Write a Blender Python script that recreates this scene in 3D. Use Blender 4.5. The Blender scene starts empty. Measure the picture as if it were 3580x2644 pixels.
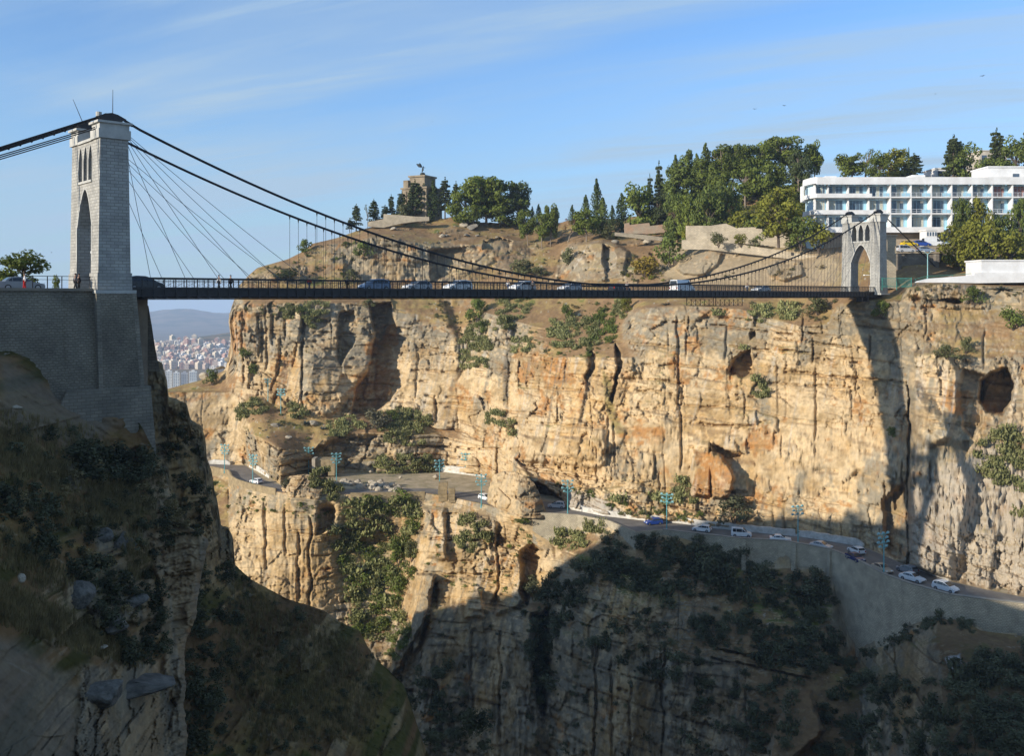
import bpy, math, random
import numpy as np
from mathutils import Vector, Matrix
R = math.radians
rng = random.Random(7)
SC = bpy.context.scene
COL = SC.collection
F, CX, HY = 3317.0, 1790.0, 1035.0          # camera constants in source pixels of a 3580 wide picture

def P(px, py, D):                            # a direction and a distance -> a world point (camera at the origin, looking +Y)
    return Vector(((px - CX) / F * D, D, (HY - py) / F * D))

# ------------------------------------------------------------------ camera, world, sun
cam = bpy.data.cameras.new("camera"); cam_o = bpy.data.objects.new("camera", cam); COL.objects.link(cam_o)
cam_o.location = (0, 0, 0); cam_o.rotation_euler = (R(90), 0, 0)
cam.sensor_fit = 'HORIZONTAL'; cam.sensor_width = 36.0; cam.lens = F / 3580 * 36.0
cam.shift_y = -(1322 - HY) / 3580.0
cam.clip_start = 0.5; cam.clip_end = 60000
SC.camera = cam_o
SUN_EL = 18.0
SUN_AZ = math.atan2(-.843, -.537)            # clockwise from +Y
sun = bpy.data.lights.new("sun", 'SUN'); sun.energy = 4.7; sun.angle = R(0.53); sun.color = (1.0, .915, .78)
sun_o = bpy.data.objects.new("sun", sun); COL.objects.link(sun_o)
ld = Vector((.843 * math.cos(R(SUN_EL)), .537 * math.cos(R(SUN_EL)), -math.sin(R(SUN_EL))))
sun_o.rotation_euler = ld.to_track_quat('-Z', 'Y').to_euler()
SC.view_settings.view_transform = 'Standard'; SC.view_settings.look = 'None'
SC.view_settings.exposure = 0.28; SC.view_settings.gamma = 1.0
SC.cycles.max_bounces = 5; SC.cycles.diffuse_bounces = 3; SC.cycles.glossy_bounces = 2
SC.cycles.transmission_bounces = 2; SC.cycles.transparent_max_bounces = 4; SC.cycles.volume_bounces = 1
SC.cycles.use_denoising = True

W = bpy.data.worlds.new("World"); SC.world = W; W.use_nodes = True
nt = W.node_tree; nt.nodes.clear()
def nd(t, k, **kw):
    n = t.nodes.new(k)
    for a, v in kw.items(): setattr(n, a, v)
    return n
out = nd(nt, 'ShaderNodeOutputWorld'); bg = nd(nt, 'ShaderNodeBackground')
sky = nd(nt, 'ShaderNodeTexSky', sky_type='NISHITA', sun_disc=False, sun_elevation=R(SUN_EL), sun_rotation=SUN_AZ,
         altitude=650.0, air_density=1.0, dust_density=.25, ozone_density=3.0)
tc = nd(nt, 'ShaderNodeTexCoord'); sep = nd(nt, 'ShaderNodeSeparateXYZ')
nt.links.new(tc.outputs['Generated'], sep.inputs[0])
# cirrus veils: project the view direction on a high flat layer, stretch, domain-warp
def wm(op, a, b=None):
    n = nd(nt, 'ShaderNodeMath', operation=op)
    for i, v in enumerate((a, b)):
        if v is None: continue
        if isinstance(v, (int, float)): n.inputs[i].default_value = v
        else: nt.links.new(v, n.inputs[i])
    return n.outputs[0]
zz = wm('ADD', wm('MAXIMUM', sep.outputs['Z'], 0.0), 0.13)
cxn = wm('DIVIDE', sep.outputs['X'], zz); cyn = wm('DIVIDE', sep.outputs['Y'], zz)
comb = nd(nt, 'ShaderNodeCombineXYZ'); nt.links.new(cxn, comb.inputs[0]); nt.links.new(cyn, comb.inputs[1])
def cloud(rot, scl, nscale, det, rough, lo, hi, dist=.6):
    mr0 = nd(nt, 'ShaderNodeMapping'); mr0.inputs['Rotation'].default_value = (0, 0, R(rot)); nt.links.new(comb.outputs[0], mr0.inputs[0])
    mp = nd(nt, 'ShaderNodeMapping'); mp.inputs['Scale'].default_value = scl; nt.links.new(mr0.outputs[0], mp.inputs[0])
    n = nd(nt, 'ShaderNodeTexNoise'); n.inputs['Scale'].default_value = nscale; n.inputs['Detail'].default_value = det
    n.inputs['Roughness'].default_value = rough; n.inputs['Distortion'].default_value = dist
    nt.links.new(mp.outputs[0], n.inputs['Vector'])
    mr = nd(nt, 'ShaderNodeMapRange', interpolation_type='SMOOTHSTEP'); mr.inputs[1].default_value = lo; mr.inputs[2].default_value = hi
    nt.links.new(n.outputs[0], mr.inputs[0]); return mr.outputs[0]
c1 = cloud(27, (.24, 1.0, 1), 1.0, 6, .55, .36, .68, .6)
c2 = cloud(22, (.20, 2.0, 1), 2.0, 7, .62, .38, .66, 1.0)
cl = wm('ADD', wm('MULTIPLY', c1, .75), wm('MULTIPLY', wm('MULTIPLY', c2, c1), .75))
hz = nd(nt, 'ShaderNodeMapRange', interpolation_type='SMOOTHSTEP'); hz.inputs[1].default_value = .06; hz.inputs[2].default_value = .36
hz.inputs[3].default_value = 1.0; hz.inputs[4].default_value = .7
nt.links.new(sep.outputs['Z'], hz.inputs[0])
cl = wm('MULTIPLY', cl, hz.outputs[0])
# pale dusty air low over the horizon
lowa = nd(nt, 'ShaderNodeMapRange', interpolation_type='SMOOTHSTEP'); lowa.inputs[1].default_value = -.02; lowa.inputs[2].default_value = .30; lowa.inputs[3].default_value = .80; lowa.inputs[4].default_value = 0.0
nt.links.new(sep.outputs['Z'], lowa.inputs[0])
mixh = nd(nt, 'ShaderNodeMix', data_type='RGBA'); mixh.inputs['B'].default_value = (2.15, 3.0, 3.75, 1); nt.links.new(lowa.outputs[0], mixh.inputs['Factor'])
deep = nd(nt, 'ShaderNodeVectorMath', operation='MULTIPLY'); deep.inputs[1].default_value = (.80, 1.0, 1.20); nt.links.new(sky.outputs[0], deep.inputs[0]); nt.links.new(deep.outputs[0], mixh.inputs['A'])
mixc = nd(nt, 'ShaderNodeMix', data_type='RGBA'); mixc.inputs['B'].default_value = (2.45, 3.4, 4.45, 1)
nt.links.new(cl, mixc.inputs['Factor']); nt.links.new(mixh.outputs['Result'], mixc.inputs['A'])
nt.links.new(mixc.outputs['Result'], bg.inputs[0]); bg.inputs[1].default_value = 0.145
nt.links.new(bg.outputs[0], out.inputs[0])

# ------------------------------------------------------------------ object helpers
def tag(o, label=None, cat=None, group=None, kind=None):
    if label: o['label'] = label
    if cat: o['category'] = cat
    if group: o['group'] = group
    if kind: o['kind'] = kind
    return o
def empty(name, loc=(0, 0, 0), rz=0.0, label=None, cat=None, group=None):
    o = bpy.data.objects.new(name, None); COL.objects.link(o); o.location = loc; o.rotation_euler = (0, 0, rz)
    o.empty_display_size = .3
    return tag(o, label, cat, group)
def link(name, me, parent=None, mat=None):
    o = bpy.data.objects.new(name, me); COL.objects.link(o)
    if parent is not None: o.parent = parent
    if mat is not None:
        for m in (mat if isinstance(mat, (list, tuple)) else [mat]): me.materials.append(m)
    return o
def copy_tree(o, parent=None):
    c = o.copy(); COL.objects.link(c)
    if parent is not None: c.parent = parent
    for ch in [k for k in o.children]: copy_tree(ch, c)
    return c

class MB:
    """collects boxes, tubes, prisms; build() links them as one mesh"""
    def __init__(s): s.v = []; s.f = []; s.mi = []
    def add(s, vs, fs, m=0):
        b = len(s.v); s.v += [tuple(v) for v in vs]; s.f += [tuple(b + i for i in f) for f in fs]; s.mi += [m] * len(fs)
    def box(s, lo, hi, M=None, m=0, taper=None):
        x0, y0, z0 = lo; x1, y1, z1 = hi
        vs = [Vector(p) for p in ((x0,y0,z0),(x1,y0,z0),(x1,y1,z0),(x0,y1,z0),(x0,y0,z1),(x1,y0,z1),(x1,y1,z1),(x0,y1,z1))]
        if taper is not None:
            cx_, cy_ = (x0+x1)/2, (y0+y1)/2
            for i in range(4, 8): vs[i].x = cx_ + (vs[i].x-cx_)*taper; vs[i].y = cy_ + (vs[i].y-cy_)*taper
        if M is not None: vs = [M @ v for v in vs]
        s.add(vs, [(0,3,2,1),(4,5,6,7),(0,1,5,4),(1,2,6,5),(2,3,7,6),(3,0,4,7)], m)
    def tube(s, pts, r, n=6, m=0, caps=True):
        pts = [Vector(p) for p in pts]; rr = r if isinstance(r, (list, tuple)) else [r] * len(pts)
        rings = []
        for i, p in enumerate(pts):
            d = (pts[min(i+1, len(pts)-1)] - pts[max(i-1, 0)]).normalized()
            a = d.orthogonal().normalized() if i == 0 else (a - d * a.dot(d)).normalized()
            b = d.cross(a)
            rings.append([p + (a*math.cos(2*math.pi*k/n) + b*math.sin(2*math.pi*k/n)) * rr[i] for k in range(n)])
        vs = [v for r_ in rings for v in r_]; fs = []
        for i in range(len(pts)-1):
            for k in range(n): fs.append((i*n+k, i*n+(k+1)%n, (i+1)*n+(k+1)%n, (i+1)*n+k))
        if caps: fs.append(tuple(range(n-1, -1, -1))); fs.append(tuple((len(pts)-1)*n+k for k in range(n)))
        s.add(vs, fs, m)
    def prism(s, poly, lo, hi, axes, m=0):
        """poly in 2D, extruded lo..hi; axes(u, v, w) -> Vector"""
        n = len(poly)
        vs = [axes(a, b, lo) for a, b in poly] + [axes(a, b, hi) for a, b in poly]
        fs = [tuple(range(n-1, -1, -1)), tuple(range(n, 2*n))] + [(i, (i+1)%n, n+(i+1)%n, n+i) for i in range(n)]
        s.add(vs, fs, m)
    def mesh(s, name, smooth=False):
        me = bpy.data.meshes.new(name); me.from_pydata(s.v, [], s.f)
        if s.mi: me.polygons.foreach_set('material_index', s.mi)
        me.update()
        if smooth: me.shade_smooth()
        return me
    def build(s, name, mat, parent=None, smooth=False, fix=True):
        me = s.mesh(name, smooth)
        if fix:
            import bmesh
            bm = bmesh.new(); bm.from_mesh(me); bmesh.ops.recalc_face_normals(bm, faces=bm.faces); bm.to_mesh(me); bm.free()
        return link(name, me, parent, mat)

# ------------------------------------------------------------------ materials
MATS = {}
def mat(name, color, rough=.8, metal=0.0, var=.12, scale=1.2, bump=0.0, bscale=8.0, spec=.3, kind=None, coord='Object', color2=None):
    """procedural: base colour broken up by two noises, optional bump / masonry"""
    if name in MATS: return MATS[name]
    m = bpy.data.materials.new(name); m.use_nodes = True; t = m.node_tree
    b = t.nodes['Principled BSDF']; b.inputs['Roughness'].default_value = rough; b.inputs['Metallic'].default_value = metal
    b.inputs['Specular IOR Level'].default_value = spec
    tcn = nd(t, 'ShaderNodeTexCoord')
    n = nd(t, 'ShaderNodeTexNoise'); n.inputs['Scale'].default_value = scale; n.inputs['Detail'].default_value = 6; n.inputs['Roughness'].default_value = .65
    t.links.new(tcn.outputs[coord], n.inputs['Vector'])
    rp = nd(t, 'ShaderNodeValToRGB'); c = Vector(color)
    c2 = Vector(color2) if color2 else c * (1 - var * 2.2)
    rp.color_ramp.elements[0].position = .30; rp.color_ramp.elements[1].position = .70
    rp.color_ramp.elements[0].color = (*c2, 1); rp.color_ramp.elements[1].color = (*(c * (1 + var)), 1)
    t.links.new(n.outputs[0], rp.inputs[0]); src = rp.outputs[0]
    if kind in ('masonry', 'rubble'):
        br = nd(t, 'ShaderNodeTexBrick'); br.inputs['Scale'].default_value = 1.0
        bw, bh = (.80, .33) if kind == 'masonry' else (.5, .26)
        br.inputs['Brick Width'].default_value = bw; br.inputs['Row Height'].default_value = bh; br.inputs['Mortar Size'].default_value = .035 if kind == 'masonry' else .06
        br.inputs['Color1'].default_value = (1.05, 1.04, 1.02, 1); br.inputs['Color2'].default_value = (.84, .84, .85, 1); br.inputs['Mortar'].default_value = (.66, .65, .63, 1)
        br.inputs['Bias'].default_value = .0; br.inputs['Mortar Smooth'].default_value = .3
        geo = nd(t, 'ShaderNodeNewGeometry'); 
        # wall coordinates: distance along the wall (whatever way it faces) and height
        cr = nd(t, 'ShaderNodeVectorMath', operation='CROSS_PRODUCT'); cr.inputs[1].default_value = (0, 0, 1); t.links.new(geo.outputs['True Normal'], cr.inputs[0])
        nm = nd(t, 'ShaderNodeVectorMath', operation='NORMALIZE'); t.links.new(cr.outputs[0], nm.inputs[0])
        dt = nd(t, 'ShaderNodeVectorMath', operation='DOT_PRODUCT'); t.links.new(nm.outputs[0], dt.inputs[0]); t.links.new(geo.outputs['Position'], dt.inputs[1])
        sp = nd(t, 'ShaderNodeSeparateXYZ'); t.links.new(geo.outputs['Position'], sp.inputs[0])
        cb = nd(t, 'ShaderNodeCombineXYZ'); t.links.new(dt.outputs['Value'], cb.inputs[0]); t.links.new(sp.outputs['Z'], cb.inputs[1])
        if kind == 'rubble':
            wn = nd(t, 'ShaderNodeTexNoise'); wn.inputs['Scale'].default_value = 1.6; t.links.new(cb.outputs[0], wn.inputs['Vector'])
            wv = nd(t, 'ShaderNodeVectorMath', operation='MULTIPLY_ADD'); wv.inputs[1].default_value = (.5, .35, 0)
            t.links.new(wn.outputs['Color'], wv.inputs[0]); t.links.new(cb.outputs[0], wv.inputs[2]); t.links.new(wv.outputs[0], br.inputs['Vector'])
        else: t.links.new(cb.outputs[0], br.inputs['Vector'])
        mx = nd(t, 'ShaderNodeMix', data_type='RGBA', blend_type='MULTIPLY'); mx.inputs['Factor'].default_value = 1
        t.links.new(src, mx.inputs['A']); t.links.new(br.outputs['Color'], mx.inputs['B']); src = mx.outputs['Result']
        bp = nd(t, 'ShaderNodeBump'); bp.inputs['Strength'].default_value = .6; bp.inputs['Distance'].default_value = .06
        inv = nd(t, 'ShaderNodeMath', operation='SUBTRACT'); inv.inputs[0].default_value = 1; t.links.new(br.outputs['Fac'], inv.inputs[1])
        t.links.new(inv.outputs[0], bp.inputs['Height']); t.links.new(bp.outputs[0], b.inputs['Normal'])
    elif bump:
        n2 = nd(t, 'ShaderNodeTexNoise'); n2.inputs['Scale'].default_value = bscale; n2.inputs['Detail'].default_value = 8
        t.links.new(tcn.outputs[coord], n2.inputs['Vector'])
        bp = nd(t, 'ShaderNodeBump'); bp.inputs['Strength'].default_value = bump; bp.inputs['Distance'].default_value = .1
        t.links.new(n2.outputs[0], bp.inputs['Height']); t.links.new(bp.outputs[0], b.inputs['Normal'])
    t.links.new(src, b.inputs['Base Color']); MATS[name] = m; return m
def terrain_mat(name, bump=.35, bscale=1.3):
    m = bpy.data.materials.new(name); m.use_nodes = True; t = m.node_tree; b = t.nodes['Principled BSDF']
    b.inputs['Roughness'].default_value = .95; b.inputs['Specular IOR Level'].default_value = .1
    at = nd(t, 'ShaderNodeAttribute', attribute_name='col'); tcn = nd(t, 'ShaderNodeTexCoord')
    n = nd(t, 'ShaderNodeTexNoise'); n.inputs['Scale'].default_value = bscale; n.inputs['Detail'].default_value = 10; n.inputs['Roughness'].default_value = .7
    t.links.new(tcn.outputs['Object'], n.inputs['Vector'])
    rp = nd(t, 'ShaderNodeMapRange'); rp.inputs[1].default_value = .25; rp.inputs[2].default_value = .75; rp.inputs[3].default_value = .74; rp.inputs[4].default_value = 1.22
    t.links.new(n.outputs[0], rp.inputs[0])
    mx = nd(t, 'ShaderNodeVectorMath', operation='SCALE'); t.links.new(at.outputs['Color'], mx.inputs[0]); t.links.new(rp.outputs[0], mx.inputs['Scale'])
    t.links.new(mx.outputs[0], b.inputs['Base Color'])
    bp = nd(t, 'ShaderNodeBump'); bp.inputs['Strength'].default_value = bump; bp.inputs['Distance'].default_value = .35
    t.links.new(n.outputs[0], bp.inputs['Height']); t.links.new(bp.outputs[0], b.inputs['Normal'])
    return m

# ------------------------------------------------------------------ numpy noise
def _h(ix, iy, iz, seed):
    h = (ix.astype(np.uint32) * np.uint32(374761393)) ^ (iy.astype(np.uint32) * np.uint32(668265263)) ^ (iz.astype(np.uint32) * np.uint32(2147483647 - 58)) ^ np.uint32((seed * 974634777) & 0xffffffff)
    h = (h ^ (h >> np.uint32(13))) * np.uint32(1274126177)
    h = (h ^ (h >> np.uint32(15))) * np.uint32(2246822519)
    return ((h ^ (h >> np.uint32(16))) & np.uint32(0xffffff)).astype(np.float32) / np.float32(0xffffff)
Z0 = np.int32(0)
def vn2(x, y, seed=0):
    x = np.asarray(x, np.float32); y = np.asarray(y, np.float32)
    xi = np.floor(x).astype(np.int32); yi = np.floor(y).astype(np.int32); fx = x - xi; fy = y - yi
    fx = fx*fx*fx*(fx*(fx*6-15)+10); fy = fy*fy*fy*(fy*(fy*6-15)+10); z = np.zeros_like(xi)
    a = _h(xi, yi, z, seed); b = _h(xi+1, yi, z, seed); c = _h(xi, yi+1, z, seed); d = _h(xi+1, yi+1, z, seed)
    return (a + (b-a)*fx + (c-a)*fy + (a-b-c+d)*fx*fy) * 2 - 1
def fbm2(x, y, oct=4, seed=0, gain=.5, lac=2.03):
    s = 0; a = 1; t = 0
    for o in range(oct):
        s = s + a * vn2(x, y, seed + o * 17); t += a; a *= gain; x = x * lac + 3.7; y = y * lac + 1.3
    return s / t
def ridge2(x, y, oct=4, seed=0, gain=.5):
    s = 0; a = 1; t = 0
    for o in range(oct):
        s = s + a * (1 - 2*np.abs(vn2(x, y, seed + o * 17))); t += a; a *= gain; x = x * 2.03 + 3.7; y = y * 2.03 + 1.3
    return s / t
def sst(x, a, b):
    t = np.clip((x - a) / (b - a), 0, 1); return t*t*(3-2*t)
def blocks(s, w, bw, bh, seed, wj=.5):
    """fractured bedding: returns random offset (-1..1) per block, and distance to the block edge in units of bh"""
    l = w / bh + .35 * fbm2(s / (bw * 2.5), w / (bh * 4), 2, seed + 5)
    li = np.floor(l).astype(np.int32); z = np.zeros_like(li); fl = l - li
    r1 = _h(li, z, z, seed + 1); k = bw * (.6 + 1.2 * _h(li, z + 3, z, seed + 2))
    b = s / k + r1 * 17 + wj * .3 * vn2(s / bw, w / bh * .6, seed + 9)
    bi = np.floor(b).astype(np.int32); fb = b - bi
    off = _h(bi, li, z, seed + 3) * 2 - 1
    el = np.minimum(fl, 1 - fl); eb = np.minimum(fb, 1 - fb) * k / bh
    return off, el, eb

def facet(s, w, a, b, seed):
    """piecewise planar broken surface: every cell has its own offset and tilt"""
    x = s/a; y = w/b; xi = np.floor(x).astype(np.int32); yi = np.floor(y).astype(np.int32); best = np.full(s.shape, 9e9, np.float32); val = np.zeros(s.shape, np.float32); sec = best.copy()
    for i in (-1, 0, 1):
        for j in (-1, 0, 1):
            ci = xi+i; cj = yi+j; z = np.zeros_like(ci); cx = ci + .1 + .8*_h(ci, cj, z, seed); cy = cj + .1 + .8*_h(ci, cj, z, seed+1)
            d = (x-cx)**2 + (y-cy)**2; v = (_h(ci, cj, z, seed+2)*2-1) + 1.1*(_h(ci, cj, z, seed+3)*2-1)*(x-cx) + .9*(_h(ci, cj, z, seed+4)*2-1)*(y-cy)
            m = d < best; sec = np.where(m, best, np.minimum(sec, d)); val = np.where(m, v, val); best = np.where(m, d, best)
    return val, np.sqrt(sec) - np.sqrt(best)
def gsm(a, sig):
    k = np.arange(-int(3*sig), int(3*sig)+1); g = np.exp(-.5*(k/sig)**2); g /= g.sum(); p = np.pad(a, len(k)//2, mode='edge'); return np.convolve(p, g, 'valid')
# ------------------------------------------------------------------ terrain sheets
STEP = 3.1
def T(s):                                    # "px,py,D; px,py,D" -> three arrays
    a = np.array([[float(x) for x in q.split(',')] for q in s.replace('\n', '').split(';') if q.strip()])
    return a[:, 0], a[:, 1], a[:, 2]
def loft(cols, guides, nseg, sm=None):
    """guides run bottom to top; every column gets the guides' heights and depths, straight between them"""
    py = [np.interp(cols, g[0], g[1]) for g in guides]; dd = [np.interp(cols, g[0], g[2]) for g in guides]
    for k in range(len(py)):
        if sm and sm[k]: dd[k] = gsm(dd[k], sm[k]); py[k] = gsm(py[k], sm[k]*.35)
    for k in range(1, len(py)): py[k] = np.minimum(py[k], py[k-1] - .6)
    rp, rd = [], []
    for k in range(len(py) - 1):
        for j in range(nseg[k]):
            t = j / nseg[k]; rp.append(py[k] + (py[k+1]-py[k]) * t); rd.append(dd[k] + (dd[k+1]-dd[k]) * t)
    rp.append(py[-1]); rd.append(dd[-1])
    return np.tile(cols, (len(rp), 1)), np.array(rp), np.array(rd)
def world(PX, PY, D): return np.stack([(PX-CX)/F*D, D, (HY-PY)/F*D], -1)
def normals(V):
    du = np.gradient(V, axis=1); dv = np.gradient(V, axis=0); n = np.cross(du, dv)
    n /= (np.linalg.norm(n, axis=-1, keepdims=True) + 1e-9)
    flip = np.sign(-(n * V).sum(-1, keepdims=True)); return n * np.where(flip == 0, 1, flip)
def pmask(PX, PY, poly, soft=8.0):
    """1 inside the polygon, fading over `soft` pixels at its edge"""
    poly = np.array(poly, float); out_ = np.zeros(PX.shape, np.float32)
    lo = poly.min(0) - soft; hi = poly.max(0) + soft
    sel = (PX > lo[0]) & (PX < hi[0]) & (PY > lo[1]) & (PY < hi[1])
    if not sel.any(): return out_
    x = PX[sel]; y = PY[sel]; ins = np.zeros(x.shape, bool); dist = np.full(x.shape, 1e9)
    for i in range(len(poly)):
        a = poly[i]; b = poly[(i+1) % len(poly)]
        e = b - a; tt = np.clip(((x-a[0])*e[0] + (y-a[1])*e[1]) / (e@e + 1e-9), 0, 1)
        dist = np.minimum(dist, np.hypot(x-a[0]-tt*e[0], y-a[1]-tt*e[1]))
        c = ((a[1] > y) != (b[1] > y)) & (x < (b[0]-a[0]) * (y-a[1]) / (b[1]-a[1] + 1e-12) + a[0]); ins ^= c
    out_[sel] = sst(np.where(ins, dist, -dist), -soft*.5, soft*.5); return out_
def ell(PX, PY, x, y, rx, ry, k=1.0):
    r = np.hypot((PX-x)/rx, (PY-y)/ry); return sst(r, 1.0, max(0.0, 1-k))
def grid_mesh(name, V, colr, m, kind='structure'):
    r, c = V.shape[:2]; me = bpy.data.meshes.new(name)
    me.vertices.add(r*c); me.vertices.foreach_set('co', V.reshape(-1).astype(np.float32))
    i = np.arange(r*c).reshape(r, c); q = np.stack([i[:-1, :-1], i[:-1, 1:], i[1:, 1:], i[1:, :-1]], -1).reshape(-1, 4)
    me.loops.add(q.size); me.loops.foreach_set('vertex_index', q.reshape(-1).astype(np.int32))
    me.polygons.add(len(q)); me.polygons.foreach_set('loop_start', np.arange(0, q.size, 4, dtype=np.int32))
    me.polygons.foreach_set('loop_total', np.full(len(q), 4, np.int32))
    me.update(calc_edges=True)
    at = me.attributes.new('col', 'FLOAT_COLOR', 'POINT')
    rgba = np.ones((r*c, 4), np.float32); rgba[:, :3] = np.clip(colr.reshape(-1, 3), 0, 1); at.data.foreach_set('color', rgba.reshape(-1))
    o = link(name, me, None, m)
    return tag(o, kind=kind)
def mix(a, b, f): return a + (b - a) * f[..., None]
CREAM = np.array([.54, .40, .23]); TAN = np.array([.45, .30, .14]); GREY = np.array([.245, .212, .152]); RUST = np.array([.37, .175, .055])
DARK = np.array([.135, .12, .095]); SOIL = np.array([.255, .16, .08]); DRY = np.array([.30, .21, .085]); GRN = np.array([.085, .12, .025]); PALE = np.array([.46, .41, .33])
TM = terrain_mat("rock and soil")

def rock_disp(s, w, D, seed, k=1.0, flute=0.0, sx=None):
    """metres towards the viewer"""
    sx = s if sx is None else sx
    sx = sx + 1.4*fbm2(s/7, w/10, 3, seed+90)
    sm = sst(fbm2(s/13, w/8, 3, seed+70), -.22, .26)                          # 0 smooth faces .. 1 broken ones
    big = 2.8 * fbm2(sx/20, w/60, 3, seed) + .6 * ridge2(sx/9, w/40, 2, seed+3)
    f1, e1 = facet(sx + .8*fbm2(s/3, w/3, 2, seed+80), w, 7.0, 5.0, seed+81); f2, e2 = facet(sx + .3*fbm2(s, w, 2, seed+82), w + .3*fbm2(s, w, 2, seed+83), 2.4, 1.6, seed+84); f3, e3 = facet(sx, w, .95, .65, seed+86)
    o1, l1, b1 = blocks(s, w, 10, 4.6, seed+11); o2, l2, b2 = blocks(s, w, 3.4, 1.6, seed+12); o3, l3, b3 = blocks(s, w, 1.5, .8, seed+14)
    d = big + .75*f1 + (.10 + .50*sm)*f2 + (.05 + .14*sm)*f3 + .62*o1 + (.06 + .46*sm)*o2 + .16*sm*o3
    d -= sm*(.55*sst(e2, .16, .0)*sst(fbm2(s/5, w/5, 2, seed+91), -.1, .3) + .20*sst(e3, .16, 0))
    open_ = sst(fbm2(s/12, w/2.6, 3, seed+31), -.08, .30)                     # where bedding joints have opened
    d -= open_ * .95 * sst(l1, .06, .0) + .45*open_ * sm * sst(b1, .06, .0)
    d -= sst(fbm2(s/7, w/1.4, 3, seed+33), -.05, .3) * .60 * sst(l2, .16, .0) + sm*.36*sst(b2, .14, .0)
    lay = w/2.4 + .5*fbm2(s/14, w/9, 2, seed+92); lf_ = lay - np.floor(lay); d += .42*(lf_-.5)*sst(fbm2(s/16, w/6, 2, seed+93), -.15, .25)   # overhanging beds
    vj = np.abs(fbm2(sx/13, w/200, 2, seed+40)); vm = sst(fbm2(sx/30, w/14, 2, seed+41), .12, .4)
    d -= 1.3 * vm * sst(vj, .028, .0)                                         # long upright joints
    d = d + flute * (.50*ridge2(sx/1.5, w/15, 2, seed+50) + .30*fbm2(sx/.7, w/7, 3, seed+51))
    d += .12 * fbm2(s/1.9, w/1.5, 4, seed+60) + .10 * fbm2(s/.5, w/.42, 3, seed+61)
    holes = sst(fbm2(s/2.2, w/1.4, 2, seed+62), .46, .60) * sst(fbm2(s/18, w/10, 2, seed+63), .05, .35)
    d -= 1.0 * holes
    return d * k
def rock_col(s, w, seed, greyb, rustb, sh=None):
    n1 = fbm2(s/13, w/9, 4, seed+100); n2 = fbm2(s/3.5, w/2.6, 4, seed+101)
    c = mix(np.broadcast_to(CREAM, s.shape + (3,)).copy(), TAN, sst(n1 + .7*n2, -.3, .5))
    g = .75*fbm2(s/6, w/15, 5, seed+102, .6) + .35*fbm2(s/2, w/5, 4, seed+112, .6) + greyb; c = mix(c, GREY, .90 * sst(g, .02, .30))
    r = fbm2(s/5, w/4, 5, seed+103, .62) + rustb; c = mix(c, RUST, .85 * sst(r, .24, .48))
    st = fbm2(s/1.2, w/26, 4, seed+104, .6); stm = sst(fbm2(s/16, w/18, 3, seed+105), -.1, .3)
    c = mix(c, DARK, .62 * stm * sst(st, .14, .42))
    wh = sst(fbm2(s/1.0, w/11, 3, seed+106), .25, .55) * sst(fbm2(s/14, w/12, 3, seed+108), -.2, .3); c = mix(c, PALE, .6 * wh)
    c = mix(c, GREY * .75, .45 * sst(fbm2(s/.9, w/.8, 3, seed+107), .2, .5)); c = mix(c, CREAM*1.12, .5*sst(fbm2(s/1.4, w/.9, 4, seed+109), .12, .4))
    c = mix(c, TAN*.62, .55*sst(fbm2(s/4.5, w/3.5, 5, seed+113, .6), .10, .38)); lo = fbm2(s/10, w/8, 4, seed+114)
    return c * (1 + .12*fbm2(s/.6, w/.5, 2, seed+110) + .22*lo)[..., None]
def soil_disp(s, d_, seed): return .5*fbm2(s/5, d_/5, 4, seed) + .25*fbm2(s/1.2, d_/1.2, 3, seed+1)
def soil_col(PX, PY, V, seed, green=0.0):
    a = fbm2(V[..., 0]/9, V[..., 1]/9 + V[..., 2]/6, 4, seed); b = fbm2(V[..., 0]/2, V[..., 1]/3 + V[..., 2]/1.5, 4, seed+1, .65)
    c = mix(np.broadcast_to(SOIL, PX.shape + (3,)).copy(), DRY, sst(a + .5*b, -.1, .5))
    c = mix(c, GRN, .75 * sst(a*.8 + b*.7 + green, .38, .62)); c = mix(c, PALE, .8 * sst(fbm2(V[..., 0]/.8, V[..., 2]/.7 + V[..., 1]/.9, 2, seed+3), .62, .72) * sst(a, -.2, .3))
    return c * (1 + .25 * b[..., None])

# ---- the far side: cliff foot (road level) up to the rim, then the hill up to its crest
ROADZ = -50.0
def foot(s): 
    a = np.array([[float(x) for x in q.split(',')] for q in s.split(';')]); return a[:, 0], a[:, 1], -ROADZ * F / (a[:, 1] - HY)
C0 = foot("560,1627;736,1621;860,1627;900,1648;940,1672;980,1694;1040,1676;1110,1662;1200,1654;1400,1655;1545,1648;1700,1668;1790,1705;1840,1740;1931,1752;1986,1779;2106,1803;2262,1821;2382,1830;2474,1844;2600,1857;2810,1877;3017,1911;3114,1953;3178,1980;3316,2031;3454,2063;3580,2088;3760,2125")
C1 = T("560,1500,288;740,1500,287;835,1500,287;850,1500,277;902,1529,266;976,1566,257;1040,1572,264;1085,1590,264;1120,1540,268;1160,1520,270;1298,1515,271;1390,1529,269;1523,1517,274;1560,1530,274;1700,1550,262;1800,1580,251;1931,1640,235;2106,1670,220.5;2382,1690,213;2600,1710,208;2810,1730,200.5;3017,1750,192.5;3114,1780,186;3180,1800,180;3316,1850,171;3454,1870,165;3580,1880,163;3760,1890,158")
C2 = T("560,1374,292;612,1372,292;640,1371,294;835,1372,292;850,1375,289;921,1384,286;957,1425,282;1068,1453,277;1160,1462,277;1252,1455,279;1344,1438,281;1436,1448,279;1523,1500,276;1600,1500,275.5;1700,1470,266;1800,1460,255;1931,1490,241;2106,1490,226.5;2382,1500,218;2600,1500,213.5;2810,1500,206;3017,1500,198;3114,1510,194;3180,1520,186;3316,1540,179;3454,1550,174.5;3580,1560,172;3760,1580,167")
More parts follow.
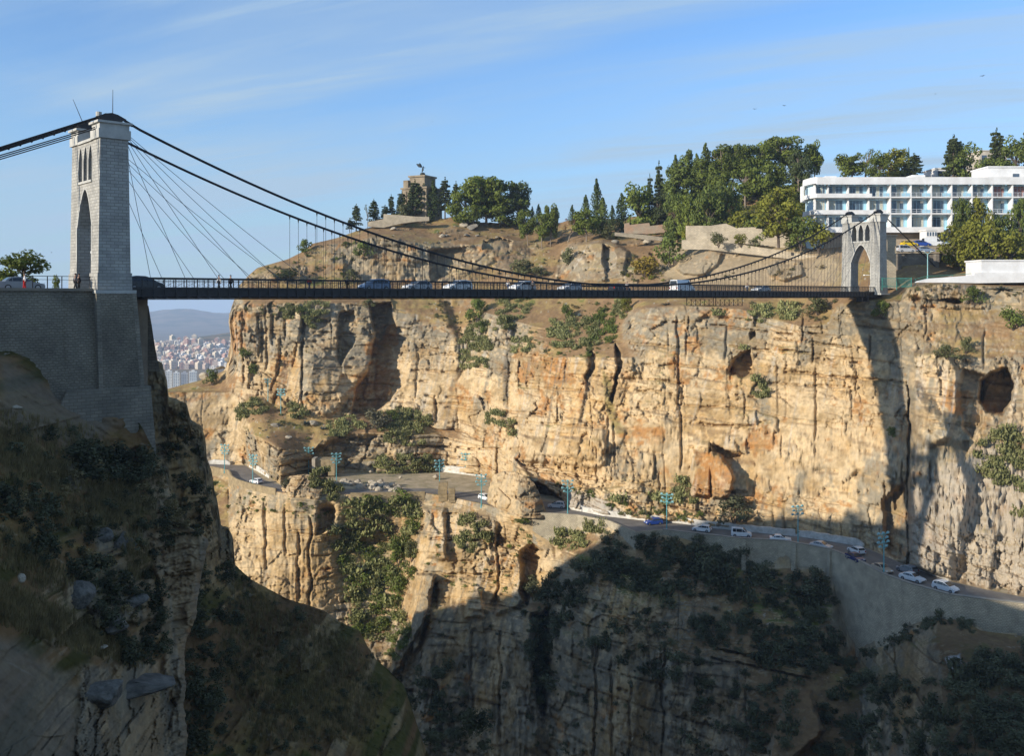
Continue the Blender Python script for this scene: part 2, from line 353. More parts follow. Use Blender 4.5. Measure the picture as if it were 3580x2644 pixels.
C3 = T("560,1372,296;700,1368,296;760,1366,296;800,1345,297;808,1300,296;830,1285,292;900,1265,288;1068,1250,283;1250,1250,286;1344,1250,287;1523,1250,283;1700,1250,272;1800,1250,261;1931,1250,248;2106,1250,236;2382,1250,227;2600,1250,221;2810,1250,213.5;3017,1250,206;3150,1250,200;3180,1250,194;3316,1250,188;3454,1250,186;3580,1250,183;3760,1260,178")
C4 = T("560,1371,300;640,1366,300;700,1335,304;760,1312,306;800,1295,303;810,1150,297;818,1075,293;850,1065,290;1000,1062,286;1200,1062,288;1344,1075,290;1523,1110,288;1600,1150,283;1700,1090,279;1800,1120,270;1950,1160,257;2100,1180,246;2180,1130,246;2250,1075,241;2382,1065,237;2600,1080,229;2700,1110,224;2800,1140,218;2900,1130,213;2960,1070,210;3040,1050,207;3150,1055,204;3180,1010,203;3316,990,202;3454,1000,199;3580,1010,195;3760,1020,189")
C5 = T("560,1370,310;700,1333,312;800,1293,312;808,1140,306;814,1045,300;835,1004,300;870,985,300;1000,985,299;1250,985,300;1500,985,302;1700,985,300;1900,985,290;2100,985,277;2300,985,262;2500,985,250;2700,985,240;2900,985,230;3000,1010,222;3100,1015,216;3180,1000,212;3316,982,216;3454,984,214;3580,985,212;3760,990,210")
C6 = T("560,1369,316;700,1332,318;800,1292,318;808,1139,311;814,1044,305;835,1003,304;870,966,304;900,941,306;1006,912,310;1052,892,311;1093,866,312;1176,850,312;1250,850,310;1290,830,306;1400,842,306;1500,862,307;1600,872,309;1700,852,315;1760,842,318;1850,870,318;1956,880,312;2000,862,300;2100,850,296;2200,880,290;2300,890,283;2400,905,270;2490,870,263;2600,870,262;2750,875,256;2900,868,246;3050,875,240;3140,880,238;3316,872,240;3580,862,244;3760,862,244")
C6b = T("560,1368,320;700,1331,322;800,1291,322;808,1138,315;814,1043,308;835,1002,307;870,964,306;900,939,308;1006,909,312;1052,888,314;1093,857,315;1176,840,317;1250,822,320;1290,808,322;1406,800,326;1498,805,328;1590,800,328;1682,810,330;1815,815,332;1956,818,330;2100,812,318;2300,815,306;2400,820,295;2490,800,288;2600,790,286;2750,800,275;2900,790,272;3140,790,272;3316,785,274;3760,780,276")
C7 = T("560,1367,322;700,1330,324;800,1290,324;808,1137,318;814,1042,312;835,1000,310;870,962,308;900,936,309;1006,906,314;1052,883,316;1093,851,318;1176,832,322;1250,805,328;1290,795,332;1406,777,336;1498,772,338;1590,753,338;1682,777,340;1815,777,342;1956,778,342;2021,764,338;2159,764,332;2300,745,326;2400,730,322;2500,712,318;2582,690,316;2674,660,318;2800,640,325;3000,628,330;3300,612,330;3580,600,330;3760,590,330")
FARG = [C0, C1, C2, C3, C4, C5, C6, C6b, C7]

cols = np.arange(450, 3880, STEP)
PX, PY, D = loft(cols, FARG, [54, 26, 66, 52, 30, 26, 18, 14], [0, 7, 9, 5, 4, 4, 7, 9, 3])
nr = PX.shape[0]
# crest: small irregularities of the skyline
PY[-1] += 3.5*fbm2(cols/22, cols*0, 4, 900) + 1.5
dxl = np.interp(PY, [960, 1040, 1080, 1130, 1170, 1200, 1250, 1290, 1330], [0, 5, -4, -9, -3, 3, 12, 18, 4]) + 7*fbm2(PY/16, PY*0, 3, 910)
PX = PX + dxl * np.where(PX > 803, np.exp(-np.maximum(PX-812, 0)/70), 0) * sst(PY, 1400, 1330) * sst(PY, 950, 1000)
V0 = world(PX, PY, D); N0 = normals(V0); nz = np.clip(N0[..., 2], 0, 1)
s = .79*V0[..., 0] - .614*V0[..., 1]; w = V0[..., 2] + .075*s
rockw = sst(nz, .80, .60)
yy = PY
# hand-placed rock and soil
ROCKP = [[(1985,850),(2030,838),(2110,838),(2150,850),(2195,880),(2180,960),(2100,985),(2000,990),(1935,985),(1945,930)],
         [(2368,905),(2400,872),(2470,872),(2520,885),(2505,930),(2460,962),(2390,958),(2365,940)],
         [(2680,930),(2720,905),(2800,915),(2810,960),(2740,985),(2690,965)],
         [(1255,845),(1300,820),(1400,835),(1500,850),(1600,865),(1700,845),(1800,838),(1790,880),(1700,930),(1600,965),(1500,990),(1260,990)],
         [(1150,850),(1240,845),(1245,935),(1160,920)], [(3170,985),(3300,985),(3450,1000),(3600,1005),(3600,1080),(3150,1080)],
         [(850,1000),(880,960),(1000,915),(1080,930),(1050,985),(860,990)]]
for p in ROCKP: rockw = np.maximum(rockw, pmask(PX, PY, p, 14))
oc = fbm2(s/7, w/3.0, 4, 930, .55); rockw = np.maximum(rockw, .9*sst(oc - .22*sst(PX, 2300, 2400), .16, .30)*sst(PY, 1000, 985)*sst(PX, 2960, 2900)*sst(PY, 775, 800))
SOILP = [[(1590,1050),(1690,1050),(1690,1120),(1640,1200),(1570,1160),(1480,1130),(1400,1085),(1480,1050)],
         [(1950,1050),(2180,1050),(2150,1120),(2060,1160),(1960,1140)], [(2680,1040),(2930,1040),(2890,1130),(2700,1120),(2600,1075)],
         [(860,1385),(950,1390),(1060,1452),(1240,1462),(1230,1520),(1100,1530),(1040,1565),(960,1555),(880,1500),(850,1430)],
         [(700,1340),(800,1295),(850,1345),(830,1368),(650,1368)]]
for p in SOILP: rockw *= 1 - .9*pmask(PX, PY, p, 26)
calm = np.maximum(pmask(PX, PY, [(2260,1180),(2950,1120),(3170,1200),(3170,1850),(2600,1830),(2260,1700)], 160), .7*pmask(PX, PY, [(1420,1120),(1650,1150),(1640,1480),(1460,1420)], 80)); calm = np.maximum(calm, 1.5*pmask(PX, PY, [(400,1368),(842,1370),(842,1630),(400,1630)], 14))
rd = rock_disp(s, w, D, 1, 1.0, .18, (PX-CX)/F*262*1.06)*(1 - .42*calm)
sd = soil_disp(V0[..., 0], V0[..., 1], 300)
dD = -(rockw * rd + (1-rockw) * sd)
# left flank of the cliff hangs together in upright ribs; big alcoves, buttresses, ledges, caves (metres away from the viewer)
x, y = PX, PY
xj = x + 7*fbm2(x/30, y/30, 3, 55); yj = y + 7*fbm2(x/30, y/30, 3, 56)
def ramp(a, b): return np.clip((x - a) / (b - a), 0, 1)
al1 = pmask(xj, yj, [(1190,1092),(1238,1085),(1252,1130),(1247,1185),(1222,1230),(1192,1275),(1180,1260),(1178,1180),(1184,1130)], 7)
al2 = pmask(xj, yj, [(1290,1062),(1366,1055),(1385,1140),(1446,1156),(1432,1300),(1400,1365),(1340,1420),(1280,1455),(1232,1450),(1238,1370),(1285,1310),(1312,1180)], 8)
lip = pmask(xj, yj, [(1200,1060),(1370,1045),(1380,1130),(1320,1150),(1290,1115),(1215,1090)], 8)
dD += 6.5*al1*(1 - .75*ramp(1180, 1250)) + al2*(12.0*(1 - ramp(1300, 1450))) - 2.0*lip
butt = pmask(xj, yj, [(1230,1110),(1310,1115),(1310,1190),(1290,1290),(1215,1390),(1180,1450),(1020,1455),(1060,1250),(1150,1180)], 40); dD -= 3.2*butt
g1 = pmask(xj, yj, [(1560,1060),(1700,1060),(1660,1160),(1640,1230),(1600,1330),(1630,1300)], 40); dD += 3.0*g1
rib = pmask(xj, yj, [(1640,1310),(1720,1150),(1760,1080),(1780,1200),(1760,1350),(1790,1480),(1720,1560),(1700,1480),(1650,1400)], 45); dD -= 2.6*rib
crev = pmask(xj, yj, [(2150,1200),(2172,1230),(2178,1270),(2160,1330),(2142,1410),(2130,1400),(2150,1330),(2158,1270)], 7); dD += 6*crev
crev2 = pmask(xj, yj, [(2055,1220),(2085,1240),(2080,1290),(2050,1340),(2042,1320),(2065,1280)], 7); dD += 4*crev2
dD -= 1.5*pmask(xj, yj, [(1800,1180),(2060,1180),(2055,1330),(2030,1480),(2110,1500),(2120,1560),(2100,1620),(1960,1600),(1820,1590),(1790,1400)], 25)
dD += 7.0*pmask(xj, yj, [(2545,1300),(2570,1250),(2620,1225),(2632,1262),(2636,1310),(2600,1322)], 8)       # cave in the middle face
dD += 3.0*pmask(xj, yj, [(2622,1165),(2640,1160),(2645,1180),(2625,1185)], 5)
for q, a in (([(2415,1580),(2455,1545),(2490,1545),(2480,1740),(2420,1730)], -3.4), ([(2485,1560),(2545,1620),(2570,1670),(2545,1735),(2490,1745)], -5.5)): dD += a*pmask(xj, yj, q, 10)
dD += 4.5*pmask(xj, yj, [(2480,1545),(2530,1575),(2590,1590),(2586,1600),(2520,1598),(2480,1580)], 8)
dD += 8.5*pmask(xj, yj, [(3430,1330),(3465,1300),(3520,1290),(3545,1340),(3535,1400),(3505,1450),(3450,1440),(3425,1400)], 12)*1.7  # cave on the right
dD += 4.0*pmask(xj, yj, [(3370,1290),(3440,1310),(3430,1480),(3400,1530),(3370,1500),(3350,1400)], 14)
dD -= 3.0*pmask(xj, yj, [(3190,1230),(3320,1235),(3350,1300),(3350,1420),(3320,1530),(3250,1560),(3190,1500)], 22)               # pillar
dD += 4.0*pmask(xj, yj, [(3280,1050),(3362,1046),(3366,1062),(3330,1064)], 6)                                                # slot under the slab
dD -= 1.6*pmask(xj, yj, [(3180,985),(3400,1000),(3400,1045),(3240,1055),(3170,1030)], 14)
dD -= 4.5*pmask(xj, yj, [(3190,1340),(3200,1500),(3185,1700),(3170,1900),(3200,2010),(3330,2020),(3400,1700),(3330,1500)], 60)
dD += 5.0*pmask(xj, yj, [(3090,1750),(3165,1690),(3178,1900),(3150,1960),(3100,1920)], 20)                                      # dark notch
dD -= 2.2*pmask(xj, yj, ROCKP[0], 12) + 1.5*pmask(xj, yj, ROCKP[1], 12) + 1.5*pmask(xj, yj, ROCKP[2], 12)
dD += 7.0*pmask(xj, yj, [(2108,858),(2140,868),(2152,900),(2148,935),(2120,952),(2106,920)], 5)*(1 - .8*ramp(2108, 2155))
dD += 9.0*pmask(xj, yj, [(1500,872),(1560,868),(1650,862),(1700,850),(1690,880),(1640,930),(1560,965),(1510,985)], 8)*(1 - .9*ramp(1500, 1690))
dD += 5.0*pmask(xj, yj, [(1690,842),(1740,832),(1790,845),(1780,870),(1730,880),(1690,870)], 8)
dD += 3.5*pmask(xj, yj, [(2270,885),(2315,890),(2310,920),(2270,970),(2262,955),(2290,920)], 8)
# tunnel mouth in the road bend, overhanging strata above it
dD += 13*pmask(xj, yj, [(1858,1690),(1880,1685),(1935,1720),(1972,1755),(1976,1790),(1900,1790),(1850,1760)], 8)
over = pmask(xj, yj, [(1800,1600),(1960,1606),(2110,1640),(2130,1560),(2126,1630),(2090,1650),(1960,1625),(1830,1612)], 8)
dD += 2.2*pmask(xj, yj, [(1800,1606),(2110,1646),(2180,1700),(2120,1712),(1960,1690),(1850,1660)], 10)
dD -= 2.0*pmask(xj, yj, [(1830,1530),(2090,1535),(2130,1560),(2120,1620),(2080,1640),(1960,1622),(1830,1606)], 14)
for a, b, c_, d_, t_ in ((1890,1478,2125,1500,2.0),(1690,1372,1740,1390,1.4),(1800,1350,2040,1366,1.3),(2160,1560,2330,1592,1.4),(2740,1300,3180,1340,1.6),(1550,1425,1690,1440,1.3),(1820,1622,2090,1660,1.8),(1830,1640,2100,1682,1.4),(1780,1480,1900,1482,1.0),(1560,1492,1720,1548,1.5),(1600,1470,1720,1520,1.2)):
    yl = b + (d_-b)*(x-a)/(c_-a); dD += t_*sst(np.abs(yj-yl), 6, 1)*sst(x, a-5, a+15)*sst(x, c_+5, c_-15)
for a, b, c_, t_ in ((1060,1080,1440,2.2),(850,1080,1350,1.2),(930,1070,1300,1.4),(1000,1070,1200,1.0),(2372,1100,1440,1.5),(2384,1330,1650,1.3),(2540,1130,1260,1.0),(2852,1280,1560,.9),(3176,1330,2000,3.2),(3440,1150,1290,1.2),(1525,1380,1480,1.6),(2123,1450,1630,1.6),(1735,1560,1700,1.5),(2150,1470,1640,1.2),(1640,1150,1320,1.6),(1460,1180,1380,.8)):
    dl = np.abs(x - a - 10*fbm2(y/60, y*0, 3, int(a))); dD += t_*sst(dl, 7, 1)*sst(y, b-10, b+25)*sst(y, c_+10, c_-25)
br_ = random.Random(5)
for i in range(64):                          # open bedding joints, dipping gently to the right, and short cross joints
    a = br_.uniform(1150, 3150); b = br_.uniform(1120, 1720); L = br_.uniform(90, 430)*(1 if i % 2 else .6); c_ = a + L; d_ = b + L*br_.uniform(.03, .12)*(1 if a > 1450 else .4); t_ = br_.uniform(.7, 1.7)
    yl = b + (d_-b)*(x-a)/(c_-a) + 5*fbm2(x/40, x*0, 3, 500+i); dD += t_*sst(np.abs(y-yl), 5.0, 1.2)*sst(x, a-5, a+25)*sst(x, c_+5, c_-25)*sst(fbm2(x/26, y/26, 2, 560+i), -.45, -.1)
    if i % 2: xa = c_ - 6; dl = np.abs(x - xa - 5*fbm2(y/25, y*0, 3, 600+i)); dD += .9*t_*sst(dl, 5, 1.2)*sst(y, b-70*br_.random()-20, b)*sst(y, d_+30+50*br_.random(), d_)
    if i % 4 == 0: dD -= .9*pmask(xj, yj, [(a, b-4), (c_, d_-4), (c_-4, d_-50), (a+L*.5, (b+d_)/2-70), (a+4, b-46)], 5)
# rocky ledge face left of the tunnel portal: rounded blocks
lf = pmask(x, y, [(850,1500),(980,1570),(1110,1600),(1160,1520),(1540,1520),(1540,1650),(1100,1660),(980,1690),(850,1625)], 10)
o4, l4, b4 = blocks(s, w, 3.2, 3.6, 77); dD -= lf*(1.0*o4 - .9*sst(l4, .12, 0) - .8*sst(b4, .12, 0))
dD += 5*pmask(xj, yj, [(1085,1580),(1160,1540),(1300,1530),(1290,1570),(1200,1640),(1110,1650)], 12)*(1 - .7*ramp(1085, 1300))
o5, l5, b5 = blocks(s, w, 5.5, 7.5, 78); lu = pmask(x, y, [(815,1050),(1060,1060),(1070,1440),(960,1420),(850,1370)], 20); dD -= lu*(1.1*o5 - 1.2*sst(b5, .1, 0))
dD = np.where(PY > C0[1].min() - 400, dD, dD)
# stitch: no offset at the very foot (the road passes there), little at the crest
fz = np.ones(nr); fz[:4] = (0, .3, .6, .85); dD *= fz[:, None]
fz2 = np.ones(nr); fz2[-5:] = (.8, .6, .4, .3, .2); dD *= fz2[:, None]
D1 = D + dD
# the skyline's far side
bx = [PX, PX[-1:], PX[-1:], PX[-1:]]
V = world(PX, PY, D1); top = V[-1]
ext = [top + np.stack([0*top[:, 0], 0*top[:, 0] + a, 0*top[:, 0] - b], -1) for a, b in ((6, 1.2), (18, 5), (45, 22), (70, 60))]
N = normals(V); nzv = np.clip(N[..., 2], 0, 1)
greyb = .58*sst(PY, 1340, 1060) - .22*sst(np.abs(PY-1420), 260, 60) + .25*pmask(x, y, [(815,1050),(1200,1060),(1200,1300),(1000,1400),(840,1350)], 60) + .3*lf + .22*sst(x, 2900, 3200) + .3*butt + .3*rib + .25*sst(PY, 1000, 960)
rustb = np.full(PX.shape, -.02) + .0*x
for q, a in (([(806,1100),(860,1080),(860,1230),(812,1240)], .6), ([(940,1260),(1010,1270),(1020,1420),(950,1420)], .40), ([(1300,1150),(1390,1130),(1400,1300),(1340,1420),(1240,1450),(1240,1370)], .55),
             ([(1800,1220),(1940,1240),(2060,1230),(2060,1340),(1930,1350),(1810,1330)], .42), ([(1880,1360),(1930,1340),(1930,1440),(1890,1440)], .4), ([(1940,1370),(2040,1380),(2040,1450),(1950,1440)], .35), ([(2395,1150),(2470,1160),(2460,1240),(2400,1240)], .45), ([(2330,1230),(2380,1240),(2380,1440),(2340,1440)], .4), ([(2210,1490),(2330,1500),(2330,1560),(2220,1560)], .4),
             ([(2415,1555),(2570,1620),(2550,1745),(2420,1730)], .55), ([(2640,1410),(2760,1450),(2740,1560),(2600,1560)], .38), ([(2560,1480),(2660,1540),(2640,1620),(2560,1600)], .25), ([(1700,1380),(1740,1380),(1740,1480)], .3)):
    rustb += a*pmask(xj, yj, q, 30)
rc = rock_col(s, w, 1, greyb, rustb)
rc = mix(rc, DARK*1.1, .75*pmask(x, y, [(1765,1240),(1782,1300),(1776,1400),(1760,1420),(1758,1330)], 8))
rc = mix(rc, np.array([.20,.17,.06]), .7*pmask(xj, yj, [(2100,1290),(2135,1330),(2150,1440),(2190,1520),(2150,1520),(2120,1440)], 14))
rc = mix(rc, np.array([.42,.36,.28]), .75*pmask(x, y, [(3180,1700),(3420,1560),(3600,1600),(3600,2080),(3440,2060),(3190,1980)], 60))
rc = mix(rc, np.array([.36,.33,.28]), .8*pmask(x, y, [(1980,1705),(2080,1730),(2180,1790),(2180,1812),(1985,1775)], 14))
sc_ = soil_col(PX, PY, V, 310, -.15 + .3*pmask(x, y, [(1160,850),(1290,830),(1270,900),(1170,930)], 30) + .35*pmask(x, y, [(2150,1050),(2210,1050),(2190,1120),(2100,1130)], 30) + .25*pmask(x, y, [(2200,880),(2330,880),(2330,985),(2150,985)], 40)
                + .45*sst(x, 2330, 2450)*sst(PY, 860, 820))
sc_ = mix(sc_, np.array([.40,.315,.20])*(1+.25*fbm2(s/1.5, w/1.2, 4, 940))[..., None], .75*pmask(xj, yj, [(2330,860),(2480,850),(2940,880),(2940,1000),(2400,1000),(2300,960)], 60))
rw2 = np.clip(rockw + .75*sst(nzv, .55, .3)*sst(fbm2(V[..., 0]/2, V[..., 2]/2, 3, 321), -.3, .2) - .6*sst(nzv, .62, .85), 0, 1)
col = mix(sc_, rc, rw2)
# whitewashed kerb wall painted on the rock foot is a separate object; roadside verge stays soil
Vall = np.concatenate([V] + [e[None] for e in ext]); Call = np.concatenate([col] + [col[-1:]] * 4)
ci = np.searchsorted(cols, 566)
cut = 54 + 26 + 66 + 52 + 30                                        # rows up to C5: the cliff; above: the hillside
grid_mesh("cliff", Vall[:cut+1], Call[:cut+1], TM); grid_mesh("hillside", Vall[cut:], Call[cut:], TM)
FAR = (cols, PY, D1)
def on_far(px, py):                          # the point of the far side that the direction (px, py) meets
    c, py_, d_ = FAR; i = int(np.clip(round((px - c[0]) / STEP), 0, len(c)-1)); col_ = py_[:, i]
    return P(px, py, float(np.interp(-py, -col_, d_[:, i])))

# ---- lower gorge wall, from the road's outer edge down
L0 = foot("560,1634;745,1640;800,1653;806,1672;828,1686;874,1699;961,1718;1010,1724;1100,1733;1200,1728;1270,1728;1482,1723;1560,1735;1620,1747;1700,1765;1821,1797;2005,1805;2129,1828;2221,1868;2317,1860;2450,1875;2580,1890;2741,1899;2902,1929;2994,1966;3086,2016;3178,2049;3316,2088;3454,2106;3580,2120;3760,2150")
def l0d(px): return float(np.interp(px, L0[0], L0[2]))
wb = "560,1655;745,1662;800,1680;828,1706;874,1722;961,1745;1010,1745;1100,1750;1200,1745;1240,1752;1300,1758;1482,1755;1560,1752;1620,1765;1700,1783;1821,1820;1870,1870;1940,1915;2041,1872;2120,1850;2180,1885;2221,1928;2270,1900;2300,1884;2420,1896;2500,1930;2580,1985;2700,1990;2780,1985;2860,1995;2910,2032;2935,2140;2970,2250;2995,2300;3060,2265;3180,2202;3280,2162;3360,2166;3430,2206;3580,2226;3760,2242"
a = np.array([[float(q) for q in t.split(',')] for t in wb.split(';')])
L1 = (a[:, 0], a[:, 1], np.interp(a[:, 0], L0[0], L0[2]) - .55)
WALLBASE = (a[:, 0], a[:, 1])
L2 = T("560,1900,246;745,1900,245;874,1900,242;961,1900,239;1060,1900,238;1140,1900,238;1180,1900,243;1300,1900,245;1400,1900,243;1470,1900,236;1500,1900,232;1600,1900,229;1700,1900,227;1800,1950,224;1900,1985,214;2041,1990,202;2221,2020,194;2400,2050,192;2580,2090,187;2741,2120,184;2860,2150,180;2935,2250,176.5;2995,2345,174;3100,2320,164;3280,2270,150;3430,2275,147;3580,2295,144;3760,2300,141")
L3 = T("560,2200,240;874,2200,233;1060,2200,229;1200,2250,231;1300,2280,230;1370,2330,228;1440,2330,222;1480,2280,217;1600,2220,220;1700,2210,217;1800,2210,211;1900,2230,205;2041,2240,195;2221,2260,185;2400,2290,181;2580,2310,177;2741,2340,174;2860,2370,170;2935,2410,168;2995,2450,167;3100,2420,157;3280,2390,145;3430,2390,140;3580,2410,136;3760,2410,133")
L4 = T("560,2720,226;1000,2720,218;1300,2720,212;1480,2720,206;1600,2720,207;1800,2720,199;2000,2720,187;2221,2720,175;2400,2720,168;2580,2720,161;2741,2720,155;2900,2720,150;3100,2720,141;3280,2720,131;3580,2720,122;3760,2720,118")
L5 = T("560,2950,220;1000,2950,214;1480,2950,202;2000,2950,182;2580,2950,150;3100,2950,128;3760,2950,104")
L6 = T("560,4200,215;1480,4200,190;2580,4200,135;3760,4200,95")
cols = np.arange(520, 3880, STEP)
PX, PY, D = loft(cols, [L6, L5, L4, L3, L2, L1, (L0[0], L0[1]+1, L0[2]-.02), (L0[0], L0[1]-1.2, L0[2]+1.2)], [8, 10, 110, 110, 90, 8, 2], [20, 20, 20, 16, 10, 0, 0, 0])
V0 = world(PX, PY, D); nz = np.clip(normals(V0)[..., 2], 0, 1)
s = .79*V0[..., 0] - .614*V0[..., 1]; w = V0[..., 2] - .05*s
x, y = PX, PY; xj = x + 8*fbm2(x/30, y/30, 3, 155); yj = y + 8*fbm2(x/30, y/30, 3, 156)
fl = .35 + .85*pmask(x, y, [(640,1700),(1160,1760),(1200,2300),(640,2300)], 60) + .6*pmask(x, y, [(1400,2250),(2400,2250),(2400,2800),(1400,2800)], 120)
rd = rock_disp(s, w, D, 5, 1.0, fl, (PX-CX)/F*235*1.06)*(1 - .38*pmask(PX, PY, [(740,1760),(1120,1790),(1190,2200),(740,2200)], 50))
veg = np.zeros_like(x)
for q in ([(1180,1790),(1260,1740),(1450,1740),(1478,1790),(1450,1950),(1440,2080),(1380,2180),(1340,2300),(1240,2230),(1200,2080),(1160,1950),(1170,1860)], [(2130,1880),(2250,1860),(2600,1950),(2900,2040),(2960,2230),(2700,2180),(2500,2100),(2250,2100),(2050,2060)],
          [(1840,2240),(1960,2120),(2080,1960),(2110,1900),(2060,1880),(1960,2000),(1850,2100)], [(2960,2330),(3300,2200),(3440,2230),(3600,2260),(3600,2600),(3200,2560),(2980,2400)]):
    veg = np.maximum(veg, pmask(xj, yj, q, 50))
rockw = np.clip(sst(nz, .88, .62) * (1 - .55*veg), 0.12, 1)
dD = -(rockw*rd + (1-rockw)*1.5*soil_disp(V0[..., 0], V0[..., 1] + V0[..., 2], 400))
def butt(q, a, soft=20):
    global dD
    dD -= a*pmask(xj, yj, q, soft)
butt([(1485,1780),(1560,1770),(1560,1960),(1490,1950)], 3, 20); butt([(1455,2010),(1515,2010),(1508,2110),(1500,2140),(1400,2330),(1365,2370),(1385,2250),(1440,2150)], 5, 12)
butt([(1605,1800),(1735,1800),(1740,2080),(1700,2140),(1600,2120)], 2.5, 20); butt([(1735,1910),(1830,1930),(1830,2110),(1740,2150)], 3.5, 14); butt([(1630,2070),(1680,2070),(1690,2160),(1630,2160)], 4, 10)
butt([(1440,2140),(1490,2140),(1470,2260),(1445,2280)], 4, 8); butt([(1505,2110),(1900,2130),(1880,2700),(1500,2700),(1450,2500)], 4, 40)
butt([(1960,2210),(2080,2240),(2240,2360),(2220,2700),(1960,2700)], 3, 40); butt([(2340,2260),(2420,2300),(2440,2700),(2320,2700)], 4, 30); butt([(2760,2430),(2830,2420),(2880,2560),(2700,2720),(2660,2720)], 6, 20)
butt([(1100,1690),(1180,1700),(1160,1780),(1090,1790),(1000,1740)], -2.5, 20)
dD += 5*pmask(xj, yj, [(1115,1760),(1175,1760),(1170,1850),(1110,1870)], 12) + 3*pmask(xj, yj, [(1500,2060),(1530,2040),(1530,2130),(1500,2130)], 8) + 6*pmask(xj, yj, [(1820,1930),(1860,1900),(1900,1930),(1870,2040),(1840,2120),(1822,2080)], 14)
dD += 5*pmask(xj, yj, [(1860,2150),(1920,2130),(1930,2350),(1900,2500),(1860,2400)], 26)
for a, b, c_, t_ in ((1085,1800,2150,1.6),(1045,1850,2100,1.0),(930,1740,2000,1.2),(1000,1760,1950,1.0),(1740,1850,2120,2.4),(1560,1800,1950,1.5),(2080,2250,2650,1.5),(2140,2300,2650,1.2),(2200,2350,2650,1.2),(2320,2280,2650,1.8),(1650,2200,2500,1.2),(1750,2200,2600,1.4)):
    dl = np.abs(x - a - 12*fbm2(y/60, y*0, 3, int(a))); dD += t_*sst(dl, 8, 1)*sst(y, b-10, b+25)*sst(y, c_+10, c_-25)
for a, b, c_, d_, t_ in ((1480,2004,1730,2010,1.5),(1500,1885,1730,1890,1.2),(2500,2270,2860,2340,1.6),(2480,2300,2840,2375,1.4),(2640,2250,2940,2330,1.2)):
    yl = b + (d_-b)*(x-a)/(c_-a); dD += t_*sst(np.abs(yj-yl), 7, 1)*sst(x, a-5, a+15)*sst(x, c_+5, c_-15)
nr = PX.shape[0]; fz = np.ones(nr); fz[-12:] = np.linspace(.8, 0, 12)**1.5; dD *= fz[:, None]
wallc = sst(x, 1850, 1900); dD = np.where((y < np.interp(x, *WALLBASE) + 3), np.clip(dD, -.0, .0), dD)
tb = sst(y, np.interp(x, *WALLBASE), np.interp(x, *WALLBASE) + 50); dD *= np.where(x > 1860, tb, np.maximum(tb, .25))
D1 = D + dD; V = world(PX, PY, D1); nzv = np.clip(normals(V)[..., 2], 0, 1)
rustb = np.full(x.shape, -.10) + .32*pmask(x, y, [(1010,1830),(1130,1830),(1180,2150),(1060,2150)], 60)
greyb = .30*sst(y, 1830, 1730) - .25*pmask(x, y, [(800,1850),(1180,1850),(1180,2200),(800,2200)], 80) + .34*sst(y + .25*(x-1500)*sst(x, 1480, 1560), 2090, 2230)  # last term greys the low rock, putting the gorge shade into its colour
rc = rock_col(s, w, 5, greyb, rustb); sc_ = soil_col(PX, PY, V, 410, -.05 + .35*veg)
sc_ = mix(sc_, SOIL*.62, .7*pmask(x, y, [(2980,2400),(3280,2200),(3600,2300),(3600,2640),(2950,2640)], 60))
rw2 = np.clip(rockw*1.15 + .5*sst(nzv, .6, .35) - .55*sst(nzv, .6, .8), 0, 1)
col = mix(sc_, rc, rw2)
col = mix(col, np.array([.44,.42,.38]), .9*pmask(xj, yj, [(3300,2300),(3350,2290),(3368,2350),(3320,2352)], 8))
col = col*(1 - .22*sst(y, 2120, 2300))[..., None]  # lowest part darkened further, shade carried by the colour
col = mix(col, np.array([.36,.28,.17]), .85*pmask(xj, yj, [(1830,1815),(2110,1835),(2040,1868),(1940,1915),(1900,1880)], 16))
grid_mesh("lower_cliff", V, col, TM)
LOW = (cols, PY, D1)
def on_low(px, py):
    c, py_, d_ = LOW; i = int(np.clip(round((px - c[0]) / STEP), 0, len(c)-1)); col_ = py_[:, i]
    return P(px, py, float(np.interp(-py, -col_, d_[:, i])))

# ---- our side: spur and gorge wall behind the pier
S_ = T("330,1275,111;470,1270,112;540,1256,113;566,1266,114;584,1330,114;589,1385,115;640,1405,116;653,1412,116;667,1467,117;704,1490,118;720,1541,119;722,1600,120;740,1647,121;750,1716,122;759,1746,122;773,1838,123;798,1843,125;815,1884,126;822,1976,126;874,2024,126;1000,2093,125;1129,2134,124;1189,2176,124;1258,2208,124;1285,2262,124;1318,2309,123;1377,2364,123;1410,2394,122;1440,2480,121;1480,2600,120;1520,2700,119;1560,2790,118")
M_ = T("330,1880,108;566,1930,112;720,1960,116;822,1990,124;874,2042,124;1000,2150,121;1258,2300,119;1400,2430,119;1480,2640,118;1560,2800,117")
B_ = T("330,2760,88;566,2760,90;720,2760,93;900,2760,95;1129,2760,98;1300,2760,101;1400,2790,105;1560,2840,114")
B2 = T("330,3600,78;900,3600,84;1300,3600,92;1560,3600,105")
cols = np.arange(330, 1562, STEP)
PX, PY, D = loft(cols, [B2, B_, M_, S_], [12, 190, 130])
V0 = world(PX, PY, D); nz = np.clip(normals(V0)[..., 2], 0, 1); x, y = PX, PY
s = .6*V0[..., 0] + .8*V0[..., 1]; w = V0[..., 2]
rockw = np.maximum(sst(nz, .75, .5), sst(x, 850, 780)*sst(y, 2010, 1950))
rockw *= sst(y, 2120, 2000)
fx = facet(V0[..., 0], V0[..., 2], 2.2, 1.5, 520)[0]*sst(fbm2(V0[..., 0]/5, V0[..., 2]/4, 3, 521), -.05, .25)
dD = -(rockw*.62*rock_disp(s*2.0, w*2.0, D, 21, 1.0, .3) + (1-rockw)*(1.3*soil_disp(V0[..., 0], V0[..., 1]+V0[..., 2], 500) + .5*fbm2(V0[..., 0]/.8, V0[..., 2]/.8, 4, 505, .6) + .7*fx))
nr = PX.shape[0]; fz = np.ones(nr); fz[-8:] = np.linspace(.9, .25, 8); dD *= fz[:, None]
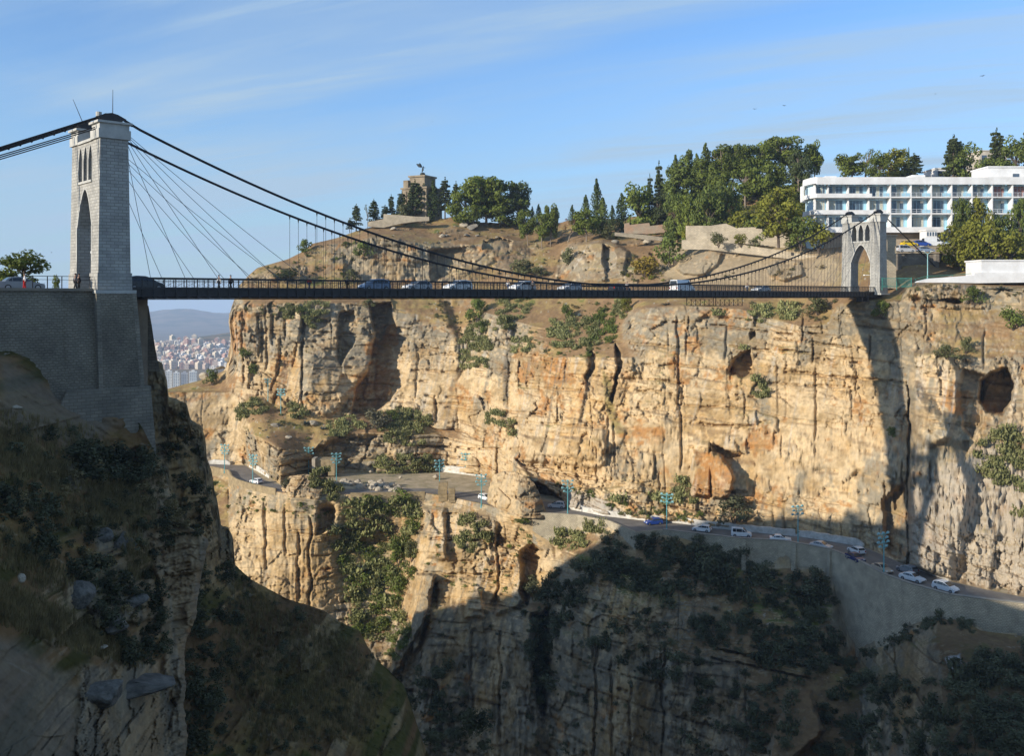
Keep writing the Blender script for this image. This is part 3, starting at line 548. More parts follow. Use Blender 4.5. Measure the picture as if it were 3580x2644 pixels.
PY = PY + 3.0*fbm2(x/14, x*0, 4, 507)*sst(np.arange(nr)*1.0, nr-14.0, nr-1.0)[:, None]
D1 = D + dD; V = world(PX, PY, D1); top = V[-1]
ext = [top + np.stack([0*top[:, 0] - a*.7, 0*top[:, 0] + a*.7, 0*top[:, 0] - b], -1) for a, b in ((1.0, .6), (4, 3), (10, 9), (30, 26), (50, 70))]
# behind the pier the ground stays level towards the plateau
rc = rock_col(s*1.5, w*1.5, 21, np.full(x.shape, .12), np.full(x.shape, -.12))*.7; sc_ = soil_col(PX, PY, V, 510, -.05)*.55  # rock and soil colours dimmed for a slope in shade
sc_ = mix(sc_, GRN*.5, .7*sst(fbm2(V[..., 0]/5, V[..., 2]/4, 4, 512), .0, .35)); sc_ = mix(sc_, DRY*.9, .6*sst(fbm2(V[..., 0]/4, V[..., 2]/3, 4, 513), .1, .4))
col = mix(sc_, rc, np.clip(np.maximum(rockw, .6*sst(np.abs(fx), .25, .5)), 0, 1))*np.array([1.06, 1.0, .88])  # final warm tint offsets the blue skylight in the shade
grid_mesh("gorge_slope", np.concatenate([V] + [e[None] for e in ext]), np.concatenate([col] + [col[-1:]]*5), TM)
SPUR = (cols, PY, D1)

# ---- our side: the slope in front of the abutment, broken off as a cliff on its right
EY = np.array([1030, 1150, 1180, 1240, 1310, 1360, 1390, 1440, 1500, 1570, 1640, 1740, 1810, 1840, 1865, 1890, 1957, 2030, 2091, 2160, 2252, 2344, 2390, 2460, 2574, 2700, 2780, 3300.])
EX = np.array([20, 40, 60, 120, 200, 270, 340, 460, 500, 535, 565, 603, 640, 655, 700, 730, 719, 700, 691, 686, 646, 646, 650, 642, 656, 645, 640, 620.])
rows = np.concatenate([np.arange(1030, 2780, STEP), np.arange(2790, 3300, 40)])
ex = np.interp(rows, EY, EX) + 5*fbm2(rows/18, rows*0, 4, 601)*sst(rows, 1850, 1900)
nc = 330; tt = np.linspace(0, 1, nc)
PX = -700 + (ex[:, None] + 700) * tt[None]; PY = np.tile(rows[:, None], (1, nc))
DL = {-700: ([1030,1400,1800,2300,2780,3300], [88,72,58,47,41,36]), 0: ([1030,1150,1300,1600,2000,2400,2780,3300], [96,93,88,78,68,60,55,48]),
      300: ([1030,1390,1600,1900,2200,2500,2780,3300], [100,97,90,82,76,70,66,58]), 480: ([1030,1500,1640,1840,2000,2300,2780,3300], [99,98,95,89,86,81,75,68]), 600: ([1030,1700,1840,2000,2300,2780,3300], [97,96,93,91,88,83,76]), 760: ([1030,1890,2250,2780,3300], [96,94,91,87,82])}
kx = np.array(sorted(DL)); base = np.stack([np.interp(rows, *DL[k]) for k in kx], 1)
D = np.stack([np.interp(PX[i], kx, base[i]) for i in range(len(rows))])
V0 = world(PX, PY, D); x, y = PX, PY; nz = np.clip(normals(V0)[..., 2], 0, 1)
s = .8*V0[..., 0] + .6*V0[..., 1]; w = V0[..., 2]
xj = x + 10*fbm2(x/40, y/40, 3, 255); yj = y + 10*fbm2(x/40, y/40, 3, 256)
rockw = np.zeros_like(x)
for q in ([(520,1860),(740,1860),(740,2100),(660,2300),(660,2790),(560,2790),(560,2500),(580,2300),(560,2100)], [(330,1850),(430,1850),(440,1920),(340,1930)], [(380,2050),(540,2030),(560,2160),(420,2180)], [(230,2040),(310,2030),(310,2130),(240,2120)], [(310,2130),(400,2120),(410,2220),(320,2190)], [(280,2330),(380,2330),(400,2500),(400,2800),(240,2800),(270,2500)], [(400,2330),(560,2310),(580,2800),(380,2800)], [(215,1610),(290,1610),(300,1720),(230,1720)], [(530,1590),(575,1650),(620,1770),(735,1890),(640,1880),(540,1850),(505,1700)]):
    rockw = np.maximum(rockw, pmask(xj, yj, q, 26))
rdn = rock_disp(s*2.4, w*2.4, D, 33, 1.0, .6, PX/F*88*2.4)
dD = -(rockw*.50*rdn + .9*rockw + (1-rockw)*(1.1*fbm2(V0[..., 0]/4, V0[..., 1]/4 + V0[..., 2]/4, 4, 602) + .34*fbm2(V0[..., 0]/.8, V0[..., 2]/.7, 5, 603, .6) + .30*facet(V0[..., 0], V0[..., 2], 1.1, .7, 640)[0]*sst(fbm2(V0[..., 0]/5, V0[..., 2]/4, 3, 641), -.05, .25) + .8*facet(V0[..., 0], V0[..., 2], 3.2, 2.2, 650)[0]*sst(fbm2(V0[..., 0]/6, V0[..., 2]/5, 3, 651), .08, .22)*sst(x, 60, 200)))
rr_ = np.minimum((PX[:, -1:] - PX) / 26, 1.0); dD -= 0
D1 = D + dD + 2.2*(1-rr_)**2*sst(y, 1850, 1900)
V = world(PX, PY, D1); edge = V[:, -1]
ext = [edge*(1 + b/edge[:, 1:2]) - np.array([a, 0, 0]) for a, b in ((.3, 1.2), (1.0, 4), (3, 10), (7, 22))]
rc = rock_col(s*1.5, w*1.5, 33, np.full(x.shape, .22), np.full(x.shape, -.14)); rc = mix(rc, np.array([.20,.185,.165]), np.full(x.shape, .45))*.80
sc_ = soil_col(PX, PY, V, 610, -.1)*.68  # soil dimmed, like the rock above, for a slope in shade
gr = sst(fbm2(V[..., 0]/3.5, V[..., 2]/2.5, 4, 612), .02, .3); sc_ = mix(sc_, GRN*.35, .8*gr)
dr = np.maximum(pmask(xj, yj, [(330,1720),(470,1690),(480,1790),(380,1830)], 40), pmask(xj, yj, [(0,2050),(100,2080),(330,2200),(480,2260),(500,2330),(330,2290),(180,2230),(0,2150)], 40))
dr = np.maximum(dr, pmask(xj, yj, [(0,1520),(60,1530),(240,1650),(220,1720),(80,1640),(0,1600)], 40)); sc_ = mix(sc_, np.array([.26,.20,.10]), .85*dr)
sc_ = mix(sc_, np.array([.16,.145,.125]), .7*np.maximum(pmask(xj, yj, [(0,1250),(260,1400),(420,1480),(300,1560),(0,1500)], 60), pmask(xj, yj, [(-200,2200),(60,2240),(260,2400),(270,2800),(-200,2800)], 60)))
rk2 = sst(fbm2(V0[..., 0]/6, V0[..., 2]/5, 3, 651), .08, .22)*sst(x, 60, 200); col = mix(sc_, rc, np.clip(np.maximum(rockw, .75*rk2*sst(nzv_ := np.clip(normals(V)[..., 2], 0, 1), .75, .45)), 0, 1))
col = col*np.array([1.08, 1.0, .86])  # warmed to counter the blue fill on this shaded side
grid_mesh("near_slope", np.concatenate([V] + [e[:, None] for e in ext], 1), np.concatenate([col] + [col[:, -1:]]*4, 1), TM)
NEAR = (rows, PX, D1)
def on_near(px, py):
    r, px_, d_ = NEAR; i = int(np.argmin(np.abs(r - py))); return P(px, py, float(np.interp(px, px_[i], d_[i])))
def on_spur(px, py):
    c, py_, d_ = SPUR; i = int(np.clip(round((px - c[0]) / STEP), 0, len(c)-1)); col_ = py_[:, i]
    return P(px, py, float(np.interp(-py, -col_, d_[:, i])))

# ---- the plateau we stand on (it carries the city and shades the gorge), level with the bridge
def plateau():
    top = [(-40.5,105.5),(-44,112),(-60,121),(-85,124),(-107,122),(-140,112),(-170,103),(-215,97),(-262,80),(-420,20),(-900,-60),(-900,-900),(500,-900),(500,-300),(160,-60),(40,-8),(1.5,.7),(-1.5,.7),(-16,6),(-36,40),(-50,70),(-56,86),(-43.3,97.3)]
    n = len(top); vs = []; fs = []
    for z, k in ((.55, 0), (-8, 2.5), (-40, 12)):
        cx_ = sum(p[0] for p in top)/n; cy_ = sum(p[1] for p in top)/n
        for i, (a, b) in enumerate(top):
            zz_ = min(z, -1.7) if (abs(a) < 60 and b < 15) and z > -2 else z
            vs.append((a, b, zz_))
    fs.append(tuple(range(n)))
    for L in range(2):
        for i in range(n): fs.append((L*n+(i+1)%n, L*n+i, (L+1)*n+i, (L+1)*n+(i+1)%n))
    me = bpy.data.meshes.new('ground'); me.from_pydata(vs, [], fs); me.update()
    tag(link('ground', me, None, mat('plateau earth', (.22, .18, .13), .95, scale=.4, var=.2)), kind='structure')
plateau()
# ------------------------------------------------------------------ suspension bridge, in its own frame: u along, v across (towards us), z up
O_ = Vector((-43.9, 101.0, 0)); U_ = Vector((.744, .668, 0)).normalized(); V_ = Vector((U_.y, -U_.x, 0)); SPAN = 164.0
def B(u, v, z=0.0): return O_ + U_*u + V_*v + Vector((0, 0, z))
BM = Matrix((( U_.x, V_.x, 0, O_.x), (U_.y, V_.y, 0, O_.y), (0, 0, 1, 0), (0, 0, 0, 1)))
stone = mat('pale dressed stone', (.40, .385, .345), .9, kind='masonry', scale=.5, var=.13)
stone_trim = mat('dressed stone trim', (.47, .455, .41), .9, scale=.9, var=.10, bump=.2)
rubble = mat('rubble masonry', (.27, .235, .175), .95, kind='rubble', scale=.22, var=.2, color2=(.12, .105, .08))
ashlar = mat('large ashlar', (.28, .245, .185), .95, kind='masonry', scale=.25, var=.2, color2=(.13, .115, .09))
iron = mat('black painted iron', (.022, .020, .020), .55, scale=2, var=.25, spec=.4)
iron_rust = mat('rusty brown iron', (.055, .040, .032), .7, scale=3, var=.3)
cable_m = mat('black tarred cable', (.018, .017, .018), .6, scale=6, var=.3)
wire_m = mat('grey steel wire', (.10, .115, .14), .5, metal=.3, scale=6, var=.2)
asphalt = mat('asphalt', (.075, .070, .066), .92, scale=.6, var=.18, bump=.15)

bridge = empty('suspension_bridge', B(0, 0, 0), 0, "black iron suspension bridge hung from two pale stone towers across the gorge", "bridge")
MI = Matrix.Translation(-B(0, 0, 0))          # children keep world geometry relative to the bridge's base
def bbuild(mb, name, m, parent=bridge, smooth=False):
    mb.v = [tuple(MI @ Vector(v)) for v in mb.v]
    return mb.build(name, m, parent, smooth)

def arch_h(v, hw, spring, apex):              # pointed arch height at v
    k = min(abs(v) / hw, 1.0); return spring + (apex - spring) * (1 - k**1.75)
def pylon(u0, z0, rod):
    mb = MB(); T0, T1 = 1.66, 1.40             # half depth along u, bottom and top
    def hd(z): return T0 + (T1 - T0) * (z - z0) / (17 - z0)
    def seg(v0, v1, a0, a1, b0, b1):           # solid piece between two upright lines
        for sgn in (-1, 1):
            q = [B(u0+sgn*hd(a0), v0, a0), B(u0+sgn*hd(a1), v1, a1), B(u0+sgn*hd(b1), v1, b1), B(u0+sgn*hd(b0), v0, b0)]
            mb.add(q if sgn < 0 else q[::-1], [(0, 1, 2, 3)])
        for (p0, p1) in ((a0, a1), (b0, b1)):
            mb.add([B(u0-hd(p0), v0, p0), B(u0+hd(p0), v0, p0), B(u0+hd(p1), v1, p1), B(u0-hd(p1), v1, p1)], [(0, 1, 2, 3)])
    def jamb(v, a, b): mb.add([B(u0-hd(a), v, a), B(u0+hd(a), v, a), B(u0+hd(b), v, b), B(u0-hd(b), v, b)], [(0, 1, 2, 3)])
    # legs: tapered shafts standing on a pedestal
    for sg in (-1, 1):
        a, b = sorted((sg*2.25, sg*4.5)); a2, b2 = sorted((sg*2.25, sg*4.42))
        for za, zb, grow in ((z0, z0+1.75, .10), (z0+1.75, 16.9, 0)):
            q = []
            for z in (za, zb):
                k = (z - z0)/(17 - z0); aa = a + (a2-a)*k; bb = b + (b2-b)*k; g = grow
                q += [B(u0-hd(z)-g, aa-g, z), B(u0+hd(z)+g, aa-g, z), B(u0+hd(z)+g, bb+g, z), B(u0-hd(z)-g, bb+g, z)]
            mb.add(q, [(0,3,2,1),(4,5,6,7),(0,1,5,4),(1,2,6,5),(2,3,7,6),(3,0,4,7)])
    wins = (-1.55, 0.0, 1.55); ww = .56; sill, wsp, wap, top = 12.1, 14.4, 15.75, 16.15
    vs = sorted(set([-2.25 + 4.5*i/36 for i in range(37)] + [c + ww*t for c in wins for t in (-1, -.75, -.5, -.25, 0, .25, .5, .75, 1)]))
    for v0, v1 in zip(vs[:-1], vs[1:]):
        if v1 - v0 < 1e-4: continue
        vm = (v0+v1)/2; a0, a1 = arch_h(v0, 2.25, 7.3, 11.25), arch_h(v1, 2.25, 7.3, 11.25)
        c = [c for c in wins if abs(vm-c) < ww]
        if c:
            seg(v0, v1, a0, a1, sill, sill); seg(v0, v1, arch_h(v0-c[0], ww, wsp, wap), arch_h(v1-c[0], ww, wsp, wap), top, top)
        else: seg(v0, v1, a0, a1, top, top)
    for c in wins:
        for t in (-1, 1): jamb(c+t*ww, sill, wsp)
    p = bbuild(mb, 'pylon', stone)
    # pale surrounds of the arch and of the three windows
    tr = MB()
    def surround(c, hw, zb, sp, ap, wd, side):
        pts = [(c-hw, zb), (c-hw, sp)] + [(c + hw*t, arch_h(hw*t, hw, sp, ap)) for t in np.linspace(-.96, .96, 17)] + [(c+hw, sp), (c+hw, zb)]
        for (v0, za), (v1, zb_) in zip(pts[:-1], pts[1:]):
            d = Vector((v1-v0, zb_-za)); n = Vector((-d.y, d.x)).normalized()*wd
            uo = u0 + side*(hd((za+zb_)/2) + .02); ui = u0 + side*(hd((za+zb_)/2) - .12)
            o_ = [(v0, za), (v1, zb_), (v1+n.x, zb_+n.y), (v0+n.x, za+n.y)]
            tr.add([B(uo, *q) for q in o_] + [B(ui, *q) for q in o_], [(0,1,2,3),(4,7,6,5),(0,4,5,1),(1,5,6,2),(2,6,7,3),(3,7,4,0)])
    for side in (-1, 1):
        surround(0, 2.25, z0+1.9, 7.3, 11.25, .22, side)
        for c in wins: surround(c, ww, sill, wsp, wap, .13, side)
        tr.box((u0+side*hd(sill)-.15, -2.2, sill-.24), (u0+side*hd(sill)+.15, 2.2, sill-.003), BM)
    bbuild(tr, 'arch_surround', stone_trim, p)
    co = MB()
    for sg in (-1, 1):
        c = sg*3.33
        co.box((u0-1.62, c-1.28, 16.2), (u0+1.62, c+1.28, 17.15), BM); co.box((u0-1.50, c-1.16, 17.15), (u0+1.50, c+1.16, 17.75), BM); co.box((u0-1.75, c-1.38, 17.75), (u0+1.75, c+1.38, 17.98), BM)
    co.box((u0-1.6, -2.2, 16.15), (u0+1.6, 2.2, 16.42), BM)
    bbuild(co, 'cornice', stone_trim, p)
    pl = MB()
    for sg in (-1, 1): pl.box((u0-2.05, sg*3.4-1.6, z0-.35), (u0+2.05, sg*3.4+1.6, z0-.02), BM)
    bbuild(pl, 'plinth', stone_trim, p)
    for sg in (-1, 1):
        sd = MB(); c = sg*3.33
        prof = [(-1.15, 17.98), (1.15, 17.98), (1.05, 18.2), (1.5, 18.45), (.6, 18.86), (0, 18.98), (-.6, 18.86), (-1.5, 18.45), (-1.05, 18.2)]
        sd.prism(prof, c-.42, c+.42, lambda a, b, w_: B(u0+a, w_, b))
        sd.tube([B(u0-.9, c-.5, 18.3), B(u0-.9, c+.5, 18.3)], .2); sd.tube([B(u0+.9, c-.5, 18.3), B(u0+.9, c+.5, 18.3)], .2)
        bbuild(sd, 'saddle', iron, p)
    for q in ([B(u0+rod[0], 3.2, 18.8), B(u0+rod[0], 3.25, 21.5)], [B(u0-.6, -3.2, 18.6), B(u0-1.7, -3.2, 21.2)]):
        lr = MB(); lr.tube(q, [.05, .025], 5); bbuild(lr, 'lightning_rod', wire_m, p)
    lr = MB(); lr.tube([B(u0-1.15, 3.2, 18.55), B(u0-1.15, 3.2, 19.0)], .3, 10); bbuild(lr, 'beacon', stone_trim, p)
    lamp = MB(); lamp.tube([B(u0-.9, 2.2, 4.6), B(u0-.9, .6, 4.6)], .05, 6); lamp.box((u0-1.05, .35, 4.5), (u0-.75, .8, 4.72), BM)
    bbuild(lamp, 'arch_lamp', mat('white lamp housing', (.7, .7, .68), .4), p)
    return p
pylon(0, .62, (.25,)); pylon(SPAN, .62, (.2,))

# main cables: parabola in the span, straight backstays
CV = 3.33; ZT = 18.8; ZM = 1.55
def cable_z(u): return ZM + (ZT - ZM) * (1 - 2*u/SPAN)**2
for sg in (-1, 1):
    mb = MB()
    for off in (0.0, .13):
        pts = [B(-46, sg*CV, -1.8+off)] + [B(-1.2, sg*CV, 18.35+off), B(-.5, sg*CV, ZT+.02+off*.4), B(.5, sg*CV, ZT+.02+off*.4), B(1.2, sg*CV, 18.45+off)]
        pts += [B(u, sg*CV, cable_z(u)+off) for u in np.linspace(3, SPAN-3, 90)]
        pts += [B(SPAN-1.2, sg*CV, 18.45+off), B(SPAN-.5, sg*CV, ZT+.02+off*.4), B(SPAN+.5, sg*CV, ZT+.02+off*.4), B(SPAN+1.2, sg*CV, 18.35+off), B(SPAN+42, sg*CV, 1+off)]
        mb.tube(pts, .085, 6)
    for u in np.arange(2, SPAN-1, 1.22): mb.tube([B(u, sg*CV, cable_z(u)+.065), B(u+.25, sg*CV, cable_z(u+.25)+.065)], .135, 6)   # clamps
    for u in np.arange(-40, -1.5, 1.1): mb.tube([B(u, sg*CV, 18.35 + (u+1.2)*.4498+.065), B(u+.2, sg*CV, 18.35 + (u+1.0)*.4498+.065)], .135, 6)
    bbuild(mb, 'main_cable', cable_m)
    bk = MB(); bk.tube([B(-46, sg*(CV-.25), -1.6), B(-1.0, sg*(CV-.25), 17.6)], .06, 5); bk.tube([B(-46, sg*(CV+.25), -1.8), B(-1.0, sg*(CV+.25), 17.4)], .06, 5)
    bbuild(bk, 'backstay_wire', cable_m)
# hangers: the hundred nearest to us as parts, the rest as one
hang = []
for sg in (1, -1):
    for u in np.arange(24.3, SPAN-14, 1.22):
        if cable_z(u) - 1.95 > .35: hang.append((B(u, sg*CV, 0).length, u, sg))
hang.sort(); rest = MB()
for i, (_, u, sg) in enumerate(hang):
    mb = MB() if i < 100 else rest
    z1 = cable_z(u); mb.tube([B(u, sg*CV, .85), B(u, sg*CV, z1)], .026, 5); mb.tube([B(u, sg*CV, z1-.5), B(u, sg*CV, z1-.05)], [.03, .11], 5)
    if i < 100: bbuild(mb, 'hanger', iron_rust if u > 90 else iron)
tag(bbuild(rest, 'hanger', iron_rust), kind='stuff')
# fans of stay wires
for u0, sgn in ((0, 1), (SPAN, -1)):
    for sg in (1, -1):
        for k, dist in enumerate((4.2, 8.0, 11.8, 15.6, 19.4, 23.2)):
            mb = MB(); a = B(u0+sgn*1.45, sg*3.05, 16.7 + .12*k); b = B(u0+sgn*dist, sg*3.2, 1.95)
            pts = [a.lerp(b, t) - Vector((0, 0, .012*dist*4*t*(1-t))) for t in np.linspace(0, 1, 9)]; mb.tube(pts, .030, 4); bbuild(mb, 'stay_wire', wire_m)
# deck
DU0, DU1 = 1.75, SPAN + 1.2; TV = 3.25
for sg in (-1, 1):
    g = MB()
    g.box((DU0, sg*TV-.16, .70), (DU1, sg*TV+.16, .86), BM); g.box((DU0, sg*TV-.05, .06), (DU1, sg*TV+.05, .70), BM); g.box((DU0, sg*TV-.18, -.08), (DU1, sg*TV+.18, .06), BM)
    for u in np.arange(DU0+.3, DU1, 1.22): g.box((u-.05, sg*TV-.17, .06), (u+.05, sg*TV+.17, .70), BM)
    for z in (.28, .48): g.box((DU0, sg*TV-.07, z-.03), (DU1, sg*TV+.07, z+.03), BM)
    bbuild(g, 'deck_girder', iron)
    r = MB()
    r.box((DU0, sg*TV-.11, 1.88), (DU1, sg*TV+.09, 2.0), BM); r.box((DU0, sg*TV-.03, 1.62), (DU1, sg*TV+.03, 1.67), BM); r.box((DU0, sg*TV-.05, .862), (DU1, sg*TV+.05, .95), BM)
    us = np.arange(DU0+.3, DU1, 1.22)
    for u in us:
        r.box((u-.045, sg*TV-.045, .86), (u+.045, sg*TV+.045, 1.86), BM)
        r.box((u+.595, sg*TV-.016, .86), (u+.625, sg*TV+.016, 1.86), BM)
    for u in us[:-1]:
        for za, zb in ((.95, 1.62), (1.62, .95)): r.tube([B(u, sg*TV, za), B(u+1.22, sg*TV, zb)], .015, 4, caps=False)
    bbuild(r, 'railing', iron)
rd_ = MB(); rd_.box((DU0-1, -TV+.2, .44), (DU1+4, TV-.2, .62), BM); bbuild(rd_, 'roadway', asphalt)
cb = []
for i, u in enumerate(np.arange(DU0+.3, DU1, 1.22)):
    mb = MB() if i < 100 else (cb or [MB()])[0]
    if i >= 100 and not cb: cb.append(mb)
    mb.box((u-.09, -TV-.32, -.30), (u+.09, TV+.32, -.085), BM); mb.box((u-.06, -TV-.5, -.24), (u+.06, TV+.5, -.16), BM)
    if i < 100: bbuild(mb, 'floor_beam', iron)
tag(bbuild(cb[0], 'floor_beam', iron), kind='stuff')
pp = MB(); pp.tube([B(DU0, TV-.4, -.36), B(DU1, TV-.4, -.36)], .05, 5); pp.tube([B(DU0, -TV+.4, -.38), B(DU1, -TV+.4, -.38)], .05, 5); bbuild(pp, 'service_pipe', iron)
# inspection cradle under the deck, towards the far tower
mb = MB(); u1, u2 = 104.5, 112.6
for v in (-3.0, 3.4):
    for z in (-1.75, -.62): mb.box((u1, v-.05, z-.05), (u2, v+.05, z+.05), BM)
    n = 6
    for i in range(n+1):
        u = u1 + (u2-u1)*i/n; mb.box((u-.045, v-.045, -1.75), (u+.045, v+.045, -.3 if i in (0, n) else -.62), BM)
        if i < n: mb.tube([B(u, v, -1.7), B(u+(u2-u1)/n, v, -.66)], .03, 4); mb.tube([B(u, v, -.66), B(u+(u2-u1)/n, v, -1.7)], .03, 4)
mb.box((u1, -3.0, -1.80), (u2, 3.4, -1.74), BM)
bbuild(mb, 'inspection_cradle', iron_rust)
# bearing bracket at the far tower
mb = MB(); mb.box((SPAN-7.4, 2.2, -1.1), (SPAN-6.9, 3.4, -.3), BM); mb.box((SPAN-4.9, 2.2, -1.1), (SPAN-4.4, 3.4, -.3), BM); mb.box((SPAN-7.5, 2.1, -1.25), (SPAN-4.3, 3.5, -1.1), BM); mb.box((SPAN-7.4, 2.6, -.75), (SPAN-4.4, 2.9, -.66), BM)
bbuild(mb, 'bearing_bracket', iron)

# ------------------------------------------------------------------ abutment on our side
ab = empty('bridge_abutment', B(0, 3, 0), 0, "tall flaring masonry pier carrying the near bridge tower above the gorge", "abutment")
AI = Matrix.Translation(-B(0, 3, 0))
def abuild(mb, name, m, parent=ab):
    mb.v = [tuple(AI @ Vector(v)) for v in mb.v]; return mb.build(name, m, parent)
def frustum(mb, lo, hi, z0, z1):              # lo/hi: (u0,v0,u1,v1) rectangles at z0 (bottom) and z1 (top)
    vs = [B(q[0], q[1], z) if k == 0 else None for k in (0,) for q in ()]
    a = lo; b = hi
    vs = [B(a[0],a[1],z0),B(a[2],a[1],z0),B(a[2],a[3],z0),B(a[0],a[3],z0),B(b[0],b[1],z1),B(b[2],b[1],z1),B(b[2],b[3],z1),B(b[0],b[3],z1)]
    mb.add(vs, [(0,3,2,1),(4,5,6,7),(0,1,5,4),(1,2,6,5),(2,3,7,6),(3,0,4,7)])
m_ = MB(); frustum(m_, (-1.75, -5.2, 2.75, 5.15), (-1.95, -5.0, 2.0, 4.95), -9.4, .27); abuild(m_, 'pier', rubble)
m_ = MB(); frustum(m_, (-9, -5.6, 3.9, 6.1), (-5.0, -5.4, 3.3, 5.6), -19, -9.4); abuild(m_, 'base_course', ashlar)
m_ = MB()
for u in (-1.98, 1.62): 
    q0, q1 = (u if u < 0 else u + .76), u
    frustum(m_, (q0-.02 if u > 0 else q0+.2, 4.6, q0+.45 if u > 0 else q0+.62, 5.19), (q1, 4.5, q1+.42, 4.985), -9.38, .26)
abuild(m_, 'quoin', ashlar)
m_ = MB()                                     # raking wing wall beyond the pier
poly = [(430, 1067), (519, 1069), (531, 1140), (540, 1200), (551, 1262), (560, 1300), (430, 1300)]
a_ = [P(x_, y_, 107.5) for x_, y_ in poly]; b_ = [p + Vector((-3.0, 5.0, 0)) for p in a_]; n = len(poly)
m_.add(a_ + b_, [tuple(range(n)), tuple(range(2*n-1, n-1, -1))] + [(i, n+i, n+(i+1) % n, (i+1) % n) for i in range(n)])
abuild(m_, 'wing_wall', ashlar)
# retaining wall with its coping, running left out of the picture
rw_ = empty('retaining_wall', B(-6, 4.2, 0), 0, "shaded grey rubble retaining wall left of the near bridge tower, holding the approach road", "wall")
RI = Matrix.Translation(-B(-6, 4.2, 0))
def rbuild(mb, name, m): mb.v = [tuple(RI @ Vector(v)) for v in mb.v]; return mb.build(name, m, rw_)
m_ = MB(); frustum(m_, (-60, 1.5, -4.95, 5.6), (-60, 1.5, -5.0, 4.15), -16, .50); frustum(m_, (-4.93, 1.5, -1.0, 5.3), (-4.98, 1.5, -1.0, 4.0), -16, .50); rbuild(m_, 'wall_face', rubble)
m_ = MB(); m_.box((-60, 3.2, .50), (-2.05, 4.32, .78), BM); rbuild(m_, 'coping', stone_trim if False else mat('weathered coping', (.24, .20, .15), .9, scale=.8))
rl = MB()
for u in np.arange(-7.6, -1.9, 1.35): rl.box((u-.04, 3.7, .78), (u+.04, 3.78, 2.0), BM)
rl.box((-7.6, 3.71, 1.94), (-1.9, 3.77, 2.0), BM); rl.box((-7.6, 3.72, 1.60), (-1.9, 3.76, 1.64), BM)
tag(rl.build('railing', iron), "thin iron railing on the wall in front of the near tower arch", "railing")
# ------------------------------------------------------------------ corniche road, its verge, walls
R1 = foot("560,1617;736,1622;860,1630;888,1653;925,1680;980,1698;1060,1713;1200,1712;1298,1711;1500,1708;1666,1727;1760,1744;1840,1752;1931,1756;1986,1781;2106,1805;2262,1823;2382,1832;2474,1846;2600,1859;2810,1879;3017,1913;3114,1955;3178,1982;3316,2033;3454,2065;3580,2090;3760,2127")
def strip(name, A, Bd, z, m, n=700, a0=0.0, b0=0.0):
    xs = np.linspace(450, 3880, n); vs = []; fs = []
    for i, q in enumerate(xs):
        for (g, e) in ((A, a0), (Bd, b0)):
            d = float(np.interp(q, g[0], g[2])) + e; vs.append(((q-CX)/F*d, d, z))
    for i in range(n-1): fs.append((2*i, 2*i+1, 2*i+3, 2*i+2))
    me = bpy.data.meshes.new(name); me.from_pydata(vs, [], fs); me.update(); return tag(link(name, me, None, m), kind='structure')
strip('road', L0, R1, ROADZ+.03, mat('road asphalt', (.21, .185, .155), .9, scale=.35, var=.16, bump=.1), a0=-.25)
strip('verge', R1, C0, ROADZ-.02, mat('dusty verge', (.44, .345, .23), .95, scale=.45, var=.15, color2=(.25, .21, .11), bump=.3), a0=-.8, b0=6)
def gp(px, g, z=ROADZ, e=0.0):                # a point on a road edge
    d = float(np.interp(px, g[0], g[2])) + e; return Vector(((px-CX)/F*d, d, z))
def wall_line(pts, z0s, z1s, th, m, name, label, cat='wall', parts=True, back=True, jitter=0.0):
    """upright wall through ground points; th measured away from the viewer"""
    mb = MB(); n = len(pts); vs = []; rr = random.Random(len(label))
    for i, p in enumerate(pts):
        t = (pts[min(i+1, n-1)] - pts[max(i-1, 0)]); t.z = 0; t.normalize(); nn = Vector((-t.y, t.x, 0))
        if nn.y < 0: nn = -nn
        q = p + nn*th; j = rr.uniform(-jitter, jitter)
        vs += [(p.x, p.y, z0s[i]), (p.x, p.y, z1s[i]+j), (q.x, q.y, z1s[i]+j), (q.x, q.y, z0s[i])]
    fs = [(0, 1, 2, 3)] + [(4*i+k, 4*i+(k+1) % 4, 4*i+4+(k+1) % 4, 4*i+4+k) for i in range(n-1) for k in range(4)] + [tuple(4*(n-1)+k for k in (3, 2, 1, 0))]
    mb.add(vs, fs); return tag(mb.build(name, m), label, cat)
white_w = mat('whitewashed stone', (.62, .59, .53), .9, scale=.9, var=.16, color2=(.40, .37, .31), bump=.5, bscale=2.5)
yel_w = mat('yellow stone parapet', (.33, .25, .14), .9, scale=.8, var=.2, bump=.4, bscale=3)
con_w = mat('roughcast retaining wall', (.56, .48, .34), .95, scale=.5, var=.14, color2=(.38, .33, .24), kind='rubble')
# big retaining wall carrying the road on the right
xs = [1862, 1900, 1960, 2020, 2080, 2129, 2175, 2221, 2270, 2317] + list(range(2350, 3881, 22))
pts = [gp(q, L0, e=-.5) for q in xs]
zb = [P(q, float(np.interp(q, *WALLBASE)), gp(q, L0).y).z - 2.2 for q in xs]
rwr = wall_line(pts, zb, [ROADZ+.55]*len(xs), .45, con_w, 'retaining_wall', "long curving roughcast retaining wall under the corniche road at the lower right")
cp = MB()
cpts = [gp(q, L0, e=-.62) for q in xs if q > 2300]
for a_, b_ in zip(cpts[:-1], cpts[1:]):
    t = (b_-a_).normalized(); nn = Vector((-t.y, t.x, 0)); nn = nn if nn.y > 0 else -nn
    q = [a_, b_, b_+nn*.7, a_+nn*.7]; cp.add([v + Vector((0, 0, .552)) for v in q] + [v + Vector((0, 0, .68)) for v in q], [(0,3,2,1),(4,5,6,7),(0,1,5,4),(1,2,6,5),(2,3,7,6),(3,0,4,7)])
cp.build('coping', mat('pale coping', (.33, .30, .24), .9, scale=.6), rwr)
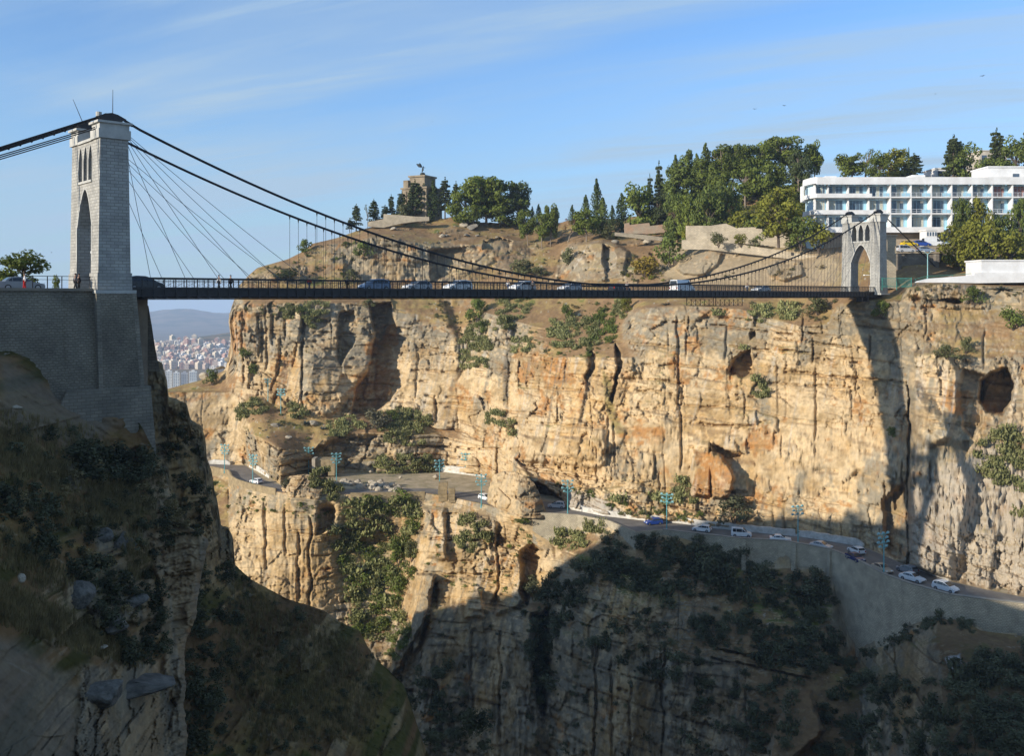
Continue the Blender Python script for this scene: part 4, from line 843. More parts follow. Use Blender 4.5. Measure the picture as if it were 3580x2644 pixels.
for q, dz in ((2600, 6.5), (2778, 5.5), (2902, 9)):
    b_ = MB(); a_ = gp(q, L0, e=-.5); t = (gp(q+20, L0)-gp(q, L0)).normalized(); nn = Vector((t.y, -t.x, 0)); nn = nn if nn.y < 0 else -nn
    f = lambda s_, d_, z_: a_ + t*s_ + nn*d_ + Vector((0, 0, z_))
    b_.add([f(-.45,-.1,-dz), f(.45,-.1,-dz), f(.45,.75,-dz), f(-.45,.75,-dz), f(-.4,-.1,.3), f(.4,-.1,.3), f(.4,.3,.3), f(-.4,.3,.3)], [(0,3,2,1),(4,5,6,7),(0,1,5,4),(1,2,6,5),(2,3,7,6),(3,0,4,7)])
    b_.build('buttress', con_w, rwr)
# parapets further left
xs = [735, 770, 798, 803, 808, 828, 850, 874, 905, 935, 963]; pts = [gp(q, L0, e=-.35) for q in xs]
wall_line(pts, [ROADZ-2.6]*len(xs), [ROADZ+.75]*len(xs), .4, yel_w, 'parapet', "low yellow stone parapet round the road bend at far left", jitter=.05)
xs = list(range(1225, 1490, 20)); pts = [gp(q, L0, e=-.4) for q in xs]
wall_line(pts, [ROADZ-3.0]*len(xs), [ROADZ+.35]*len(xs), .4, yel_w, 'parapet', "straight yellow stone wall under the road above the cactus gully", jitter=.03)
# whitewashed kerb walls at the cliff foot
def kerb(x0, x1, h, label, e=.0, g=C0, st=14):
    xs = np.arange(x0, x1+1, st); pts = [gp(float(q), g, e=e) for q in xs]; k = [h*min(1, .35+min(q-x0, x1-q)/30) for q in xs]
    wall_line(pts, [ROADZ-.3]*len(xs), [ROADZ+v for v in k], .6, white_w, 'kerb_wall', label, jitter=.10)
kerb(720, 812, 1.3, "short white kerb wall under the flat tan rock face at far left", -1.0)
kerb(870, 940, 1.5, "white kerb wall curving along the inside of the left road bend", -.4)
kerb(1540, 1704, 1.9, "white wall at the cliff foot beside the dirt lay-by", -.8)
kerb(1990, 2260, 1.25, "whitewashed kerb wall right of the tunnel mouth in the sun", -.55)
kerb(2262, 3020, 1.35, "long whitewashed kerb wall in shade behind the line of cars", -.55)
kerb(3176, 3320, 1.5, "white kerb wall below the rock pillar at the right bend", -.55)
# rubble bank between road and lay-by, outcrop stones: boulders one by one
rock_m = mat('pale limestone boulder', (.40, .34, .25), .95, scale=1.5, var=.2, color2=(.27, .23, .17), bump=.6, bscale=2)
rock_d = mat('grey limestone boulder', (.25, .22, .17), .95, scale=1.5, var=.2, color2=(.19, .165, .13), bump=.6, bscale=2)
def rock_mesh(seed, flat=.75, sub=4):
    import bmesh
    bm = bmesh.new(); bmesh.ops.create_icosphere(bm, subdivisions=sub, radius=1.0)
    rr = np.random.RandomState(seed); cuts = rr.normal(size=(9, 3)); cuts /= np.linalg.norm(cuts, axis=1)[:, None]; dist = rr.uniform(.55, .95, 9)
    co_ = np.array([v.co[:] for v in bm.verts]); nz_ = .10*fbm2(co_[:, 0]*2+seed, co_[:, 1]*2+co_[:, 2]*1.7, 4, seed) + .05*fbm2(co_[:, 0]*6, co_[:, 1]*6+co_[:, 2]*5, 3, seed+3)
    for v, dn in zip(bm.verts, nz_):
        p = np.array(v.co)*(1+float(dn))
        for c_, d_ in zip(cuts, dist):
            k = p @ c_ - d_ - float(dn)*.5
            if k > 0: p = p - c_*k*.92
        p[2] *= flat; v.co = p
    me = bpy.data.meshes.new('boulder'); bm.to_mesh(me); bm.free(); return me
ROCKS = []
for k in range(6):
    me = rock_mesh(40+k, (.7, .85, .6, 1.0, .8, .65)[k]); me.materials.append(rock_m if k % 2 else rock_d); ROCKS.append(me)
rock_s = mat('shaded grey rock', (.15, .138, .115), .95, scale=2.2, var=.3, color2=(.05, .046, .038), bump=1.0, bscale=5)  # darker boulder colour for the near slope, shade painted in
SHR = []
for k in range(6):
    me = ROCKS[k].copy(); me.materials.clear(); me.materials.append(rock_s); SHR.append(me)
def boulder(p, size, k, label, group=None, sc=(1, 1, 1), rot=None, dull=False):
    o = bpy.data.objects.new('boulder', (SHR if dull else ROCKS)[k % 6]); COL.objects.link(o); o.location = p; o.scale = (size*sc[0], size*sc[1], size*sc[2])
    o.rotation_euler = rot or (rng.uniform(-.2, .2), rng.uniform(-.2, .2), rng.uniform(0, 6.3)); return tag(o, label, 'rock', group)
for i in range(46):
    q = 1165 + 235*rng.random()**.9; t = rng.random(); d = float(np.interp(q, L0[0], L0[2])); top_py = 1678 + (q-1165)*.055 + t*26 - 4
    boulder(P(q, top_py+8, -ROADZ*F/(top_py+8-HY)) + Vector((0, 0, .25)), .45 + .75*rng.random(), 2*i+1, "white angular stone in the rubble bank between road and lay-by", "stones of the white rubble bank")
for px, py, sz, lab in ((1525, 1672, .9, "rounded white boulder standing alone on the dirt lay-by"), (1297, 1653, .55, "small pale boulder at the lay-by edge below the cactus"), (1400, 1674, .5, "white stone lying in the middle of the lay-by")):
    boulder(P(px, py, -ROADZ*F/(py+6-HY)) + Vector((0, 0, .3)), sz, 1, lab)
# outcrop between the two stretches of road, with its cut-stone pier stumps
def outcrop(topl, name, label, seed, back, lift=0.0, bot=14):
    """a rock mass standing on the road's outer edge and running back to the cliff"""
    xs = np.arange(topl[0][0], topl[-1][0]+.1, 2.6); tp = np.interp(xs, [q[0] for q in topl], [q[1] for q in topl]) + 3*fbm2(xs/12, xs*0, 3, seed); d0 = np.interp(xs, L0[0], L0[2]) - 1.3; bp = np.interp(xs, L0[0], L0[1]) + bot
    rows_ = []; N_ = 46
    e = np.clip(np.minimum(xs-xs[0], xs[-1]-xs)/40, 0, 1)**.6
    for j in range(N_+1):
        t = j/N_; rows_.append(np.stack([xs, bp + (tp-bp)*t, d0 + 3.2*t**2 + 2.5*(1-e)], -1))
    for a_ in (.25, .6, 1.0): rows_.append(np.stack([xs, tp - 1.0 + 3*a_, d0 + 3.2 + 2.5*(1-e) + a_*back], -1))
    A_ = np.array(rows_); PX_, PY_, D_ = A_[..., 0], A_[..., 1], A_[..., 2]; V_ = world(PX_, PY_, D_); s_ = .79*V_[..., 0]-.614*V_[..., 1]; w_ = V_[..., 2]
    rdx = rock_disp(s_*1.3, w_*1.3, D_, seed, .62, .3); D2 = D_ - rdx; V_ = world(PX_, PY_, D2); nz_ = np.clip(normals(V_)[..., 2], 0, 1)
    c_ = mix(rock_col(s_, w_, seed, np.full(s_.shape, .14), np.full(s_.shape, -.15)), SOIL, .8*sst(nz_, .6, .85)); o_ = grid_mesh(name, V_, c_, TM, None)
    return tag(o_, label, 'rock')
outcrop([(978,1722),(990,1690),(1012,1664),(1060,1660),(1100,1663),(1140,1672),(1172,1690),(1190,1730)], 'rock_outcrop', "brown rock outcrop beside the road, hiding it left of the white rubble bank", 811, 9)
outcrop([(1702,1752),(1708,1700),(1722,1662),(1760,1648),(1800,1652),(1838,1664),(1866,1688),(1884,1722),(1900,1764),(1912,1794)], 'rock_outcrop', "rock bluff with cactus on top that the road passes behind, left of the tunnel mouth", 812, 15)
for i, (px, py, w_, h_) in enumerate(((1548, 1722, 2.2, 3.9), (1580, 1724, 1.6, 2.9))):
    d = l0d(px) - .8; m_ = MB(); c_ = P(px, py+18, d)
    for k in range(5):
        j = rng.uniform(-.12, .12); m_.box((c_.x-w_/2+j, c_.y-.8+j, c_.z-1+k*h_/4), (c_.x+w_/2+j, c_.y+.8, c_.z-1+(k+.96)*h_/4))
    tag(m_.build('stone_stump', yel_w), ("tall ruined stone stump at the cliff edge under a floodlight mast", "shorter ruined stone stump right of the tall one")[i], "ruin")
# little portal with an arched doorway under the ledge
m_ = MB(); d = 261.0; pc = lambda q, y_: P(q, y_, d)
a_ = pc(1104, 1664); b_ = pc(1170, 1664); top_ = pc(1104, 1608).z; cx_ = pc(1135, 1664).x; hw_ = .95; zb_ = a_.z
vs_ = sorted(set([a_.x, b_.x] + [cx_ + hw_*t for t in np.linspace(-1, 1, 13)]))
def za_(v): 
    k = (v-cx_)/hw_; return zb_ if abs(k) > 1.0001 else zb_ + 1.5 + 1.0*math.sqrt(max(0, 1-k*k))
for v0, v1 in zip(vs_[:-1], vs_[1:]):
    ins = abs((v0+v1)/2 - cx_) < hw_; l0 = za_(v0) if ins else zb_; l1 = za_(v1) if ins else zb_
    fr = [(v0, d, l0), (v1, d, l1), (v1, d, top_), (v0, d, top_)]; bk_ = [(x_, y_+4.5, z_) for x_, y_, z_ in fr]
    m_.add(fr + bk_, [(0,1,2,3),(7,6,5,4),(0,4,5,1),(2,6,7,3)])
for v in (a_.x, b_.x, cx_-hw_, cx_+hw_): 
    t_ = top_ if v in (a_.x, b_.x) else zb_+1.5; m_.add([(v, d, zb_), (v, d+4.5, zb_), (v, d+4.5, t_), (v, d, t_)], [(0,1,2,3)])
pt = tag(m_.build('stone_portal', yel_w), "small stone portal with a dark arched doorway under the rocky ledge", "portal")
m_ = MB(); m_.box((a_.x-.9, d-.9, zb_-.3), (a_.x-.02, d+3, top_+.4)); m_.build('pillar', mat('pale plaster', (.45, .38, .28), .9, scale=1), pt)
m_ = MB(); m_.box((cx_-hw_+.02, d+1.6, zb_), (cx_+hw_-.02, d+1.8, zb_+2.5)); m_.build('dark_panel', mat('doorway shade', (.03, .028, .025), .9), pt)  # dark panel put in for the shade inside the doorway

# ------------------------------------------------------------------ teal floodlight masts
teal = mat('teal paint', (.13, .40, .42), .5, scale=4, var=.15); teal_l = mat('pale teal lamp housing', (.30, .52, .52), .4, scale=4, var=.1); glass_l = mat('lamp glass', (.55, .62, .62), .2)
def mast(nbars, h=7.6, spread=1.15, lit=5):
    r = empty('floodlight_mast'); m_ = MB(); m_.tube([(0, 0, -.4), (0, 0, h*.5), (0, 0, h)], [.13, .10, .07], 8); m_.tube([(0, 0, -.4), (0, 0, .25)], .22, 8); m_.build('pole', teal, r)
    for k in range(nbars):
        z = h - .12 - k*.78; w_ = spread*(1, .82, 1.05, .7)[k % 4]
        b_ = MB(); b_.tube([(-w_, 0, z), (w_, 0, z)], .06, 6); b_.tube([(-w_*.7, 0, z), (0, 0, z-.45)], .035, 5); b_.tube([(w_*.7, 0, z), (0, 0, z-.45)], .035, 5); cb_ = b_.build('crossbar', teal, r)
        for x_ in np.linspace(-w_, w_, 3 if k % 2 == 0 else 2):
            l_ = MB(); M_ = Matrix.Translation((float(x_), .1, z+.12)) @ Matrix.Rotation(R(25), 4, 'X')
            l_.box((-.26, -.13, -.17), (.26, .16, .17), M_, taper=.8); l_.box((-.22, .162, -.14), (.22, .19, .14), M_); lo = l_.build('floodlight', [teal_l], r)
    return r
MASTS = {3: mast(3), 4: mast(4), 2: mast(2, 6.5, .8)}
used_m = set()
ML = [(785, 1650, 4, 'road', "floodlight mast beside the tan rock face at the far left road"), (884, 1692, 4, 'road', "floodlight mast standing over the lone car on the left bend"),
      (1079, 1662, 3, 'far', "floodlight mast on the rocks left of the stone portal"), (1176, 1686, 4, 'road', "floodlight mast at the left end of the white rubble bank"),
      (1537, 1714, 4, 'road', "floodlight mast rising from the ruined stone stumps"), (1627, 1682, 3, 'far', "floodlight mast in the lay-by before the white wall"), (1683, 1772, 4, 'low', "floodlight mast on the cliff edge left of the tunnel rock"),
      (1985, 1798, 4, 'road', "floodlight mast in front of the tunnel mouth"), (2331, 1853, 3, 'road', "floodlight mast beside the blue hatchback at the shadow's edge"),
      (2790, 1903, 3, 'road', "floodlight mast on the wall buttress above the bushes"), (3090, 2014, 4, 'road', "floodlight mast among the cars on the right bend"),
      (982, 1452, 3, 'far', "floodlight mast on the ledge right of the tan rock face"), (937, 1402, 2, 'far', "short floodlight mast high on the ledge under the cliff")]
for px, py, nb, where, lab in ML:
    p = P(px, py, -ROADZ*F/(py-HY)) if where == 'road' else (on_far(px, py) if where == 'far' else on_low(px, py))
    if where == 'road': p.z = ROADZ
    o = MASTS[nb] if nb not in used_m else copy_tree(MASTS[nb]); used_m.add(nb)
    o.location = p; o.rotation_euler = (0, 0, rng.uniform(-.5, .5)); tag(o, lab, 'floodlight', 'teal floodlight masts along the gorge road')

# ------------------------------------------------------------------ cars
tyre = mat('tyre rubber', (.02, .02, .02), .9); rim_m = mat('wheel metal', (.35, .36, .37), .4, metal=.6)
glassm = mat('car glass', (.025, .03, .035), .08, spec=.6, var=.05); lampw = mat('clear lamp', (.75, .75, .72), .15); lampr = mat('red lamp', (.35, .015, .012), .2); trim_m = mat('black trim', (.03, .03, .03), .6)
def paint(n, c): return mat('paint ' + n, c, .25, spec=.6, var=.05)
PAINT = dict(white=paint('white', (.74, .74, .72)), silver=paint('silver', (.48, .48, .48)), grey=paint('grey', (.22, .23, .24)), blue=paint('blue', (.025, .07, .30)), navy=paint('navy', (.025, .035, .12)), dark=paint('dark', (.02, .022, .025)), yellow=paint('yellow', (.72, .50, .02)), cream=paint('cream', (.62, .57, .47)), steel=paint('steel blue', (.20, .26, .36)), beige=paint('beige', (.45, .36, .26)))
# side profiles: lower body, roof line (x forward)
CARS = {
 'hatch': dict(L=3.95, W=1.68, body=[(-1.95,.34),(-1.98,.62),(-1.90,.93),(-.2,.96),(.85,.92),(1.70,.76),(1.93,.58),(1.95,.34)], cab=[(-1.88,.93),(-1.55,1.40),(-.9,1.47),(.05,1.44),(.95,.91)], pil=(-1.2,-.05)),
 'sedan': dict(L=4.35, W=1.70, body=[(-2.15,.34),(-2.17,.62),(-2.08,.95),(-1.45,.97),(-.2,.95),(.80,.92),(1.85,.74),(2.12,.58),(2.15,.34)], cab=[(-1.62,.96),(-1.05,1.37),(-.5,1.43),(.10,1.41),(.98,.91)], pil=(-.95,-.05)),
 'mpv': dict(L=4.15, W=1.72, body=[(-2.05,.36),(-2.08,.70),(-2.0,1.0),(-.2,1.03),(1.05,1.0),(1.75,.82),(2.02,.62),(2.06,.36)], cab=[(-2.0,1.0),(-1.80,1.45),(-1.0,1.62),(.0,1.58),(1.20,.99)], pil=(-1.1,.0)),
 'van': dict(L=4.2, W=1.75, body=[(-2.08,.36),(-2.10,.80),(-2.06,1.08),(-.2,1.08),(1.10,1.02),(1.80,.86),(2.05,.64),(2.08,.36)], cab=[(-2.06,1.08),(-2.0,1.78),(-1.6,1.84),(.25,1.80),(1.15,1.02)], pil=(-1.05,.15)),
 'bigvan': dict(L=5.0, W=1.95, body=[(-2.48,.40),(-2.50,.9),(-2.48,1.25),(-.2,1.25),(1.6,1.2),(2.2,1.02),(2.46,.75),(2.48,.40)], cab=[(-2.48,1.25),(-2.44,2.18),(-2.2,2.25),(1.0,2.22),(1.75,1.2)], pil=(-1.0,.6)),
}
def car(kind, col):
    s_ = CARS[kind]; W_ = s_['W']/2; root = empty('parked_car'); body = MB(); b_ = s_['body']; c_ = s_['cab']
    def sec(pts, wb, wt, zlo, zhi):            # a closed loop per side, narrowing upward
        def y_(z): return wb + (wt-wb)*max(0, min(1, (z-zlo)/(zhi-zlo)))
        n = len(pts); vs = [(x_, y_(z_), z_) for x_, z_ in pts] + [(x_, -y_(z_), z_) for x_, z_ in pts]
        return vs, [tuple(range(n)), tuple(range(2*n-1, n-1, -1))] + [(i, n+i, n+(i+1) % n, (i+1) % n) for i in range(n)]
    zt = max(z for _, z in c_); zb = min(z for _, z in c_)
    body.add(*sec(b_ + [(b_[-1][0]-.15, .22), (b_[0][0]+.15, .22)], W_, W_*.95, .5, .95))
    body.add(*sec(c_ + [(c_[-1][0]-.02, zb-.05), (c_[0][0]+.02, zb-.05)], W_*.95, W_*.76, zb, zt))
    bo = body.build('body', PAINT[col], root)
    bv = bo.modifiers.new('soft edges', 'BEVEL'); bv.width = .05; bv.segments = 2; bv.limit_method = 'ANGLE'; bv.angle_limit = R(25)
    def yy_(z): return W_*.95 + (W_*.76 - W_*.95)*(z-zb)/(zt-zb)
    def quad(a, b2, c2, d2, name, m, off):
        q = MB(); pts = [Vector(p) for p in (a, b2, c2, d2)]; n_ = (pts[1]-pts[0]).cross(pts[2]-pts[0]).normalized()
        o_ = Vector(off); 
        if n_.dot(o_) < 0: n_ = -n_
        q.add([p + n_*.035 for p in pts] + [p - n_*.02 for p in pts], [(0,1,2,3),(7,6,5,4),(0,4,5,1),(1,5,6,2),(2,6,7,3),(3,7,4,0)]); return q.build(name, m, root)
    # windscreen, rear window
    (x0, z0), (x1, z1) = c_[-2], c_[-1]; f = lambda t: (x0+(x1-x0)*t, z0+(z1-z0)*t)
    (xa, za), (xb, zb2) = f(.14), f(.90); quad((xa, yy_(za)*.90, za), (xa, -yy_(za)*.90, za), (xb, -yy_(zb2)*.92, zb2), (xb, yy_(zb2)*.92, zb2), 'windscreen', glassm, (1, 0, 1))
    (x0, z0), (x1, z1) = c_[1], c_[0]; (xa, za), (xb, zb2) = f(.12), f(.80); quad((xa, yy_(za)*.88, za), (xa, -yy_(za)*.88, za), (xb, -yy_(zb2)*.9, zb2), (xb, yy_(zb2)*.9, zb2), 'rear_window', glassm, (-1, 0, .6))
    # side glass: cabin outline pulled in, split at the pillars
    def roof(x_):
        return float(np.interp(x_, [q[0] for q in c_], [q[1] for q in c_])) - .10
    xs_ = [c_[0][0]+.32, s_['pil'][0]-.04], [s_['pil'][0]+.04, s_['pil'][1]-.04], [s_['pil'][1]+.04, c_[-1][0]-.30]
    for sg in (-1, 1):
        for a, b2 in xs_:
            if kind == 'bigvan' and a < .5: continue
            zl = zb + .06; za, zb_ = max(roof(a), zl+.05), max(roof(b2), zl+.05)
            quad((a, sg*yy_(zl), zl), (b2, sg*yy_(zl), zl), (b2, sg*yy_(zb_), zb_), (a, sg*yy_(za), za), 'side_window', glassm, (0, sg, .2))
        for x_ in (b_[0][0]*.64, b_[-1][0]*.66):
            w = MB(); w.tube([(x_, sg*(W_-.16), .31), (x_, sg*(W_+.02), .31)], .31, 14); wo = w.build('wheel', tyre, root)
            r_ = MB(); r_.tube([(x_, sg*(W_+.021), .31), (x_, sg*(W_+.03), .31)], .20, 12); r_.build('rim', rim_m, wo)
        h_ = MB(); xf = b_[-2][0]; h_.box((xf-.22, sg*W_*.62-.2, .60), (xf-.02, sg*W_*.62+.2, .74)); h_.build('headlight', lampw, root)
        t_ = MB(); xr = b_[1][0]; t_.box((xr-.015, sg*W_*.78-.1, .66), (xr+.10, sg*W_*.78+.1, .92)); t_.build('tail_light', lampr, root)
    tr_ = MB(); tr_.box((b_[-1][0]-.05, -W_*.8, .34), (b_[-1][0]+.03, W_*.8, .46)); tr_.box((b_[0][0]-.03, -W_*.8, .34), (b_[0][0]+.05, W_*.8, .46)); tr_.build('bumper', trim_m, root)
    return root
CARP = {}
def put_car(kind, col, p, head, label, group=None, cat='car', name='car'):
    k = (kind, col); o = car(kind, col) if k not in CARP else copy_tree(CARP[k]); CARP.setdefault(k, o); o.name = name
    o.location = p; o.rotation_euler = (0, 0, head); return tag(o, label, cat, group)
def road_car(px, py, kind, col, flip, label, cat='car'):
    d = -ROADZ*F/(py-HY); p = Vector(((px-CX)/F*d, d, ROADZ+.03))
    t = gp(px+12, L0) - gp(px-12, L0); h_ = math.atan2(t.y, t.x) + (math.pi if flip else 0)
    put_car(kind, col, p, h_, label, 'cars on the gorge road', cat)
# flip 0: heading right in the picture
road_car(896, 1691, 'hatch', 'white', 1, "white hatchback alone on the left road bend")
road_car(1698, 1749, 'hatch', 'white', 0, "white car half hidden behind the rock left of the tunnel")
road_car(1946, 1777, 'mpv', 'silver', 1, "silver estate car coming out of the dark tunnel mouth")
road_car(2284, 1835, 'hatch', 'blue', 1, "blue hatchback crossing the shadow's edge on the road")
road_car(2454, 1859, 'hatch', 'white', 1, "white hatchback behind the white van on the shaded road")
road_car(2592, 1877, 'van', 'white', 0, "white van with square side windows on the shaded road", 'van')
road_car(2728, 1895, 'sedan', 'white', 0, "white saloon car just left of the buttress floodlight mast")
road_car(2872, 1919, 'sedan', 'silver', 0, "silver saloon car between the buttress mast and the white hatchback")
road_car(2994, 1936, 'hatch', 'white', 1, "white hatchback driving away, level with the dark blue car")
road_car(2990, 1961, 'sedan', 'navy', 0, "dark blue saloon beside the wall, below the white hatchback")
road_car(3085, 2000, 'sedan', 'beige', 0, "dull beige saloon car at the foot of the bend's floodlight mast")
road_car(3172, 2003, 'hatch', 'grey', 1, "grey hatchback close under the white kerb of the right bend")
road_car(3190, 2032, 'sedan', 'white', 0, "white saloon car behind the white people carrier")
road_car(3306, 2067, 'mpv', 'white', 0, "white people carrier leading the queue at lower right")
def bridge_car(u, v, kind, col, flip, label, cat='car'):
    put_car(kind, col, B(u, v, .62), math.atan2(U_.y, U_.x) + (math.pi if flip else 0), label, 'cars crossing the bridge', cat)
def u_at(px, v):                              # where on the bridge the direction px meets the line at offset v
    k = (px-CX)/F; a = B(0, v); return (k*a.y - a.x)/(U_.x - k*U_.y)
for px, kind, col, fl_, lab in ((502, 'mpv', 'dark', 0, "black car on the bridge just past the near tower"), (1308, 'mpv', 'steel', 1, "steel blue car on the bridge, leftmost of the pale ones"), (1458, 'hatch', 'silver', 1, "silver hatchback on the bridge between the blue and the white car"),
     (1600, 'mpv', 'white', 1, "bright white car on the bridge below the crossing cables"), (1825, 'mpv', 'white', 1, "white car near the bridge middle, nearest the round tree"), (1992, 'hatch', 'silver', 1, "silver car at the bridge middle behind the railing"),
     (2165, 'hatch', 'dark', 0, "dark hatchback on the bridge right of the middle"), (2385, 'bigvan', 'white', 0, "tall white van on the bridge where the far cable leaves the deck"), (2660, 'sedan', 'silver', 1, "silver saloon on the bridge close to the far tower")):
    bridge_car(u_at(px, 1.1 if fl_ else -.9), 1.1 if fl_ else -.9, kind, col, fl_, lab, 'van' if kind == 'bigvan' else 'car')
hd0 = math.atan2(U_.y, U_.x)
put_car('hatch', 'white', B(-12.2, -3.4, .55), hd0+math.pi+.1, "white car parked under the broad tree on the plateau", 'cars on the plateau'); put_car('sedan', 'grey', B(-7.3, -1.6, .55), hd0, "grey saloon car driving up to the near tower arch", 'cars on the plateau')
# cars on the terrace by the hotel: see the hotel file
# ------------------------------------------------------------------ hotel on the far hill
hw_m = mat('white render', (.78, .77, .75), .8, scale=.35, var=.07, color2=(.62, .60, .57)); hb_m = mat('pale blue render', (.36, .62, .76), .8, scale=.6, var=.06)
win_f = mat('blue window frame', (.40, .60, .72), .5); pane_m = mat('dark window glass', (.07, .10, .14), .12, spec=.7); cur_m = mat('drawn curtain', (.50, .50, .42), .9, scale=3, var=.15); cur_r = mat('reddish curtain', (.33, .16, .14), .9, scale=3, var=.2); rail_m = mat('white rail', (.70, .72, .73), .4); ac_m = mat('beige metal box', (.55, .52, .45), .5)
HD = 246.0
def hx(px): return (px-CX)/F*HD
def hzz(py): return (HY-py)/F*HD
hotel = empty('hotel', (hx(3200), HD, hzz(860)), 0, "long white three storey hotel with rows of balconies on the far hill", "hotel")
HI = Matrix.Translation(-Vector(hotel.location))
def hb(mb, name, m, parent=hotel): mb.v = [tuple(HI @ Vector(v)) for v in mb.v]; return mb.build(name, m, parent)
XL, XR = hx(2856), hx(3760); DEP = 2.3
zr0, zr1 = hzz(641), hzz(619); zfl = [hzz(691), hzz(749), hzz(808)]; zpar = [hzz(676), hzz(734), hzz(792)]; FLT = .34
def curved(z0, z1, y0=HD, xl=XL, r=7.0, th=0, full=True):
    """plan outline of a slab with the quarter-round left end"""
    arc = [(xl - r*.22*math.sin(a), y0 + r*(1-math.cos(a))) for a in np.linspace(0, R(90), 9)]
    return [(XR, y0)] + arc + [(arc[-1][0]+2.0, y0+14), (XR, y0+14)]
def slab(mb, z0, z1, y0=HD, r=7.0): mb.prism(curved(z0, z1, y0, r=r), z0, z1, lambda a, b, w_: Vector((a, b, w_)))
m_ = MB(); m_.box((XL+1.3, HD+DEP, hzz(880)), (XR, HD+13, zr0+.02)); m_.prism([(XL+1.3, HD+DEP+.002), (XL+.2, HD+DEP+.002), (XL-.25, HD+4), (XL-.5, HD+7), (XL+1.0, HD+12.9), (XL+1.3, HD+12.9)], hzz(870), zr0+.015, lambda a, b, w_: Vector((a, b, w_))); hb(m_, 'wall', mat('white render in sky shade', (.54, .71, .80), .8, scale=.35, var=.07))  # blue of the sky-lit balcony recesses put into the white render
m_ = MB(); slab(m_, zr0, zr1, HD-.25); m_.box((XL-.2, HD-.26, zr0-.28), (XR, HD-.1, zr0-.004)); hb(m_, 'roof', hw_m)
m_ = MB()
for i in range(70):
    x_ = XL + (XR-XL)*i/70; m_.box((x_, HD-.1, zr0-.34-.15*rng.random()), (x_+.35, HD-.02, zr0-.03))
hb(m_, 'drip_moulding', hb_m)
xs_bay = [hx(q) for q in (2855, 2900, 2971, 3043, 3114, 3186, 3257, 3328, 3399, 3470, 3541, 3612, 3683, 3754)]
for k in range(3):
    m_ = MB(); slab(m_, zfl[k], zfl[k]+FLT, HD); fs_ = hb(m_, 'floor_slab', hw_m)
    if k < 2:                                  # solid curved balcony front over the first bays
        x1 = hx(3049) if k == 0 else hx(3100); o_ = curved(0, 0)[1:-2]; inn = [(a+.12 if i else a, b+.16) for i, (a, b) in enumerate(o_)]
        m_ = MB(); pl_ = [(x1, HD)] + o_; pi_ = [(x1, HD+.16)] + inn; n = len(pl_)
        vs_ = [(a, b, z) for z in (zfl[k]+FLT+.002, zpar[k]) for a, b in pl_] + [(a, b, z) for z in (zfl[k]+FLT+.002, zpar[k]) for a, b in pi_]; fs2 = []
        for i in range(n-1): fs2 += [(i, i+1, n+i+1, n+i), (2*n+i+1, 2*n+i, 3*n+i, 3*n+i+1), (n+i, n+i+1, 3*n+i+1, 3*n+i)]
        fs2 += [(0, n, 3*n, 2*n), (n-1, 2*n-1+0, 4*n-1, 3*n-1)]
        m_.add(vs_, fs2); hb(m_, 'balcony_front', hw_m)
    zt = (zr0 if k == 0 else zfl[k-1]) - .004; zb_ = zfl[k] + FLT + .004
    for i, xb in enumerate(xs_bay):
        deep = i >= 4; m_ = MB(); y0 = HD + (.03 if deep else .9)
        if deep: m_.box((xb-.14, y0, zb_), (xb+.14, HD+DEP-.01, zt))
        else: m_.prism([(y0, zb_), (HD+DEP-.01, zb_), (HD+DEP-.01, zt), (HD+1.6, zt), (y0, zt-1.1)], xb-.14, xb+.14, lambda a, b, w_: Vector((w_, a, b)))
        hb(m_, 'partition', hw_m)
        if i+1 >= len(xs_bay): continue
        xa, xc = xb+.5, xs_bay[i+1]-1.15 if i else xs_bay[i+1]-.5; yw = HD+DEP; zw0, zw1 = zb_+(.1 if k < 2 else .55), zt-.62
        fr = MB(); fr.box((xa-.12, yw-.09, zw0), (xc+.12, yw-.004, zw1+.1)); fo = hb(fr, 'window', win_f)
        n = 4
        for j in range(n):
            x0 = xa + (xc-xa)*j/n + .05; x1 = xa + (xc-xa)*(j+1)/n - .05; rr = rng.random()
            pn = MB(); pn.box((x0, yw-.12, zw0+.08), (x1, yw-.093, zw1-.45)); pn.box((x0, yw-.12, zw1-.38), (x1, yw-.093, zw1)); 
            mm = cur_r if (i in (9, 10) and k == 0 and j > 0) or (i == 9 and k == 1 and j == 0) else (cur_m if rr < .42 else pane_m); hb(pn, 'pane', mm, None).parent = fo
        sd = MB(); sd.box((xc+.2, yw-.04, zb_), (xs_bay[i+1]-.16, yw-.005, zt-.5)); hb(sd, 'side_panel', hb_m)
        if deep and k < 2 or (i == 3 and k == 0):
            rl = MB(); x0, x1 = (xb+.2 if i > 3 else hx(3062)), xs_bay[i+1]-.2
            rl.box((x0, HD+.10, zb_+.92), (x1, HD+.16, zb_+1.0)); rl.box((x0, HD+.11, zb_+.40), (x1, HD+.15, zb_+.46))
            for q in np.linspace(x0, x1, 5): rl.box((q-.035, HD+.105, zb_), (q+.035, HD+.155, zb_+.95))
            ro = hb(rl, 'balcony_railing', rail_m)
            pn = MB(); pn.box((x0+.55*(x1-x0), HD+.17, zb_+.05), (x1-.1, HD+.2, zb_+.85)); hb(pn, 'rail_panel', hb_m, None).parent = ro
        if (i, k) in ((4, 0), (4, 1), (5, 0), (5, 1), (8, 0), (9, 0), (7, 1), (9, 1)):
            ac = MB(); ac.box((xc-1.0, yw-.5, zw1-.55), (xc-.2, yw-.125, zw1-.02)); hb(ac, 'air_conditioner', ac_m)
m_ = MB(); m_.box((77.0, HD+5.5, hzz(698)), (77.5, HD+7.5, zr0-.05)); hb(m_, 'end_fin', hw_m)
m_ = MB(); m_.box((hx(2890), HD-1.6, hzz(814)), (hx(3290), HD-.01, hzz(795))); hb(m_, 'canopy', hw_m)
